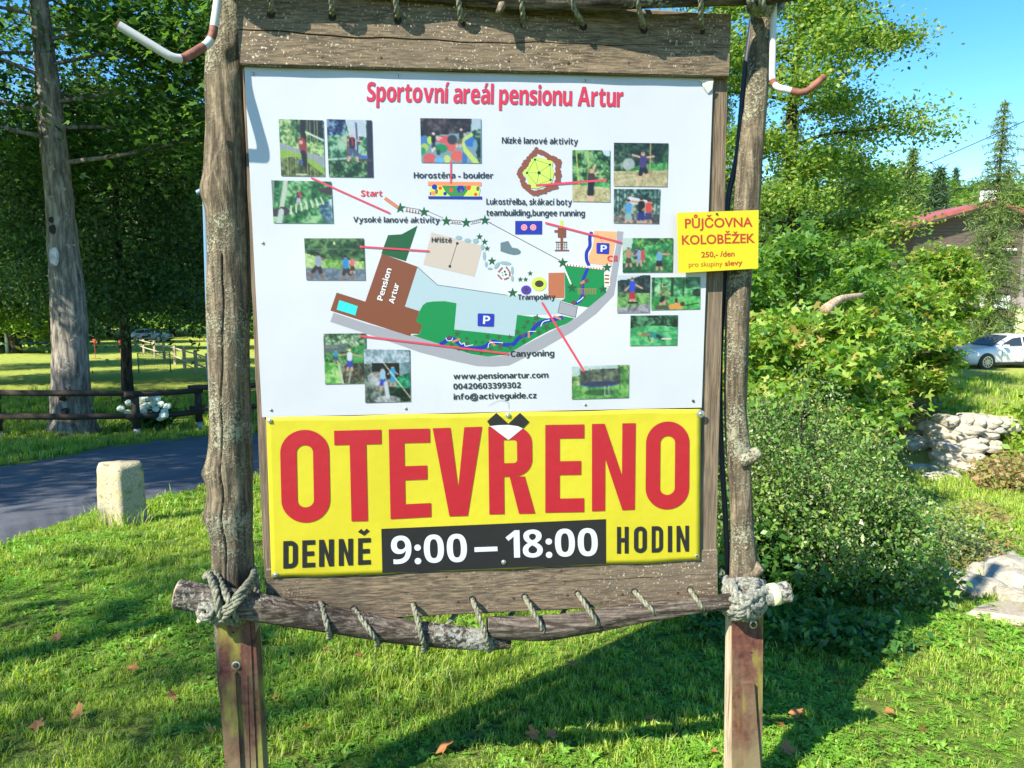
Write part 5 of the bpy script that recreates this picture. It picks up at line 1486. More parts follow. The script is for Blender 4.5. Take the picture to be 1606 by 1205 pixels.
    poly('map_shape', [(832, 243), (835, 247), (843, 246), (853, 249), (864, 249), (867, 255), (866, 262), (869, 271), (866, 285), (860, 290), (852, 293), (841, 296), (833, 295), (829, 289), (826, 279), (819, 272), (823, 266), (826, 260), (833, 252)], (.50, .68, .10))
    nd = [(839, 250.5), (862.5, 258.5), (826.4, 271.4), (863.6, 282.4), (841.6, 290.5)]; ct = (845.4, 271.4)
    polys_('map_line', [seg(*a_, *ct, .6) for a_ in nd] + [seg(*nd[0], *nd[1], .6), seg(*nd[1], *nd[3], .6), seg(*nd[3], *nd[4], .6), seg(*nd[4], *nd[2], .6), seg(*nd[2], *nd[0], .6)] + [circ(*p, 1.9) for p in nd[:4]] + [circ(*ct, 2.7)], C_TXT)
    # parking signs
    for x0, y0, x1, y1 in ((749, 492, 775.2, 512.6), (935.3, 381.2, 955.9, 398.8)):
        poly('parking_sign', [(x0 + 1.5, y0 - .3), (x1 - 1, y0 + .4), (x1, y0 + 1.5), (x1 - .8, y1 - 1), (x1 - 2, y1), (x0 + 1, y1 - 1), (x0, y1 - 2), (x0 + .2, y0 + 1)], (.01, .025, .36))
print_map()

# ------------------------------------------------------------------ lettering
_ref = {}
ACC = {'í': ('i', 'a'), 'é': ('e', 'a'), 'á': ('a', 'a'), 'ě': ('e', 'c'), 'š': ('s', 'c'), 'ř': ('r', 'c'), 'č': ('c', 'c'), 'ž': ('z', 'c'), 'ť': ('t', 'c')}
def bold_char(c):
    if 'a' <= c <= 'z': return chr(0x1D5EE + ord(c) - 97)
    if 'A' <= c <= 'Z': return chr(0x1D5D4 + ord(c) - 65)
    if '0' <= c <= '9': return chr(0x1D7EC + ord(c) - 48)
    return c
_gl = {}
def glyph(c, off):
    if (c, off) not in _gl: _gl[(c, off)] = glyph_mesh(c, off)
    return _gl[(c, off)]
def sans_bold(txt, grow):
    """heavy grotesque line: glyph by glyph with hand-made Czech accents"""
    x = 0.0; V = []; F = []
    adv = {' ': .26, '.': .27, ',': .27, '-': .33, ':': .29}
    for c in txt:
        b, acc = ACC.get(c, (c, None))
        if c == ' ': x += adv[' ']; continue
        v, f = glyph(bold_char(b), grow if bold_char(b) != b else grow + .022)
        v = v.copy(); w0, w1 = v[:, 0].min() + grow, v[:, 0].max() - grow
        if acc and b == 'i':
            f = [q for q in f if v[list(q), 1].mean() < .60]; used = sorted({i for q in f for i in q}); mp_ = {u: k for k, u in enumerate(used)}
            v = v[used]; f = [tuple(mp_[i] for i in q) for q in f]
        v[:, 0] += x - w0 + .035
        k = len(V); V += [tuple(p) for p in v]; F += [tuple(i + k for i in q) for q in f]
        cx = x + .035 + (w1 - w0) / 2
        g_ = grow
        if acc == 'a':
            k = len(V); V += [(cx - .06 - g_, .60 - g_, 0), (cx + .03 + g_, .60 - g_, 0), (cx + .15 + g_, .77 + g_, 0), (cx + .01 - g_, .77 + g_, 0)]; F.append((k, k + 1, k + 2, k + 3))
        if acc == 'c':
            k = len(V); V += [(cx - .055 - g_, .60 - g_, 0), (cx + .055 + g_, .60 - g_, 0), (cx + .17 + g_, .77 + g_, 0), (cx + .07 - g_, .77 + g_, 0), (cx, .69, 0), (cx - .07 + g_, .77 + g_, 0), (cx - .17 - g_, .77 + g_, 0)]; F += [(k, k + 1, k + 4), (k + 1, k + 2, k + 3, k + 4), (k, k + 4, k + 5, k + 6)]
        x += (w1 - w0) + .07
    return np.array(V), F
def text(txt, x0, y0, x1, y1, cap, col, off=None, bold=None, parent=None, name='lettering', grow=0.0, rough=.3, label=None):
    """lettering: baseline from (x0,y0) to (x1,y1), capital height 'cap', all in photo pixels; bold=None: heavy sans, number: lighter round face"""
    if bold is None:
        V, F = sans_bold(txt, grow); H_ = .715
    else:
        if ('H', bold) not in _ref:
            v, _ = glyph_mesh('H', bold); _ref[('H', bold)] = v[:, 1].max()
        V, F = glyph_mesh(txt, bold + grow); H_ = _ref[('H', bold)]
    lo, hi = V[:, 0].min() + grow, V[:, 0].max() - grow
    d = np.array([x1 - x0, y1 - y0], float); L = np.linalg.norm(d); d /= L; up = np.array([d[1], -d[0]])
    s = (V[:, 0] - lo) / (hi - lo) * L; t = V[:, 1] / H_ * cap
    off = off if off is not None else lay()
    P = [B(x0 + d[0] * a + up[0] * b, y0 + d[1] * a + up[1] * b, off) for a, b in zip(s, t)]
    V = np.array(P); f = F[0]
    n = np.cross(V[f[1]] - V[f[0]], V[f[2]] - V[f[0]])
    if n @ BN > 0: F = [q[::-1] for q in F]
    m = inkm(col, rough) if isinstance(col, tuple) else col
    o = obj(name, P, F, m, parent or panel)
    if label: o['label'] = label
    return o
text('Sportovní areál pensionu Artur', 575.5, 158.6, 977, 167.6, 29.5, (.10, .015, .06), grow=.009)
text('Sportovní areál pensionu Artur', 575.5, 158.6, 977, 167.6, 29.5, (.60, .025, .055))
text('Nízké lanové aktivity', 787, 225.0, 906.5, 226.8, 9.6, C_TXT)
text('Horostěna - boulder', 648.8, 279.7, 773.5, 280, 9.3, C_TXT)
text('Start', 566, 308.2, 599.5, 308.2, 9.6, C_RED)
text('Vysoké lanové aktivity', 554, 348.8, 689.6, 350, 8.8, C_TXT)
text('Lukostřelba, skákací boty', 762.6, 321, 897, 322, 9.6, C_TXT)
text('teambuilding,bungee running', 762.6, 338.5, 917.3, 339.2, 9.6, C_TXT)
text('Hřiště', 676.8, 380, 708.5, 381, 7.4, C_TXT)
text('Pension', 599.8, 472.3, 614.3, 422.3, 9.0, (.75, .74, .74))
text('Artur', 617.6, 477, 626.3, 446, 8.6, (.75, .74, .74))
text('Trampolíny', 812, 470.3, 871, 469.8, 8.4, C_TXT)
text('Canyoning', 800.6, 559.6, 869.2, 558.6, 9.2, C_TXT)
text('www.pensionartur.com', 711, 594.7, 860, 592.6, 8.8, C_TXT)
text('00420603399302', 711, 610.8, 817, 608.6, 9.0, C_TXT)
text('info@activeguide.cz', 711.3, 627, 841.5, 624.6, 9.0, C_TXT)
text('Cíl', 952.5, 409.8, 968, 409.9, 8.6, C_RED)
text('P', 757.3, 508.2, 768.3, 508.8, 13, (.6, .62, .65))
text('P', 941.8, 395, 951.6, 395.4, 10.6, (.6, .62, .65))

# ------------------------------------------------------------------ small photographs on the map: painted as vertex colours
class Paint:
    def __init__(s, w, h_, seed):
        s.w, s.h = w, h_; s.g = np.random.default_rng(seed); s.a = np.zeros((h_, w, 3)); s.yy, s.xx = np.mgrid[0:h_, 0:w]
        s.xx = s.xx / (w - 1); s.yy = s.yy / (h_ - 1)
    def rgb(s, c): return np.array(c, float) / 255
    def noise(s, cells):
        out = np.zeros((s.h, s.w)); amp = 1; tot = 0
        for c in cells:
            ny, nx = max(int(c * s.h / s.w), 2), c
            n = s.g.uniform(0, 1, (ny + 2, nx + 2))
            fx, fy = s.xx * nx, s.yy * ny; ix, iy = fx.astype(int), fy.astype(int); tx, ty = fx - ix, fy - iy
            ix = np.minimum(ix, nx); iy = np.minimum(iy, ny)
            v = n[iy, ix] * (1 - tx) * (1 - ty) + n[iy, ix + 1] * tx * (1 - ty) + n[iy + 1, ix] * (1 - tx) * ty + n[iy + 1, ix + 1] * tx * ty
            out += v * amp; tot += amp; amp *= 1.0
        return out / tot
    def put(s, m, c, a=1.0):
        m = (m * a)[..., None]; s.a = s.a * (1 - m) + s.rgb(c) * m
    def foliage(s, m, dark, mid, light, cells=(5, 13, 28)):
        n = s.noise(cells); n = (n - n.min()) / (n.max() - n.min()); n = np.clip((n - .5) * 2.0 + .5, 0, 1)[..., None]
        c = np.where(n < .5, s.rgb(dark) + (s.rgb(mid) - s.rgb(dark)) * n * 2, s.rgb(mid) + (s.rgb(light) - s.rgb(mid)) * (n - .5) * 2)
        m = m[..., None]; s.a = s.a * (1 - m) + c * m
    def below(s, f): return (s.yy > (f(s.xx) if callable(f) else f)).astype(float)
    def ell(s, x, y, rx, ry): return np.clip((1 - ((s.xx - x) / rx) ** 2 - ((s.yy - y) / ry) ** 2) * 3, 0, 1)
    def line(s, x0, y0, x1, y1, w):
        asp = s.h / s.w; X, Y = s.xx, s.yy * asp; y0, y1 = y0 * asp, y1 * asp
        dx, dy = x1 - x0, y1 - y0; L = dx * dx + dy * dy + 1e-9
        t = np.clip(((X - x0) * dx + (Y - y0) * dy) / L, 0, 1)
        d = np.hypot(X - x0 - t * dx, Y - y0 - t * dy)
        return np.clip((w / 2 - d) * s.w + .5, 0, 1)
    def poly(s, P):
        m = np.zeros((s.h, s.w), bool); n = len(P); j = n - 1
        for i in range(n):
            (xi, yi), (xj, yj) = P[i], P[j]
            c = ((yi > s.yy) != (yj > s.yy)) & (s.xx < (xj - xi) * (s.yy - yi) / (yj - yi + 1e-12) + xi); m ^= c; j = i
        return m.astype(float)
    def person(s, x, y, H, shirt, pants, skin=(205, 160, 130), hair=(60, 45, 35), legs=((-.09, 1), (.09, 1)), arms=((-.2, .45), (.2, .45))):
        """x,y = top of head; H = height, both as fractions"""
        k = s.h / s.w * H
        for lx, ly in legs: s.put(s.line(x, y + H * .5, x + lx * k * 1.3, y + H * ly, k * .11), skin); s.put(s.line(x, y + H * .48, x + lx * k * .8, y + H * (.5 + (ly - .5) * .55), k * .16), pants)
        for ax, ay in arms: s.put(s.line(x, y + H * .22, x + ax * k * 1.2, y + H * ay, k * .065), skin)
        s.put(s.line(x, y + H * .24, x, y + H * .45, k * .24), shirt)
        s.put(s.ell(x, y + H * .075, k * .075, H * .075), skin); s.put(s.ell(x, y + H * .05, k * .078, H * .055), hair)
def photo_tile(quad, P, seed=0, label=None):
    f = np.clip(P.a, 0, 1); f = f + P.g.normal(0, .015, f.shape[:2])[..., None]; f = np.clip(f, 0, 1)
    lin = np.where(f < .04045, f / 12.92, ((f + .055) / 1.055) ** 2.4) * .50
    hh, ww = P.h, P.w; off = OFFP + .0085 if False else lay()
    q = [np.array(p, float) for p in quad]; V = []
    for i in range(hh):
        t = i / (hh - 1)
        for j in range(ww):
            s_ = j / (ww - 1); p = (q[0] * (1 - s_) + q[1] * s_) * (1 - t) + (q[3] * (1 - s_) + q[2] * s_) * t
            V.append(B(p[0], p[1], off))
    i, j = np.meshgrid(np.arange(hh - 1), np.arange(ww - 1), indexing='ij'); a = i * ww + j
    F = np.stack([a, a + ww, a + ww + 1, a + 1], -1).reshape(-1, 4)
    o = obj('photo_print', V, F, M_PHOTO, panel)
    ca = o.data.color_attributes.new('Col', 'FLOAT_COLOR', 'POINT')
    ca.data.foreach_set('color', np.concatenate([lin.reshape(-1, 3), np.ones((hh * ww, 1))], 1).astype(np.float32).ravel())
    if label: o['label'] = label
_t = NT('photo_print_ink'); _a = _t.n.new('ShaderNodeVertexColor'); _a.layer_name = 'Col'; _t.base(_a.outputs[0]); _t.b.inputs['Roughness'].default_value = .3
M_PHOTO = _t.m
def photos():
    one = lambda P: np.ones((P.h, P.w))
    DG, MG, LG = (18, 42, 28), (60, 110, 55), (170, 205, 140)
    P = Paint(50, 62, 1); P.foliage(one(P), (40, 70, 60), (90, 140, 80), (190, 215, 150)); P.put(P.poly([(.55, 0), (1, 0), (1, .32), (.62, .2)]), (30, 35, 50), .85)
    P.put(P.poly([(0, .42), (1, .66), (1, .85), (.55, .62), (0, .52)]), (150, 160, 175)); P.put(P.poly([(0, .52), (.55, .62), (1, .85), (1, 1), (.9, 1), (.5, .8), (0, .78)]), (140, 180, 70)); P.foliage(P.poly([(0, .68), (.45, .66), (1, .98), (1, 1), (0, 1)]), (50, 60, 35), (90, 105, 60), (150, 170, 110))
    P.put(P.line(.53, 0, .56, .8, .12), (45, 35, 38)); P.put(P.line(.6, .22, 1, .36, .035), (225, 225, 235)); P.put(P.line(.5, .38, .53, .55, .16), (150, 60, 60)); P.put(P.ell(.48, .40, .05, .04), (220, 170, 150)); P.put(P.line(.52, .58, .56, .78, .1), (35, 35, 45)); P.put(P.ell(.46, .75, .06, .04), (70, 90, 150))
    for x in (.18, .25, .36, .63, .7, .8, .86): P.put(P.line(x, 0 if x > .3 else .1, x - .02, 1, .012), (190, 190, 90), .8)
    P.put(P.line(.36, .97, .58, .97, .03), (220, 215, 190)); photo_tile([(437, 187), (507, 189), (509.5, 277), (441, 276)], P)
    P = Paint(50, 62, 2); P.foliage(one(P), (30, 70, 60), (60, 120, 80), (160, 200, 170)); P.foliage(P.poly([(0, 0), (.42, 0), (.4, .25), (0, .3)]), (20, 35, 70), (50, 70, 110), (130, 160, 190)); P.put(P.poly([(.42, 0), (.86, 0), (.86, .3), (.7, .28), (.66, .6), (.5, .3)]), (205, 215, 235), .9)
    P.foliage(P.below(.72), (20, 50, 30), (45, 85, 50), (130, 170, 120)); P.put(P.line(0, .70, .5, .67, .03), (190, 210, 205)); P.put(P.line(.96, 0, .93, 1, .14), (50, 50, 65)); P.put(P.line(.65, .06, .67, .7, .035), (60, 65, 100)); P.put(P.line(.46, .3, .44, .7, .04), (110, 85, 70)); P.put(P.line(.22, .5, .24, .7, .015), (40, 50, 45))
    P.person(.55, .24, .47, (60, 40, 60), (80, 90, 130), (215, 170, 160), (225, 180, 180), ((-.13, 1), (.16, 1)), ((-.3, .28), (.3, .28))); P.put(P.line(.55, .33, .56, .44, .03), (190, 60, 50)); P.put(P.line(.72, .64, .86, .65, .07), (70, 110, 190)); P.put(P.line(.7, .7, .97, .7, .05), (90, 70, 60)); photo_tile([(512, 187), (583, 189), (585.5, 278.5), (516, 277.5)], P)
    P = Paint(60, 44, 3); P.foliage(one(P), (25, 70, 40), (60, 130, 70), (160, 205, 150)); P.foliage(P.poly([(.75, .6), (1, .4), (1, 1), (.85, 1)]), (50, 80, 100), (110, 150, 170), (200, 215, 230)); P.put(P.line(.24, 0, .1, 1, .075), (195, 205, 190)); P.put(P.line(.03, 0, .0, .5, .04), (130, 150, 140)); P.put(P.poly([(0, .68), (.2, .6), (.3, .72), (.22, .82), (0, .86)]), (70, 55, 60)); P.put(P.line(.14, .72, .1, 1, .09), (190, 205, 200))
    P.put(P.poly([(.76, .2), (1, .1), (1, .35), (.9, .3)]), (75, 55, 60)); P.person(.44, .22, .34, (60, 60, 80), (190, 190, 210), (210, 190, 170), (170, 140, 110)); P.put(P.line(.46, .28, .47, .38, .04), (190, 70, 60))
    for i in range(7): x = .31 + i * .075; P.put(P.line(x + i * .008, .6 - i * .035, x - .015 + i * .018, .78 - i * .04, .026), (222, 228, 205))
    photo_tile([(425.5, 283), (519.5, 285), (523, 350.5), (429, 350)], P)
    P = Paint(62, 46, 4); P.put(one(P), (130, 160, 175)); P.foliage(P.poly([(0, 0), (.84, 0), (.83, .3), (.3, .38), (0, .5)]), (38, 32, 36), (62, 52, 54), (100, 88, 88)); P.foliage(P.poly([(.84, .28), (1, .2), (1, 1), (.95, 1)]), (25, 50, 50), (50, 90, 70), (130, 160, 150)); P.put(P.poly([(.84, 0), (1, 0), (1, .22), (.84, .28)]), (190, 210, 225), .8)
    for (x, y, rx, ry, c) in ((.06, .52, .1, .14, (70, 130, 190)), (.06, .66, .07, .1, (170, 205, 90)), (.15, .5, .05, .1, (185, 220, 90)), (.03, .75, .05, .1, (60, 150, 100)), (.4, .48, .16, .1, (215, 95, 95)), (.5, .6, .1, .16, (225, 100, 95)), (.6, .85, .12, .14, (225, 105, 95)), (.33, .68, .12, .11, (40, 140, 90)), (.52, .48, .09, .12, (60, 66, 76)), (.14, .92, .12, .14, (215, 95, 95)), (.29, .77, .04, .07, (55, 70, 80)), (.82, .52, .1, .13, (50, 120, 200)), (.43, .92, .06, .1, (205, 220, 120)), (.3, .95, .09, .08, (110, 180, 225)), (.72, .9, .05, .2, (60, 120, 190)), (.9, .6, .04, .14, (120, 160, 190))): P.put(P.ell(x, y, rx, ry), c)
    P.put(np.maximum(P.line(.84, .36, .68, .5, .055), P.line(.68, .5, .74, .72, .055)), (200, 220, 110)); P.put(P.line(.74, .72, .92, 1, .08), (200, 222, 110))
    P.person(.21, .32, .42, (32, 30, 36), (60, 66, 80), (230, 215, 200), (215, 205, 190), ((-.05, 1), (.03, .9)), ((.35, .3), (.25, .4))); P.person(.67, .22, .42, (50, 50, 58), (110, 100, 90), (215, 190, 170), (190, 170, 150), ((-.2, 1), (-.05, 1)), ((.1, .4), (.2, .4))); photo_tile([(659, 185.5), (754.5, 186.5), (755, 256), (661, 255)], P)
    P = Paint(44, 58, 5); P.foliage(one(P), (22, 50, 30), (60, 115, 60), (150, 195, 130)); P.put(P.poly([(.78, 0), (1, .0), (1, .12), (.85, .1)]), (205, 220, 235)); P.foliage(P.poly([(0, .62), (.5, .6), (1, .64), (1, .76), (0, .7)]), (40, 120, 60), (60, 160, 80), (110, 190, 110)); P.foliage(P.below(lambda x: .67 + .06 * x), (165, 155, 105), (195, 185, 135), (215, 208, 165), (9, 30, 44))
    P.put(P.line(.1, 0, .18, .75, .03), (190, 210, 90)); P.put(P.line(.43, 0, .4, .65, .025), (180, 200, 90)); P.person(.5, .36, .62, (70, 55, 50), (35, 30, 32), (225, 185, 160), (205, 165, 120), ((-.07, 1), (.02, 1)), ((.1, -.12), (.18, .1))); P.put(P.line(.46, .6, .44, .85, .09), (30, 28, 30)); P.put(P.line(.53, .6, .5, .82, .08), (30, 28, 30)); photo_tile([(897.5, 235.5), (957, 236), (957, 317), (898, 316)], P)
    P = Paint(56, 46, 6); P.foliage(one(P), (25, 45, 35), (60, 90, 65), (140, 165, 140)); P.foliage(P.poly([(.6, 0), (1, 0), (1, .6), (.8, .5)]), (15, 28, 22), (35, 60, 40), (60, 110, 60)); P.put(P.ell(.28, .5, .12, .16), (195, 205, 210), .8); P.foliage(P.poly([(.5, .5), (1, .45), (1, .66), (.2, .66)]), (40, 100, 50), (60, 140, 70), (110, 180, 100)); P.foliage(P.below(lambda x: .66 - .04 * x), (160, 150, 105), (190, 180, 135), (212, 204, 165), (9, 30, 50))
    P.put(P.line(.67, 0, .67, .63, .02), (190, 160, 110)); P.person(.54, .2, .66, (75, 60, 125), (32, 30, 34), (220, 180, 155), (170, 140, 110), ((-.1, 1), (.13, .86)), ((-.3, .12), (.3, .16))); photo_tile([(963, 224), (1048.5, 225), (1046.5, 293), (962.5, 292)], P)
    P = Paint(52, 40, 7); P.foliage(one(P), (20, 45, 45), (60, 100, 90), (160, 195, 180));
    for x in (.05, .12, .2, .27, .36, .5, .62, .74, .85, .93): P.put(P.line(x, 0, x, .75, .022), (30, 45, 45), .8)
    P.foliage(P.below(.74), (55, 55, 55), (105, 100, 95), (170, 165, 155)); P.person(.35, .16, .5, (220, 215, 225), (220, 215, 225), legs=((.5, .5),)); P.put(P.line(.35, .27, .75, .38, .07), (225, 220, 228)); P.person(.32, .3, .72, (80, 160, 220), (150, 180, 180)); P.person(.6, .24, .8, (22, 20, 24), (40, 45, 130), arms=((-.3, .15), (.3, .2))); P.person(.76, .3, .7, (220, 70, 65), (50, 60, 110)); photo_tile([(963, 296.5), (1036, 297), (1033.5, 351), (962.5, 350)], P)
    P = Paint(60, 44, 8); P.foliage(one(P), (20, 45, 28), (45, 85, 48), (110, 150, 90)); P.foliage(P.poly([(0, .35), (.3, .5), (1, .55), (1, .75), (0, .7)]), (90, 150, 60), (150, 195, 100), (205, 220, 170)); P.put(P.below(lambda x: .70 + .04 * x), (110, 130, 150)); P.foliage(P.below(lambda x: .72 + .04 * x), (90, 105, 125), (112, 128, 148), (135, 150, 165), (20, 50)); P.put(P.line(0, .25, 1, .27, .008), (130, 150, 130)); P.put(P.ell(.5, .12, .025, .035), (225, 225, 170))
    P.person(.22, .34, .6, (150, 165, 185), (50, 40, 40), (140, 100, 80), (30, 22, 20), ((-.28, .95), (.08, 1)), ((.2, .25), (.15, .3))); P.person(.68, .4, .58, (45, 140, 215), (60, 50, 50), (150, 110, 90), (30, 22, 20), ((-.12, 1), (.2, 1)), ((-.15, .5), (.2, .5))); P.person(.79, .45, .38, (225, 110, 120), (60, 50, 50)); photo_tile([(477, 374), (570.5, 374), (573, 439.7), (480.5, 439.5)], P)
    P = Paint(54, 40, 9); P.foliage(one(P), (30, 110, 60), (60, 160, 90), (150, 210, 140)); P.foliage(P.poly([(.25, 0), (1, 0), (1, .14), (.75, .16), (.3, .28)]), (20, 60, 40), (60, 120, 60), (130, 190, 90)); P.put(P.poly([(0, 0), (.2, 0), (.18, .3), (0, .35)]), (195, 215, 210)); P.foliage(P.below(.72), (25, 80, 50), (45, 120, 70), (80, 160, 90))
    P.person(.12, .26, .56, (190, 140, 120), (70, 65, 60), hair=(110, 80, 60)); P.person(.26, .28, .4, (60, 70, 130), (40, 50, 90)); P.person(.33, .3, .5, (130, 170, 215), (140, 160, 190)); P.person(.4, .3, .4, (200, 70, 70), (200, 70, 70)); P.person(.73, .34, .58, (110, 165, 215), (28, 26, 34), hair=(120, 90, 60), arms=((.4, .2), (.35, .25))); P.put(P.line(.92, .3, .88, .55, .015), (160, 120, 80)); photo_tile([(976.6, 373.7), (1055.8, 373.7), (1055, 427), (976.6, 427.7)], P)
    P = Paint(40, 46, 10); P.foliage(one(P), (10, 22, 32), (28, 48, 55), (70, 95, 90)); P.put(P.poly([(0, 0), (.75, 0), (.4, .1), (0, .14)]), (205, 220, 232)); P.foliage(P.below(.48), (60, 120, 60), (95, 160, 85), (140, 190, 110)); P.foliage(P.below(lambda x: .88 - .12 * x), (120, 120, 135), (150, 148, 160), (175, 172, 180), (10, 36)); P.foliage(P.ell(.1, .52, .22, .09), (60, 90, 60), (90, 130, 80), (140, 160, 110))
    P.person(.45, .06, .68, (35, 80, 210), (180, 50, 60), (215, 170, 145), (120, 95, 75), ((-.06, 1), (.08, 1)), ((-.22, .5), (.32, .42))); P.put(P.line(.42, .74, .33, .96, .02), (40, 35, 40)); P.put(P.line(.62, .6, .66, .8, .02), (40, 35, 40)); P.put(P.line(.66, .8, .52, .92, .02), (40, 35, 40)); P.put(P.line(.35, .73, .6, .73, .06), (25, 22, 25)); photo_tile([(969, 431.7), (1019.7, 431.7), (1019, 490.7), (967.9, 491.2)], P)
    P = Paint(56, 42, 11); P.foliage(one(P), (30, 90, 60), (70, 160, 100), (170, 220, 170)); 
    for x, w in ((.05, .03), (.43, .06), (.66, .03), (.2, .02)): P.put(P.line(x, 0, x - .01, .66, w), (25, 60, 42))
    P.foliage(P.below(.6), (40, 130, 60), (70, 175, 90), (110, 200, 110)); P.foliage(P.ell(.95, .48, .12, .14), (20, 50, 35), (50, 80, 60), (80, 110, 80)); P.person(.26, .2, .68, (90, 130, 70), (28, 26, 34), legs=((-.12, 1), (0, .9))); P.person(.31, .36, .4, (120, 170, 110), (60, 110, 70)); P.person(.51, .6, .34, (60, 50, 55), (190, 180, 170)); P.put(P.line(.12, .93, .42, .92, .1), (80, 85, 70)); P.put(P.line(.42, .91, .6, .89, .13), (225, 160, 80)); P.put(P.ell(.64, .83, .055, .08), (80, 50, 40)); P.put(P.line(.68, .88, .96, .82, .02), (30, 30, 25)); photo_tile([(1022, 435.4), (1098.6, 434.7), (1097.9, 485), (1021.4, 486.5)], P)
    P = Paint(54, 40, 12); P.foliage(one(P), (12, 35, 28), (30, 75, 50), (90, 150, 110)); P.foliage(P.below(lambda x: .42 - .08 * np.sin(x * 3)), (50, 150, 90), (80, 185, 115), (120, 205, 140)); P.put(P.line(.4, .62, .65, .72, .14), (40, 140, 135)); P.put(P.line(.22, .62, .38, .64, .1), (130, 130, 90)); P.put(P.line(.58, .68, .7, .8, .08), (30, 60, 60)); P.put(P.line(.68, .78, .86, .78, .04), (225, 215, 200)); P.put(P.line(.48, .75, .46, .88, .03), (220, 190, 165)); P.put(P.ell(.2, .6, .05, .07), (150, 180, 110)); P.put(P.line(.38, .7, .42, .85, .03), (60, 90, 60)); P.put(P.line(.6, .56, .86, .52, .012), (50, 100, 70)); photo_tile([(989, 495.2), (1063.2, 494.5), (1062, 541.8), (988, 542.5)], P)
    P = Paint(58, 36, 13); P.foliage(one(P), (70, 110, 60), (120, 160, 90), (190, 210, 160)); P.put(P.poly([(0, 0), (.8, 0), (.8, .2), (0, .3)]), (200, 220, 230), .8); P.foliage(P.poly([(.82, .05), (1, .02), (1, .6), (.84, .6)]), (60, 110, 60), (90, 150, 80), (150, 190, 110)); P.foliage(P.below(.58), (70, 130, 70), (100, 170, 85), (140, 195, 110)); P.put(P.ell(.49, .82, .3, .1), (50, 90, 60), .8)
    P.foliage(P.poly([(.15, .12), (.84, .1), (.84, .56), (.14, .6)]), (50, 60, 60), (85, 95, 85), (125, 140, 115)); P.put(P.ell(.49, .56, .36, .1), (45, 75, 150)); P.put(P.ell(.49, .545, .32, .07), (60, 62, 90));
    for x in (.15, .31, .55, .84): P.put(P.line(x, .08, x, .82 if x in (.31, .55) else .7, .014), (60, 66, 80))
    P.put(P.line(.57, .62, .58, .92, .012), (190, 195, 200)); P.put(P.line(.65, .62, .66, .92, .012), (190, 195, 200)); photo_tile([(897, 575.5), (986.7, 572), (986, 624), (897, 626.5)], P)
    P = Paint(44, 54, 14); P.foliage(one(P), (20, 50, 32), (55, 115, 65), (130, 185, 120)); P.foliage(P.poly([(0, 0), (1, 0), (1, .25), (0, .3)]), (40, 70, 50), (110, 150, 110), (205, 220, 195)); P.put(P.poly([(0, .22), (.6, .2), (.5, .36), (0, .38)]), (100, 110, 115), .8); P.foliage(P.poly([(.4, .4), (1, .2), (1, .6), (.7, .6)]), (25, 90, 50), (45, 130, 70), (90, 170, 100)); P.foliage(P.poly([(.4, .6), (1, .6), (1, 1), (.4, 1)]), (45, 48, 40), (85, 85, 72), (140, 140, 125)); P.foliage(P.poly([(0, .55), (.3, .6), (.42, .8), (.42, 1), (0, 1)]), (70, 140, 60), (120, 190, 95), (185, 220, 150))
    P.person(.28, .3, .28, (45, 150, 200), (40, 90, 130)); P.person(.61, .31, .42, (215, 225, 235), (50, 70, 180), hair=(235, 215, 170), arms=((-.42, .3), (.5, .36))); P.put(P.line(.64, .7, .58, 1, .04), (170, 165, 150)); P.put(P.line(.34, .6, .44, 1, .05), (200, 205, 180)); photo_tile([(507, 523.6), (574, 523), (574, 601.5), (510, 602.8)], P)
    P = Paint(46, 54, 15); P.foliage(one(P), (45, 60, 55), (85, 100, 92), (140, 155, 150)); P.foliage(P.poly([(0, 0), (1, 0), (1, .28), (0, .28)]), (120, 145, 155), (160, 182, 195), (200, 215, 228)); P.put(P.poly([(.16, .26), (.76, .26), (.76, .55), (.16, .55)]), (22, 26, 34)); P.foliage(P.poly([(.76, .26), (1, .22), (1, .5), (.76, .5)]), (95, 125, 135), (120, 150, 160), (150, 175, 182)); P.foliage(P.poly([(.66, .55), (1, .42), (1, .8), (.75, .8)]), (15, 90, 70), (30, 140, 100), (80, 180, 140)); P.foliage(P.poly([(.5, .7), (1, .75), (1, 1), (.55, .95)]), (12, 28, 24), (25, 55, 42), (50, 90, 70)); P.foliage(P.ell(.25, .55, .2, .14), (120, 130, 130), (165, 172, 175), (205, 210, 215)); P.foliage(P.ell(.48, .95, .32, .08), (110, 115, 115), (150, 155, 158), (190, 192, 195))
    P.person(.4, .33, .42, (150, 195, 225), (50, 70, 185), arms=((-.3, .4), (.1, .5))); P.person(.62, .3, .38, (50, 160, 215), (60, 150, 205)); P.put(P.line(.46, .64, .5, .9, .09), (200, 208, 218)); P.put(P.line(.42, .25, 1, .93, .02), (225, 220, 190)); photo_tile([(570.5, 548), (642.7, 549), (644, 630), (573, 632)], P)
photos()
# red pointer lines run over photographs and map
polys('pointer_line', [seg(488, 279, 611.5, 334.5, 2.6), seg(707, 252.5, 707, 288, 2.2), seg(840.5, 291, 950, 282.5, 3.2), seg(855, 349.5, 976, 381, 2.8), seg(566, 387, 673, 394, 2.6), seg(564, 527, 796, 555, 2.8), seg(850, 474.5, 916.5, 583, 3.2), circ(949, 282.5, 2.4), circ(566, 387, 2.2), circ(796, 555.2, 1.9)], (.66, .05, .10))
for x, y in ((397, 116), (625, 120), (918, 127), (412, 381), (425, 643), (636, 640.5), (917.5, 634.5)):
    screw(x, y, OFFP, .0042, panel, M_ZINC)
screw(1104, 133, OFFP, .006, panel, M_ZINC); screw(1087, 629, OFFP, .004, panel, M_RUSTDOT)
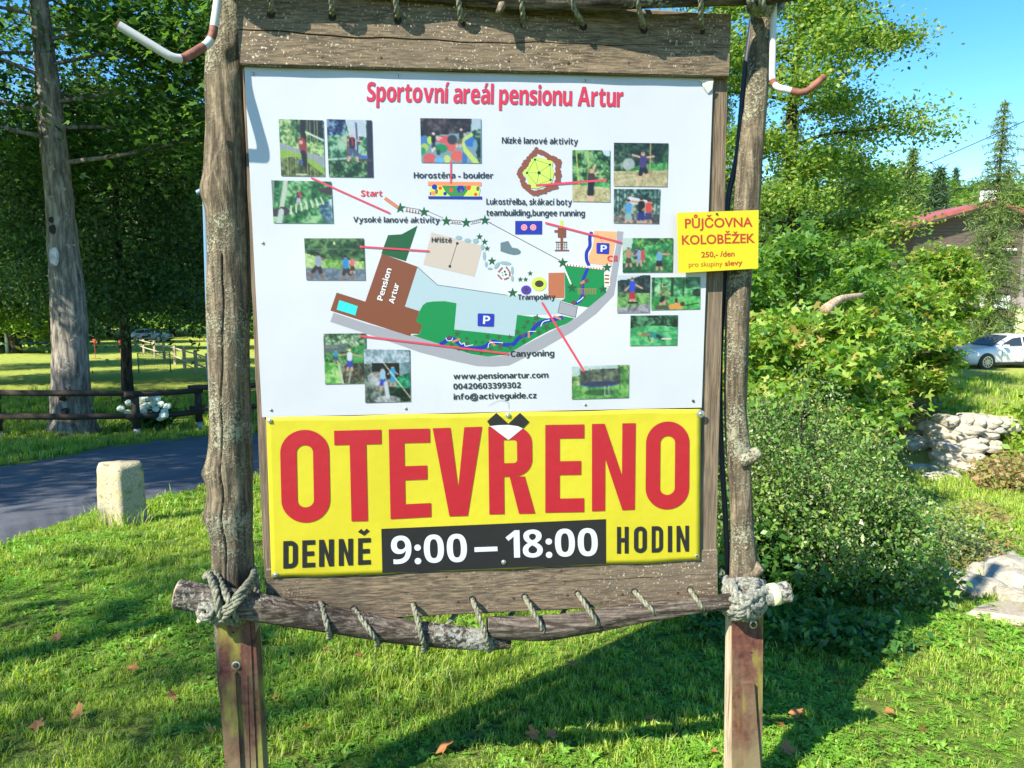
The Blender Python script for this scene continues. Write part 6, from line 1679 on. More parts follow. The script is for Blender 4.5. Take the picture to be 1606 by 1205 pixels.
# bent corner flap of the panel's sheet by the top right screw
g_ = Bq([(1092, 124), (1117, 125), (1116, 146), (1110, 141), (1100, 131)], OFFP + .0005)
mb = MB(); pts = [B(1094, 125, OFFP + .006), B(1119, 127, OFFP + .012), B(1117, 140, OFFP + .007), B(1110, 147, OFFP + .003), B(1103, 136, OFFP + .006), B(1100, 129, OFFP + .002)]
mb.add(pts, [(0, 5, 4, 1), (4, 3, 2, 1)]); mb.obj('torn_corner', ink('torn_white_edge', (.55, .54, .5), .5), panel)
polys('scratch', strip([(773, 632), (785, 628), (797, 631)], .5) + strip([(797, 631), (798, 641)], .5) + strip([(766, 637), (773, 632)], .4), (.3, .3, .3))

# ------------------------------------------------------------------ the yellow opening banner
def banner_build():
    t = NT('yellow_vinyl'); c = t.coords()
    col = t.ramp(t.noise(c, 4, 3), [(.3, (.42, .365, .018)), (.7, (.47, .41, .024))])
    t.base(col); t.b.inputs['Roughness'].default_value = .36
    t.bump(t.add(t.noise(t.coords((.9, 1, .45), rot=(0, .6, 0)), 4, 1, .3), t.noise(c, 22, 2), .0), .10, .012)
    q = [(417.5, 654.7), (1099, 641), (1097.6, 879.3), (425.7, 907.3)]
    nx, ny = 90, 34; V = []; F = []
    def edge(u, v):
        s_ = .0016 * math.sin(u * 19 + 1) + .0012 * math.sin(u * 41)
        return s_ * (max(0, v - .9) * 10) ** 2
    for i in range(ny + 1):
        v = i / ny
        for j in range(nx + 1):
            u = j / nx
            p = (np.array(q[0]) * (1 - u) + np.array(q[1]) * u) * (1 - v) + (np.array(q[3]) * (1 - u) + np.array(q[2]) * u) * v
            w = .0
            if v < .05: w = .002 * math.sin(u * 60) * (1 - v / .05) + .001
            P = B(p[0], p[1], .0095 + w * .3)
            P[2] += edge(u, v) + (.0012 * math.sin(u * 24) * (1 - v * 8) if v < .125 else 0)
            V.append(P)
    for i in range(ny):
        for j in range(nx):
            a = i * (nx + 1) + j; F.append((a, a + nx + 1, a + nx + 2, a + 1))
    n0 = len(V); V += [p + BN * .0012 for p in V]
    rim = [j for j in range(nx + 1)] + [i * (nx + 1) + nx for i in range(1, ny + 1)] + [ny * (nx + 1) + j for j in range(nx - 1, -1, -1)] + [i * (nx + 1) for i in range(ny - 1, 0, -1)]
    for k in range(len(rim)):
        a, b = rim[k], rim[(k + 1) % len(rim)]; F.append((a, b, b + n0, a + n0))
    o = obj('opening_banner', V, F, t.m, None, True, origin=B(*q[3], .0095))
    tag(o, 'yellow vinyl banner reading OTEVŘENO with opening hours, under the white map board', 'banner')
    WLOC[o.name] = np.array(o.location)
    return o
banner = banner_build()
def vinyl(nm, c, r=.36):
    t = NT(nm); t.base(c); t.b.inputs['Roughness'].default_value = r; cc = t.coords()
    t.bump(t.add(t.noise(t.coords((.9, 1, .45), rot=(0, .6, 0)), 4, 1, .3), t.noise(cc, 22, 2), .0), .10, .012); return t.m
V_RED = vinyl('banner_red', (.32, .010, .02)); V_BLK = vinyl('banner_black', (.016, .015, .018), .3); V_WHT = vinyl('banner_white', (.48, .50, .54)); V_YEL = vinyl('banner_yellow_notch', (.44, .385, .02))
OB = .0112
def bil(q, u, v):
    q = [np.array(p, float) for p in q]
    return tuple((q[0] * (1 - u) + q[1] * u) * (1 - v) + (q[3] * (1 - u) + q[2] * u) * v)
def letter(ch, q, tx, ty, mat, off, k=12, rx=None):
    """condensed grotesque capital in the pixel box q (TL, TR, BR, BL); tx, ty stroke widths as fractions"""
    L = []
    def add(pts): L.append([bil(q, u, v) for u, v in pts])
    rx = rx or .5
    def arc(cx, cy, a, b, t0, t1): return [(cx + a * math.cos(t), cy + b * math.sin(t)) for t in np.linspace(t0, t1, k)]
    def ring(outer, inner):
        for i in range(len(outer) - 1): add([outer[i], outer[i + 1], inner[i + 1], inner[i]])
    asp = ty / tx
    if ch == 'O':
        ry = rx * asp * .98; ix, iy = rx - tx, max(ry - ty, .02)
        o = arc(1 - rx, ry, rx, ry, -PI / 2, 0) + arc(1 - rx, 1 - ry, rx, ry, 0, PI / 2) + arc(rx, 1 - ry, rx, ry, PI / 2, PI) + arc(rx, ry, rx, ry, PI, 1.5 * PI)
        i_ = arc(1 - rx, ry, ix, iy, -PI / 2, 0) + arc(1 - rx, 1 - ry, ix, iy, 0, PI / 2) + arc(rx, 1 - ry, ix, iy, PI / 2, PI) + arc(rx, ry, ix, iy, PI, 1.5 * PI)
        ring(o + o[:1], i_ + i_[:1])
    elif ch == 'T': add([(0, 0), (1, 0), (1, ty), (0, ty)]); c = .5; add([(c - tx / 2, ty), (c + tx / 2, ty), (c + tx / 2, 1), (c - tx / 2, 1)])
    elif ch == 'E':
        add([(0, 0), (tx, 0), (tx, 1), (0, 1)]); add([(tx, 0), (1, 0), (1, ty), (tx, ty)]); add([(tx, 1 - ty), (1, 1 - ty), (1, 1), (tx, 1)]); add([(tx, .5 - ty * .5 - .005), (.92, .5 - ty * .5 - .005), (.92, .5 + ty * .5 - .005), (tx, .5 + ty * .5 - .005)])
    elif ch == 'V': add([(0, 0), (tx, 0), (.5, .68), (1 - tx, 0), (1, 0), (.5 + tx * .52, 1), (.5 - tx * .52, 1)])
    elif ch == 'N': add([(0, 0), (tx * .95, 0), (1 - tx, .60), (1 - tx, 0), (1, 0), (1, 1), (1 - tx * .95, 1), (tx, .40), (tx, 1), (0, 1)])
    elif ch == 'I': add([(0, 0), (1, 0), (1, 1), (0, 1)])
    elif ch == 'H':
        add([(0, 0), (tx, 0), (tx, 1), (0, 1)]); add([(1 - tx, 0), (1, 0), (1, 1), (1 - tx, 1)]); add([(tx, .5 - ty / 2), (1 - tx, .5 - ty / 2), (1 - tx, .5 + ty / 2), (tx, .5 + ty / 2)])
    elif ch == 'D':
        add([(0, 0), (tx, 0), (tx, 1), (0, 1)]); rr = .5; ry = rr * asp * .98; ix, iy = rr - tx, max(ry - ty, .02)
        o = [(tx, 0)] + arc(1 - rr, ry, rr, ry, -PI / 2, 0) + arc(1 - rr, 1 - ry, rr, ry, 0, PI / 2) + [(tx, 1)]
        i_ = [(tx, ty)] + arc(1 - rr, ry, ix, iy, -PI / 2, 0) + arc(1 - rr, 1 - ry, ix, iy, 0, PI / 2) + [(tx, 1 - ty)]; ring(o, i_)
    elif ch == 'R':
        hb = .575
        add([(0, 0), (tx, 0), (tx, 1), (0, 1)]); rr = .42; ry = rr * asp * .98; ix, iy = rr - tx, max(ry - ty, .02)
        o = [(tx, 0)] + arc(.97 - rr, ry, rr, ry, -PI / 2, 0) + arc(.97 - rr, hb - ry, rr, ry, 0, PI / 2) + [(tx, hb)]
        i_ = [(tx, ty)] + arc(.97 - rr, ry, ix, iy, -PI / 2, 0) + arc(.97 - rr, hb - ry, ix, iy, 0, PI / 2) + [(tx, hb - ty)]; ring(o, i_)
        add([(.46, hb), (.80, hb), (1.02, 1), (.66, 1)])
    mb = MB()
    for i, pts in enumerate(L):
        P = Bq(pts, off); V = np.array(P); n = np.cross(V - V[0], np.roll(V, -1, 0) - V[0]).sum(0)
        if n @ BN > 0: P = P[::-1]
        mb.add(P, [tuple(range(len(P)))])
    return obj('letter', *weld(mb.V, mb.F), mat, banner)
def opening_text():
    big = [('O', [(438.6, 675.5), (515.5, 673.2), (518.2, 819), (442, 820.8)]), ('T', [(523.7, 675.8), (597.8, 674), (600.5, 816.8), (527.5, 818.6)]), ('E', [(609.6, 673.6), (674, 672.3), (676.3, 811), (612.5, 814.4)]),
           ('V', [(678.5, 672), (756, 669.4), (757.5, 808.6), (681, 810.8)]), ('R', [(765.8, 669.5), (836, 668), (838, 805.6), (767.5, 807)]), ('E', [(855.2, 666.6), (916.3, 665.8), (916.1, 803.2), (855.2, 804.4)]),
           ('N', [(928.4, 665.2), (997, 663.8), (995.5, 799.6), (928.4, 802.2)]), ('O', [(1013.5, 661.8), (1081.5, 660.8), (1080.6, 798.6), (1012.2, 799.6)])]
    for ch, q in big:
        tx = {'O': .33, 'T': .35, 'E': .37, 'V': .36, 'R': .335, 'N': .305}[ch]; ty = {'O': .165, 'T': .158, 'E': .158, 'V': .2, 'R': .155, 'N': .2}[ch]
        letter(ch, q, tx, ty, V_RED, OB)
    small = [('D', 444.2, 466.8), ('E', 474, 494), ('N', 500.3, 523.5), ('N', 531.2, 553.5), ('E', 561.5, 581.3)]
    def yb(x, a, b, x0, x1): return a + (b - a) * (x - x0) / (x1 - x0)
    for ch, x0, x1 in small:
        q = [(x0, yb(x0, 849, 843.8, 444, 581)), (x1, yb(x1, 849, 843.8, 444, 581)), (x1, yb(x1, 892.2, 885.4, 444, 581)), (x0, yb(x0, 892.2, 885.4, 444, 581))]
        letter(ch, q, .34, .17, V_BLK, OB)
    P = [(561.4, 834.5), (566.4, 829.6), (570.6, 833.8), (575, 829.2), (579.6, 833), (570.8, 840.3)]
    polys('letter', [P], V_BLK, banner, OB)
    for ch, x0, x1 in (('H', 967.6, 985.8), ('O', 994.2, 1014.4), ('D', 1022, 1039.8), ('I', 1047.4, 1054), ('N', 1061, 1080.6)):
        q = [(x0, yb(x0, 826.6, 824.6, 967, 1081)), (x1, yb(x1, 826.6, 824.6, 967, 1081)), (x1, yb(x1, 868.6, 865.2, 967, 1081)), (x0, yb(x0, 868.6, 865.2, 967, 1081))]
        if ch == 'I': letter(ch, q, 1, 1, V_BLK, OB)
        else: letter(ch, q, .34 if ch != 'N' else .3, .16, V_BLK, OB)
    polys('hours_field', [[(598, 829.7), (770, 822.3), (950.4, 814.4), (950.6, 884.4), (776, 891.8), (599.6, 899)]], V_BLK, banner, OB - .0008)
    def btext(s_, x0, y0, x1, y1, cap): text(s_, x0, y0, x1, y1, cap, V_WHT, off=OB, parent=banner)
    btext('9:00', 614, 884.6, 733, 881, 43.5); btext('18:00', 793.5, 875.2, 938, 871.6, 43)
    polys('letter', [[(744, 858.6), (780, 857.4), (780.4, 864.6), (744.2, 866)]], V_WHT, banner, OB)
    polys('caron_mark', [[(764, 661), (778.4, 647.6), (797.4, 664.8), (797.4, 690), (768.6, 668.2)], [(797.4, 664.8), (815.6, 647.4), (830, 661.8), (819.8, 672.2), (797.4, 690)]], V_BLK, banner, OB + .0003)
    polys('caron_mark', [[(768.4, 668.4), (783, 667), (797.4, 666.6), (812, 668.6), (820, 672), (809, 681), (797.6, 690.2), (783, 679.5)]], V_WHT, banner, OB + .0006)
    for x, y, w, m in ((423, 660, .0075, M_ZINC), (432, 902, .0075, M_ZINC), (797, 651.5, .0075, M_ZINC), (790, 882, .007, M_ZINC), (1099, 649.5, .0115, None), (1093, 872.5, .006, M_RUSTDOT)):
        screw(x, y, OB + .0007, w * .45, banner, m or M_ZINC, washer=w)
opening_text()

# ------------------------------------------------------------------ the scooter rental sign
rq = [(1062, 334), (1190, 329.6), (1189, 421.2), (1064.6, 428.6)]
rental = slab('rental_sign', rq, .035, .004, ink('yellow_plastic', (.49, .425, .006), .35, 0, .0), 'small yellow sign reading PŮJČOVNA KOLOBĚŽEK between frame and right post', 'sign')
C_SR = (.45, .035, .008); RO = .0354
def rtext(s_, x0, y0, x1, y1, cap, b): text(s_, x0, y0, x1, y1, cap, C_SR, off=RO, bold=b, parent=rental)
rtext('PŮJČOVNA', 1074.3, 358, 1180.5, 355.6, 14.6, .022); rtext('KOLOBĚŽEK', 1069.6, 383.9, 1184.3, 380.8, 14.4, .022)
rtext('250,- /den', 1100, 404, 1152.3, 402.2, 8.6, .022); rtext('pro skupiny', 1080.3, 419, 1133, 417.4, 7.6, .0); rtext('slevy', 1137, 417.4, 1165, 415.4, 7.8, .024)
screw(1124, 335.5, RO, .003, rental, M_RUSTDOT)

# ------------------------------------------------------------------ posts, logs, ropes, feet
def px_path(data, off, r_off=0):
    """data rows: y, centre x, half width (photo pixels) -> smooth centre line and radii"""
    P = np.array([list(B(x, y, off)) + [w * 2.1 / FPX * (1 - off / 2.1)] for y, x, w in data])
    return P
def post(name, label, data, off, seed, knobs, crack=None):
    Q = px_path(data, off)
    # straight on down into the ground
    n = 240
    zz = np.linspace(Q[0, 2], Q[-1, 2], n)
    o_ = np.argsort(Q[:, 2]); P = np.stack([np.interp(zz, Q[o_, 2], Q[o_, i]) for i in range(2)] + [zz], 1); R = np.interp(zz, Q[o_, 2], Q[o_, 3])
    for _ in range(4):
        P[1:-1] = (P[:-2] + P[1:-1] * 2 + P[2:]) / 4; R[1:-1] = (R[:-2] + R[1:-1] * 2 + R[2:]) / 4
    k = 150; T = np.arange(k) * 2 * PI / k
    wob = wobble(seed, .018, 14)
    V = np.zeros((n, k, 3)); th, ss = T[None, :], zz[:, None]
    rr = R[:, None] * wob(th, ss)
    toward = math.atan2(-BN[1], -BN[0])     # angle facing the camera
    for (x, y, side, amp, wd) in knobs:      # side: angle from the camera direction, + = right
        kz = B(x, y, off)[2]; a0 = toward + side
        da = (th - a0 + PI) % (2 * PI) - PI
        rr = rr + amp * np.exp(-(da / wd) ** 2 - ((ss - kz) / (wd * R.mean() * 1.2)) ** 2)
    if crack:
        z0, z1, s0 = crack
        za, zb = B(360, z0, off)[2], B(360, z1, off)[2]
        a0 = toward + s0 + .06 * np.sin(ss * 9) + .03 * np.sin(ss * 37)
        da = (th - a0 + PI) % (2 * PI) - PI
        rr = rr - .014 * np.exp(-(da / .028) ** 2) * ((ss < za) & (ss > zb))
    V[..., 0] = P[:, None, 0] + rr * np.cos(th); V[..., 1] = P[:, None, 1] + rr * np.sin(th); V[..., 2] = P[:, None, 2]
    V = V.reshape(-1, 3); F = [(i * k + j, i * k + (j + 1) % k, (i + 1) * k + (j + 1) % k, (i + 1) * k + j)[::-1] for i in range(n - 1) for j in range(k)]
    V = np.vstack([V, P[0], P[-1]]); F += [(j, (j + 1) % k, n * k)[::-1] for j in range(k)] + [((n - 1) * k + j, (n - 1) * k + (j + 1) % k, n * k + 1) for j in range(k)]
    o = obj(name, V, F, M_POST, None, True); tag(o, label, 'post'); WLOC[o.name] = np.array(o.location); return o
LP = [(-330, 378, 21), (-100, 366, 22), (0, 364, 23), (60, 361, 25), (90, 357, 28), (130, 355, 29), (200, 357, 28), (270, 354.5, 31), (300, 353.5, 34), (330, 357, 31), (400, 359, 30), (450, 359, 31), (600, 360, 30), (700, 361.5, 31), (740, 358.5, 35), (770, 362, 32), (808, 359, 36), (840, 363, 31), (900, 365, 31.5), (975, 367, 31), (1080, 372, 29)]
RP = [(-330, 1212, 20), (-60, 1201, 19), (30, 1194, 15.5), (85, 1191, 16.5), (170, 1184.5, 17.5), (256, 1175.5, 18.5), (320, 1171, 20), (430, 1160, 19.5), (500, 1156.5, 19), (600, 1154, 18.5), (640, 1153, 17.5), (700, 1158, 19.5), (760, 1161.5, 18), (840, 1165, 19.5), (880, 1167, 23), (915, 1164, 21), (975, 1165, 21), (1080, 1166, 20)]
lpost = post('log_post', 'thick lichened log post left of the map board', LP, -.035, 1, [(325, 95, -.9, .004, .4), (372, 100, .5, -.012, .35), (322, 300, -1.1, .006, .45), (324, 740, -1.3, .007, .3), (322, 808, -1.3, .007, .25), (345, 890, -.35, -.006, .16)], (400, 975, -.08))
rpost = post('log_post', 'thinner crooked grey log post right of the map board', RP, -.035, 2, [(1190, 90, .2, .003, .3), (1190, 705, 1.2, .006, .5), (1190, 885, 1.2, .006, .4)])
def stub(parent, x0, y0, x1, y1, r0, r1, off):
    a, b = B(x0, y0, off), B(x1, y1, off + .02)
    V, F = tube(catmull([a, a * .5 + b * .5 + [0, 0, -.004], b], 5), np.linspace(r0, r1, 11), 14, True, wobble(int(x0), .06, 30)); obj('branch_stub', V, F, M_POST, parent, True)
stub(rpost, 1160, 722, 1192, 708, .030, .017, -.02); stub(rpost, 1165, 905, 1194, 888, .028, .018, -.02)
# knot hollow of the left post
V, F = disc_at(366, 100, .02, 0, 14, .001)
# dark hose behind the right post, blue-grey pipe behind the left post
def pipe(name, label, data, off, rad, mat, cat='pipe'):
    P = catmull([B(x, y, off) for x, y in data], 8); V, F = tube(P, rad, 10); o = obj(name, V, F, mat, None, True); return tag(o, label, cat)
pipe('hose', 'dark hose hanging behind the left side of the right post', [(1180, 30), (1168, 120), (1158, 230), (1150, 275), (1144, 300), (1140, 340), (1137, 440), (1131, 520), (1129, 600), (1131, 700), (1137, 800), (1141, 890), (1141, 960)], -.07, .0085, ink('hose_rubber', (.025, .03, .045), .5), 'hose')
pipe('pipe', 'blue-grey pipe standing behind the left post', [(309, 303), (318, 300), (321.5, 310), (323, 340), (326, 450), (331, 600), (334, 700), (338, 860), (352, 930), (366, 960)], -.10, .008, ink('bluegrey_pipe', (.13, .22, .32), .5))
# cross logs
def log(name, label, data, seed, k=40):
    """rows: x, y, half width px, offset"""
    P = np.array([B(x, y, o_) for x, y, w, o_ in data]); R = np.array([w * 2.1 / FPX * (1 - o_ / 2.1) for x, y, w, o_ in data])
    Pc = catmull(P, 14); Rc = np.interp(np.linspace(0, len(P) - 1, len(Pc)), np.arange(len(P)), R)
    V, F = tube(Pc, Rc, k, True, wobble(seed, .03, 16)); o = obj(name, V, F, M_LOG, None, True); tag(o, label, 'log'); WLOC[o.name] = np.array(o.location); return o
lo = .075
log_a = log('cross_log', 'thick weathered log lashed across the left post under the board, sagging to the middle', [(279, 931, 22, lo), (320, 938, 21, lo), (380, 948, 22, lo), (450, 961, 21, lo - .01), (540, 976, 20, lo - .02), (620, 989, 20, lo - .03), (700, 998, 19, lo - .035), (760, 1004, 16, lo - .04), (800, 1006, 11, lo - .045)], 3)
log_b = log('cross_log', 'lichen-spotted log spliced on at the middle and lashed to the right post under the board', [(764, 982, 15, lo - .025), (800, 985, 18, lo - .03), (860, 985, 20, lo - .03), (920, 976, 18, lo - .03), (1000, 962, 15, lo - .025), (1080, 951, 13.5, lo - .01), (1150, 942, 13, lo), (1200, 935, 16, lo), (1236, 928, 17, lo)], 4)
for a_, b_, r_, lg in ((B(279, 931, lo), B(276.5, 930.6, lo), .0365, log_a), (B(1236, 928, lo), B(1237.6, 927.7, lo), .0275, log_b)):
    V, F = tube(np.array([a_, b_]), [r_, r_ * .94], 24, True, wobble(9, .03)); obj('cut_end', V, F, plain('sawn_log_end', (.30, .23, .16), .9, 0, .35, 40, .6), lg)
# tape band on the log's right end
a, b = B(1208, 933.5, lo), B(1219, 931, lo)
V, F = tube(np.array([a, b]), [.0325, .0325], 24, True); obj('tape_band', V, F, ink('pale_yellow_tape', (.72, .70, .36), .4), log_b, True)
log_t = log('cross_log', 'log running along the top of the board frame, laced to it with rope', [(330, -62, 20, lo), (480, -42, 19, lo - .02), (600, -26, 19, lo - .03), (700, -15, 18, lo - .04), (800, -5, 19, lo - .03), (900, -3, 19, lo - .02), (1000, -5, 18, lo), (1100, -9, 17, lo), (1200, -12, 17, lo), (1250, -16, 16, lo)], 6)
stub(log_t, 790, -2, 781, 20, .012, .007, lo - .02)
# lacing ropes: each turn is seen leaving its hole and passing over the log
def lacing(name, label, holes, overs, front, mat, back):
    root = empty(name, B(holes[3][0], max(holes[3][1], overs[3][1]), 0), label, 'rope'); WLOC[root.name] = np.array(root.location)
    n = len(holes)
    for i in range(n):
        hx, hy = holes[i]; ox, oy = overs[i]; hw = front[i]
        sg = 1 if oy > hy else -1
        pts = [B(hx - 4, hy - sg * 3, -.03), B(hx, hy, .0), B(hx + (ox - hx) * .12, hy + (oy - hy) * .12, hw * .45 + .012)]
        mid = [(.45, hw * .8 + .014), (.75, hw + .010), (.95, hw - .012)]
        pts += [B(hx + (ox - hx) * f, hy + (oy - hy) * f, o_) for f, o_ in mid]
        pts += [B(ox, oy + sg * 3, hw - .045)]
        if i + 1 < n:
            nx, ny = holes[i + 1] if back > 0 else holes[max(i - 1, 0)]
            pts += [B(ox * .6 + nx * .4, oy * .6 + ny * .4, -.01), B(nx - 4, ny - sg * 4, -.035)]
        rope_geo(pts, .0074).obj('rope_turn', mat, root, True)
lacing('lacing_rope', 'grey-green rope lacing the bottom plank to the sagging log', [(503, 945)] + BOTH[1:], [(517, 997), (593, 1008), (666, 1017), (769, 1017), (857, 998), (942, 986), (1033, 969), (1106, 960)], [lo + .02, lo + .012, lo + .005, lo - .005, lo - .002, lo - .0, lo - .004, lo + .01], M_ROPE, 1)
lacing('lacing_rope', 'greenish rope lacing the top plank to the upper log', TOPH, [(421, -64), (518, -52), (616, -44), (714, -36), (815, -26), (880, -24), (992, -27), (1098, -30)], [lo + .0, lo - .005, lo - .012, lo - .02, lo - .01, lo, lo + .018, lo + .018], M_ROPE, -1)
# lashings
def lashing_left():
    c = B(366, 965, 0)
    root = empty('rope_lashing', c, 'rope lashing crossed over the left post and the thick log, knotted at its left', 'rope'); WLOC[root.name] = c
    R_ = .0095
    front = lo + .036
    P = lambda x, y, o: B(x, y, o)
    turns = [
        [P(322, 905, -.04), P(328, 901, .02), P(334, 918, front - .02), P(343, 945, front + .004), P(352, 965, front + .002), P(372, 978, front - .03), P(392, 962, -.02)],
        [P(336, 897, .0), P(345, 912, .045), P(356, 935, front + .012), P(362, 955, front + .014), P(374, 972, front - .015), P(388, 972, .0)],
        [P(399, 893, -.03), P(396, 905, .03), P(380, 925, front - .005), P(362, 945, front + .02), P(345, 963, front + .01), P(335, 972, front - .03), P(330, 970, .0)],
        [P(402, 905, -.02), P(396, 918, .04), P(382, 935, front), P(366, 952, front + .026), P(352, 968, front + .012), P(342, 976, front - .03), P(338, 972, .0)],
        [P(335, 905, .0), P(338, 925, front - .01), P(341, 945, front + .018), P(345, 962, front + .016), P(358, 975, front - .01), P(385, 978, .0)],
        [P(400, 905, .0), P(404, 935, .0), P(400, 968, -.02)]]
    for t_ in turns: rope_geo(t_, R_).obj('rope_turn', M_ROPE, root, True)
    rope_geo([P(345, 962, front), P(330, 952, front + .01), P(318, 950, front - .01), P(312, 960, front - .01), P(320, 968, front + .005), P(331, 962, front + .012), P(326, 950, front + .006), P(314, 952, front)], .0115).obj('knot', M_ROPEG, root, True)
    rope_geo([P(320, 962, front), P(317, 968, front - .005), P(314, 973, front - .012)], .011).obj('frayed_end', plain('frayed_rope', (.6, .55, .33), .9, 0, .3, 90, .6), root, True)
lashing_left()
def lashing_right():
    c = B(1166, 960, 0)
    root = empty('rope_lashing', c, 'lichen-crusted rope wound thickly round the right post and the log end', 'rope'); WLOC[root.name] = c
    f = lo + .028
    g = np.random.default_rng(8)
    P = lambda x, y, o: B(x, y, o)
    T = [[P(1138, 908, -.03), P(1143, 918, .03), P(1158, 935, f), P(1178, 952, f + .006), P(1190, 958, f - .02), P(1196, 952, .0)],
         [P(1138, 920, -.03), P(1141, 930, .03), P(1152, 945, f - .005), P(1168, 960, f + .006), P(1184, 964, f - .02), P(1192, 958, .0)],
         [P(1136, 934, -.02), P(1142, 942, .03), P(1154, 956, f - .01), P(1168, 968, f - .01), P(1180, 966, .0)],
         [P(1196, 915, -.03), P(1192, 922, .03), P(1180, 935, f), P(1162, 950, f + .012), P(1148, 958, f - .012), P(1138, 958, .0)],
         [P(1200, 925, -.02), P(1196, 932, .03), P(1186, 944, f), P(1168, 958, f + .014), P(1156, 966, f - .01), P(1146, 966, .0)],
         [P(1150, 912, .02), P(1152, 925, f - .01), P(1160, 940, f + .016), P(1172, 962, f + .012), P(1178, 970, f - .03)],
         [P(1186, 912, .02), P(1182, 925, f - .01), P(1172, 942, f + .02), P(1160, 958, f + .012), P(1156, 968, f - .03)],
         [P(1139, 946, .0), P(1150, 942, f - .01), P(1166, 938, f + .018), P(1188, 932, f + .004), P(1204, 928, f - .03)],
         [P(1145, 925, .0), P(1156, 922, .05), P(1172, 921, .055), P(1190, 921, .03), P(1200, 922, -.01)],
         [P(1140, 915, .0), P(1156, 913, .03), P(1176, 913, .03), P(1194, 916, .0)]]
    for t_ in T: rope_geo(t_, .0145).obj('rope_turn', M_ROPEG, root, True)
    rope_geo([P(1180, 930, f + .01), P(1193, 938, f), P(1188, 950, f + .01), P(1174, 948, f + .022), P(1178, 936, f + .018)], .013).obj('knot', M_ROPEG, root, True)
lashing_right()
def lashing_top():
    c = B(1200, 30, 0); root = empty('rope_lashing', c, 'rope wound round the top of the right post above the bent pipe hook', 'rope'); WLOC[root.name] = c
    P = lambda x, y, o: B(x, y, o)
    for t_ in ([P(1172, -20, -.03), P(1180, 4, .06), P(1192, 14, .06), P(1208, 4, .05), P(1220, -25, .0)], [P(1170, -5, -.03), P(1178, 14, .04), P(1192, 22, .045), P(1208, 14, .04), P(1222, -10, -.02)], [P(1174, 10, -.03), P(1182, 19, .01), P(1190, 20, .03), P(1174, 0, .09), P(1168, -30, .05)], [P(1230, -5, .0), P(1222, 14, .0), P(1206, 21, .02), P(1195, 8, .08), P(1190, -30, .09)]):
        rope_geo(t_, .0105).obj('rope_turn', M_ROPE, root, True)
    c = B(360, -40, 0); root = empty('rope_lashing', c, 'rope wound round the top of the left post, above the frame', 'rope'); WLOC[root.name] = c
    for t_ in ([P(330, -80, -.03), P(345, -60, .07), P(380, -40, .09), P(400, -60, -.02)], [P(400, -85, -.03), P(380, -65, .07), P(350, -40, .09), P(332, -45, -.02)]):
        rope_geo(t_, .0105).obj('rope_turn', M_ROPE, root, True)
lashing_top()
# twig ends showing behind the plank between frame and log
# ------------------------------------------------------------------ bent pipe hooks
def hook(label, P, rad, bands):
    root = empty('pipe_hook', P[0], label, 'hook'); WLOC[root.name] = np.array(P[0])
    Q = catmull(P, 12)
    # sharpen: mix of smooth curve and straight runs
    s = np.concatenate([[0], np.cumsum(np.linalg.norm(np.diff(Q, axis=0), axis=1))]); s /= s[-1]
    mw = plain('white_worn_paint', (.50, .50, .48), .5, 0, .12, 14); mr = plain('rust_red_paint', (.19, .07, .042), .7, 0, .5, 40, .3)
    start = 0
    for a, b, isred in bands:
        i0, i1 = np.searchsorted(s, a), min(np.searchsorted(s, b) + 1, len(Q))
        V, F = tube(Q[max(i0 - 0, 0):i1], rad * (1.0 if not isred else 1.025), 18, False); obj('red_band' if isred else 'white_tube', V, F, mr if isred else mw, root, True)
    e = Q[-1]; t_ = Q[-1] - Q[-2]; t_ /= np.linalg.norm(t_)
    V, F = tube(np.array([e - t_ * .002, e + t_ * .0012]), rad * .84, 16, True); obj('tube_mouth', V, F, M_HOLE, root)
    V, F = tube(np.array([e - t_ * .004, e + t_ * .001]), rad * 1.02, 18, False); obj('tube_rim', V, F, mr, root, True)
    return root
def bend(pts, w=.028, n=5):
    """round the corners of a polyline"""
    out = [pts[0]]
    for a, b, c in zip(pts[:-2], pts[1:-1], pts[2:]):
        u = (a - b) / np.linalg.norm(a - b); v = (c - b) / np.linalg.norm(c - b)
        for k in range(n + 1):
            t = k / n; out.append((b + u * w) * (1 - t) ** 2 + b * 2 * t * (1 - t) + (b + v * w) * t * t)
    out.append(pts[-1])
    # add intermediate points on straights
    res = []
    for a, b in zip(out[:-1], out[1:]):
        m = max(int(np.linalg.norm(b - a) / .02), 1)
        for k in range(m): res.append(a + (b - a) * k / m)
    res.append(out[-1]); return res
P = bend([B(351, -160, .05), B(342, 0, .05), B(332, 66, .055), B(280, 97, .14), B(183, 38, .185)], .03)
hook('bent white and rust-red pipe hook sticking out from the left post', P, .0105, [(0, .505, 0), (.505, .565, 1), (.565, .62, 0), (.62, .755, 1), (.755, 1.0, 0)])
P = bend([B(1221, -160, .03), B(1213.5, 0, .03), B(1211, 128, .035), B(1220, 138, .10), B(1262, 147, .13), B(1292, 121, .13)], .02)
hook('bent white and rust-red pipe hook hanging beside the top of the right post', P, .0088, [(0, .705, 0), (.705, .765, 1), (.765, .85, 0), (.85, 1.0, 1)])
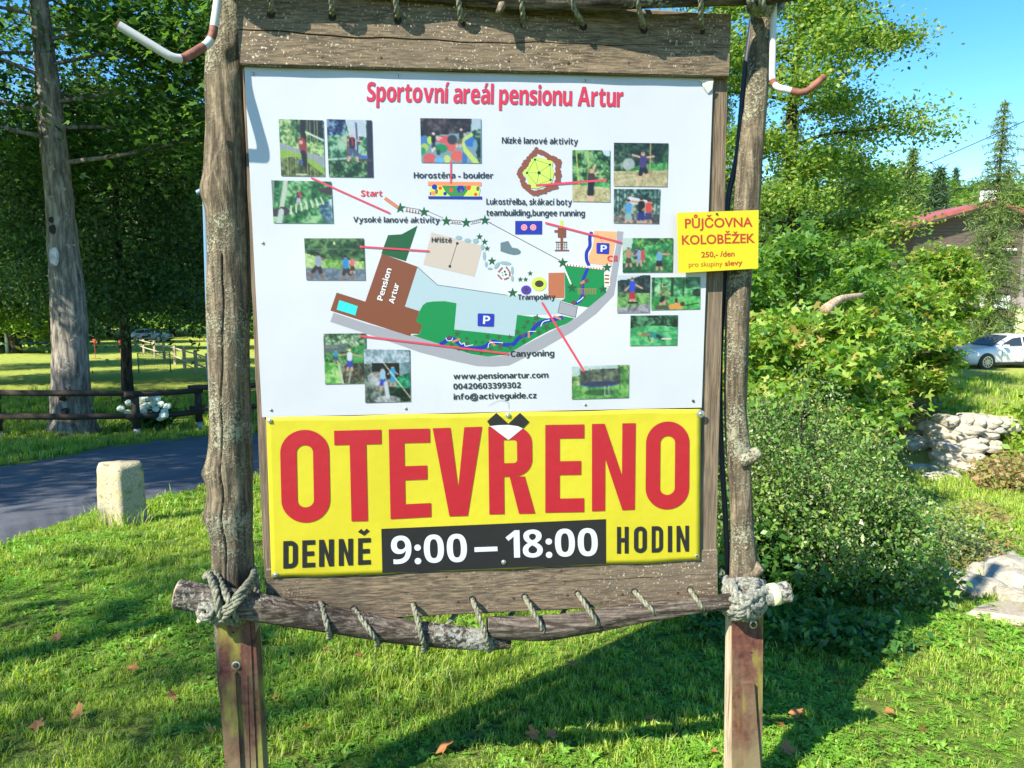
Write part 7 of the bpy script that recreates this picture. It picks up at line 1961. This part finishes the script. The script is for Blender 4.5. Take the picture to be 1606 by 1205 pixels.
# ------------------------------------------------------------------ steel feet
def foot(name, label, L, hand, off=-.005):
    """L: rows of pixel points; front plate, ridge bar, side strip"""
    z0 = float(h(*B(L['plate'][2][0], 1205, off)[:2])) - .15
    def down(top, bot, o1=0.0):
        a, b = B(*top, off + o1), B(*bot, off + o1); t = (a[2] - z0) / (a[2] - b[2]); return a + (b - a) * t
    pl = L['plate']
    root = empty(name, down(pl[0], pl[3]), label, 'post foot'); WLOC[root.name] = np.array(root.location)
    t = NT('rusty_primer_steel'); c = t.coords(); f = t.noise(c, 45, 6, .7); m1 = t.noise(t.coords((1, 1, .35)), 9, 4, .6)
    sx = t.n.new('ShaderNodeSeparateXYZ'); tc = t.n.new('ShaderNodeTexCoord'); t.l.new(tc.outputs['Object'], sx.inputs[0])
    col = t.ramp(f, [(.3, (.04, .014, .009)), (.5, (.105, .034, .021)), (.7, (.16, .065, .042)), (.85, (.24, .15, .10))])
    gr = t.add(m1, t.ramp(sx.outputs['Z'], [(.15, .5), (.72, .0)]), 1.0)
    col = t.mix(t.ramp(gr, [(.56, 0.0), (.80, .85)]), col, (.20, .16, .08))
    col = t.mix(t.ramp(t.noise(t.coords((1, 1, .3)), 14, 4), [(.50, 0.0), (.64, .85)]), col, (.26, .25, .035))
    t.base(col); t.b.inputs['Roughness'].default_value = .8; t.bump(f, .7, .003)
    ms = t.m; mw = wood_mat('foot_wood_' + name, (.30, .22, .13), (.62, .50, .36), (.45, .38, .26), (30, 30, 1.2))
    N = -BN
    def plate(nm, a, b, c_, d_, o1, th, m):
        A, Bp = B(*a, off + o1), B(*b, off + o1); C_, D_ = down(b, c_, o1), down(a, d_, o1)
        return MB().prism([A, Bp, C_, D_], [p - N * th for p in (A, Bp, C_, D_)]).obj(nm, m, root)
    plate('steel_plate', pl[0], pl[1], pl[2], pl[3], .050, .008, ms)
    plate('timber', L['wood'][0], L['wood'][1], L['wood'][2], L['wood'][3], .0415, L.get('deep', .06), mw)
    for q in L['bars']: plate('steel_bar', *q[:4], q[4], q[5], ms)
    for q in L.get('flange', []): plate('side_flange', *q[:4], q[4], q[5], ms)
    x, y = L['bolt']
    c = B(x, y, off + .05)
    V, F = disc_at(x, y, .0125, off + .0505, 20, .002); obj('washer', V, F, M_ZINC, root)
    V, F = disc_at(x, y, .008, off + .0525, 6, .006); obj('bolt', V, F, M_RUSTDOT, root)
    V, F = disc_at(*L['hole'], .0032, off + .0503, 10, .0003); obj('bolt_hole', V, F, M_HOLE, root)
foot('steel_post_foot', 'rusty steel channel foot bolted under the left post', dict(
    plate=[(341, 978), (392, 974), (402, 1205), (353, 1205)], wood=[(343, 970), (399.5, 968), (412, 1205), (356, 1205)],
    bars=[((342, 1056), (369, 1057), (377, 1205), (353.5, 1205), .062, .012), ((369.6, 1058), (388, 1060), (392, 1205), (376, 1205), .052, .004)],
    flange=[((392.6, 974), (399, 974), (413, 1205), (403, 1205), .046, .06)], bolt=(370, 1044), hole=(366, 992)), 1)
foot('steel_post_foot', 'rusty steel channel foot with a pale timber side under the right post', dict(
    plate=[(1149, 962), (1197, 961), (1195, 1205), (1149, 1205)], deep=.03, wood=[(1144, 966), (1194, 963), (1192, 1205), (1141, 1205)],
    bars=[((1165, 1073), (1183, 1072), (1193, 1205), (1169, 1205), .066, .016)],
    flange=[((1189.5, 961.5), (1197.2, 961), (1195.2, 1205), (1188, 1205), .0535, .06)], bolt=(1181.5, 980), hole=(1179, 1024)), 1)
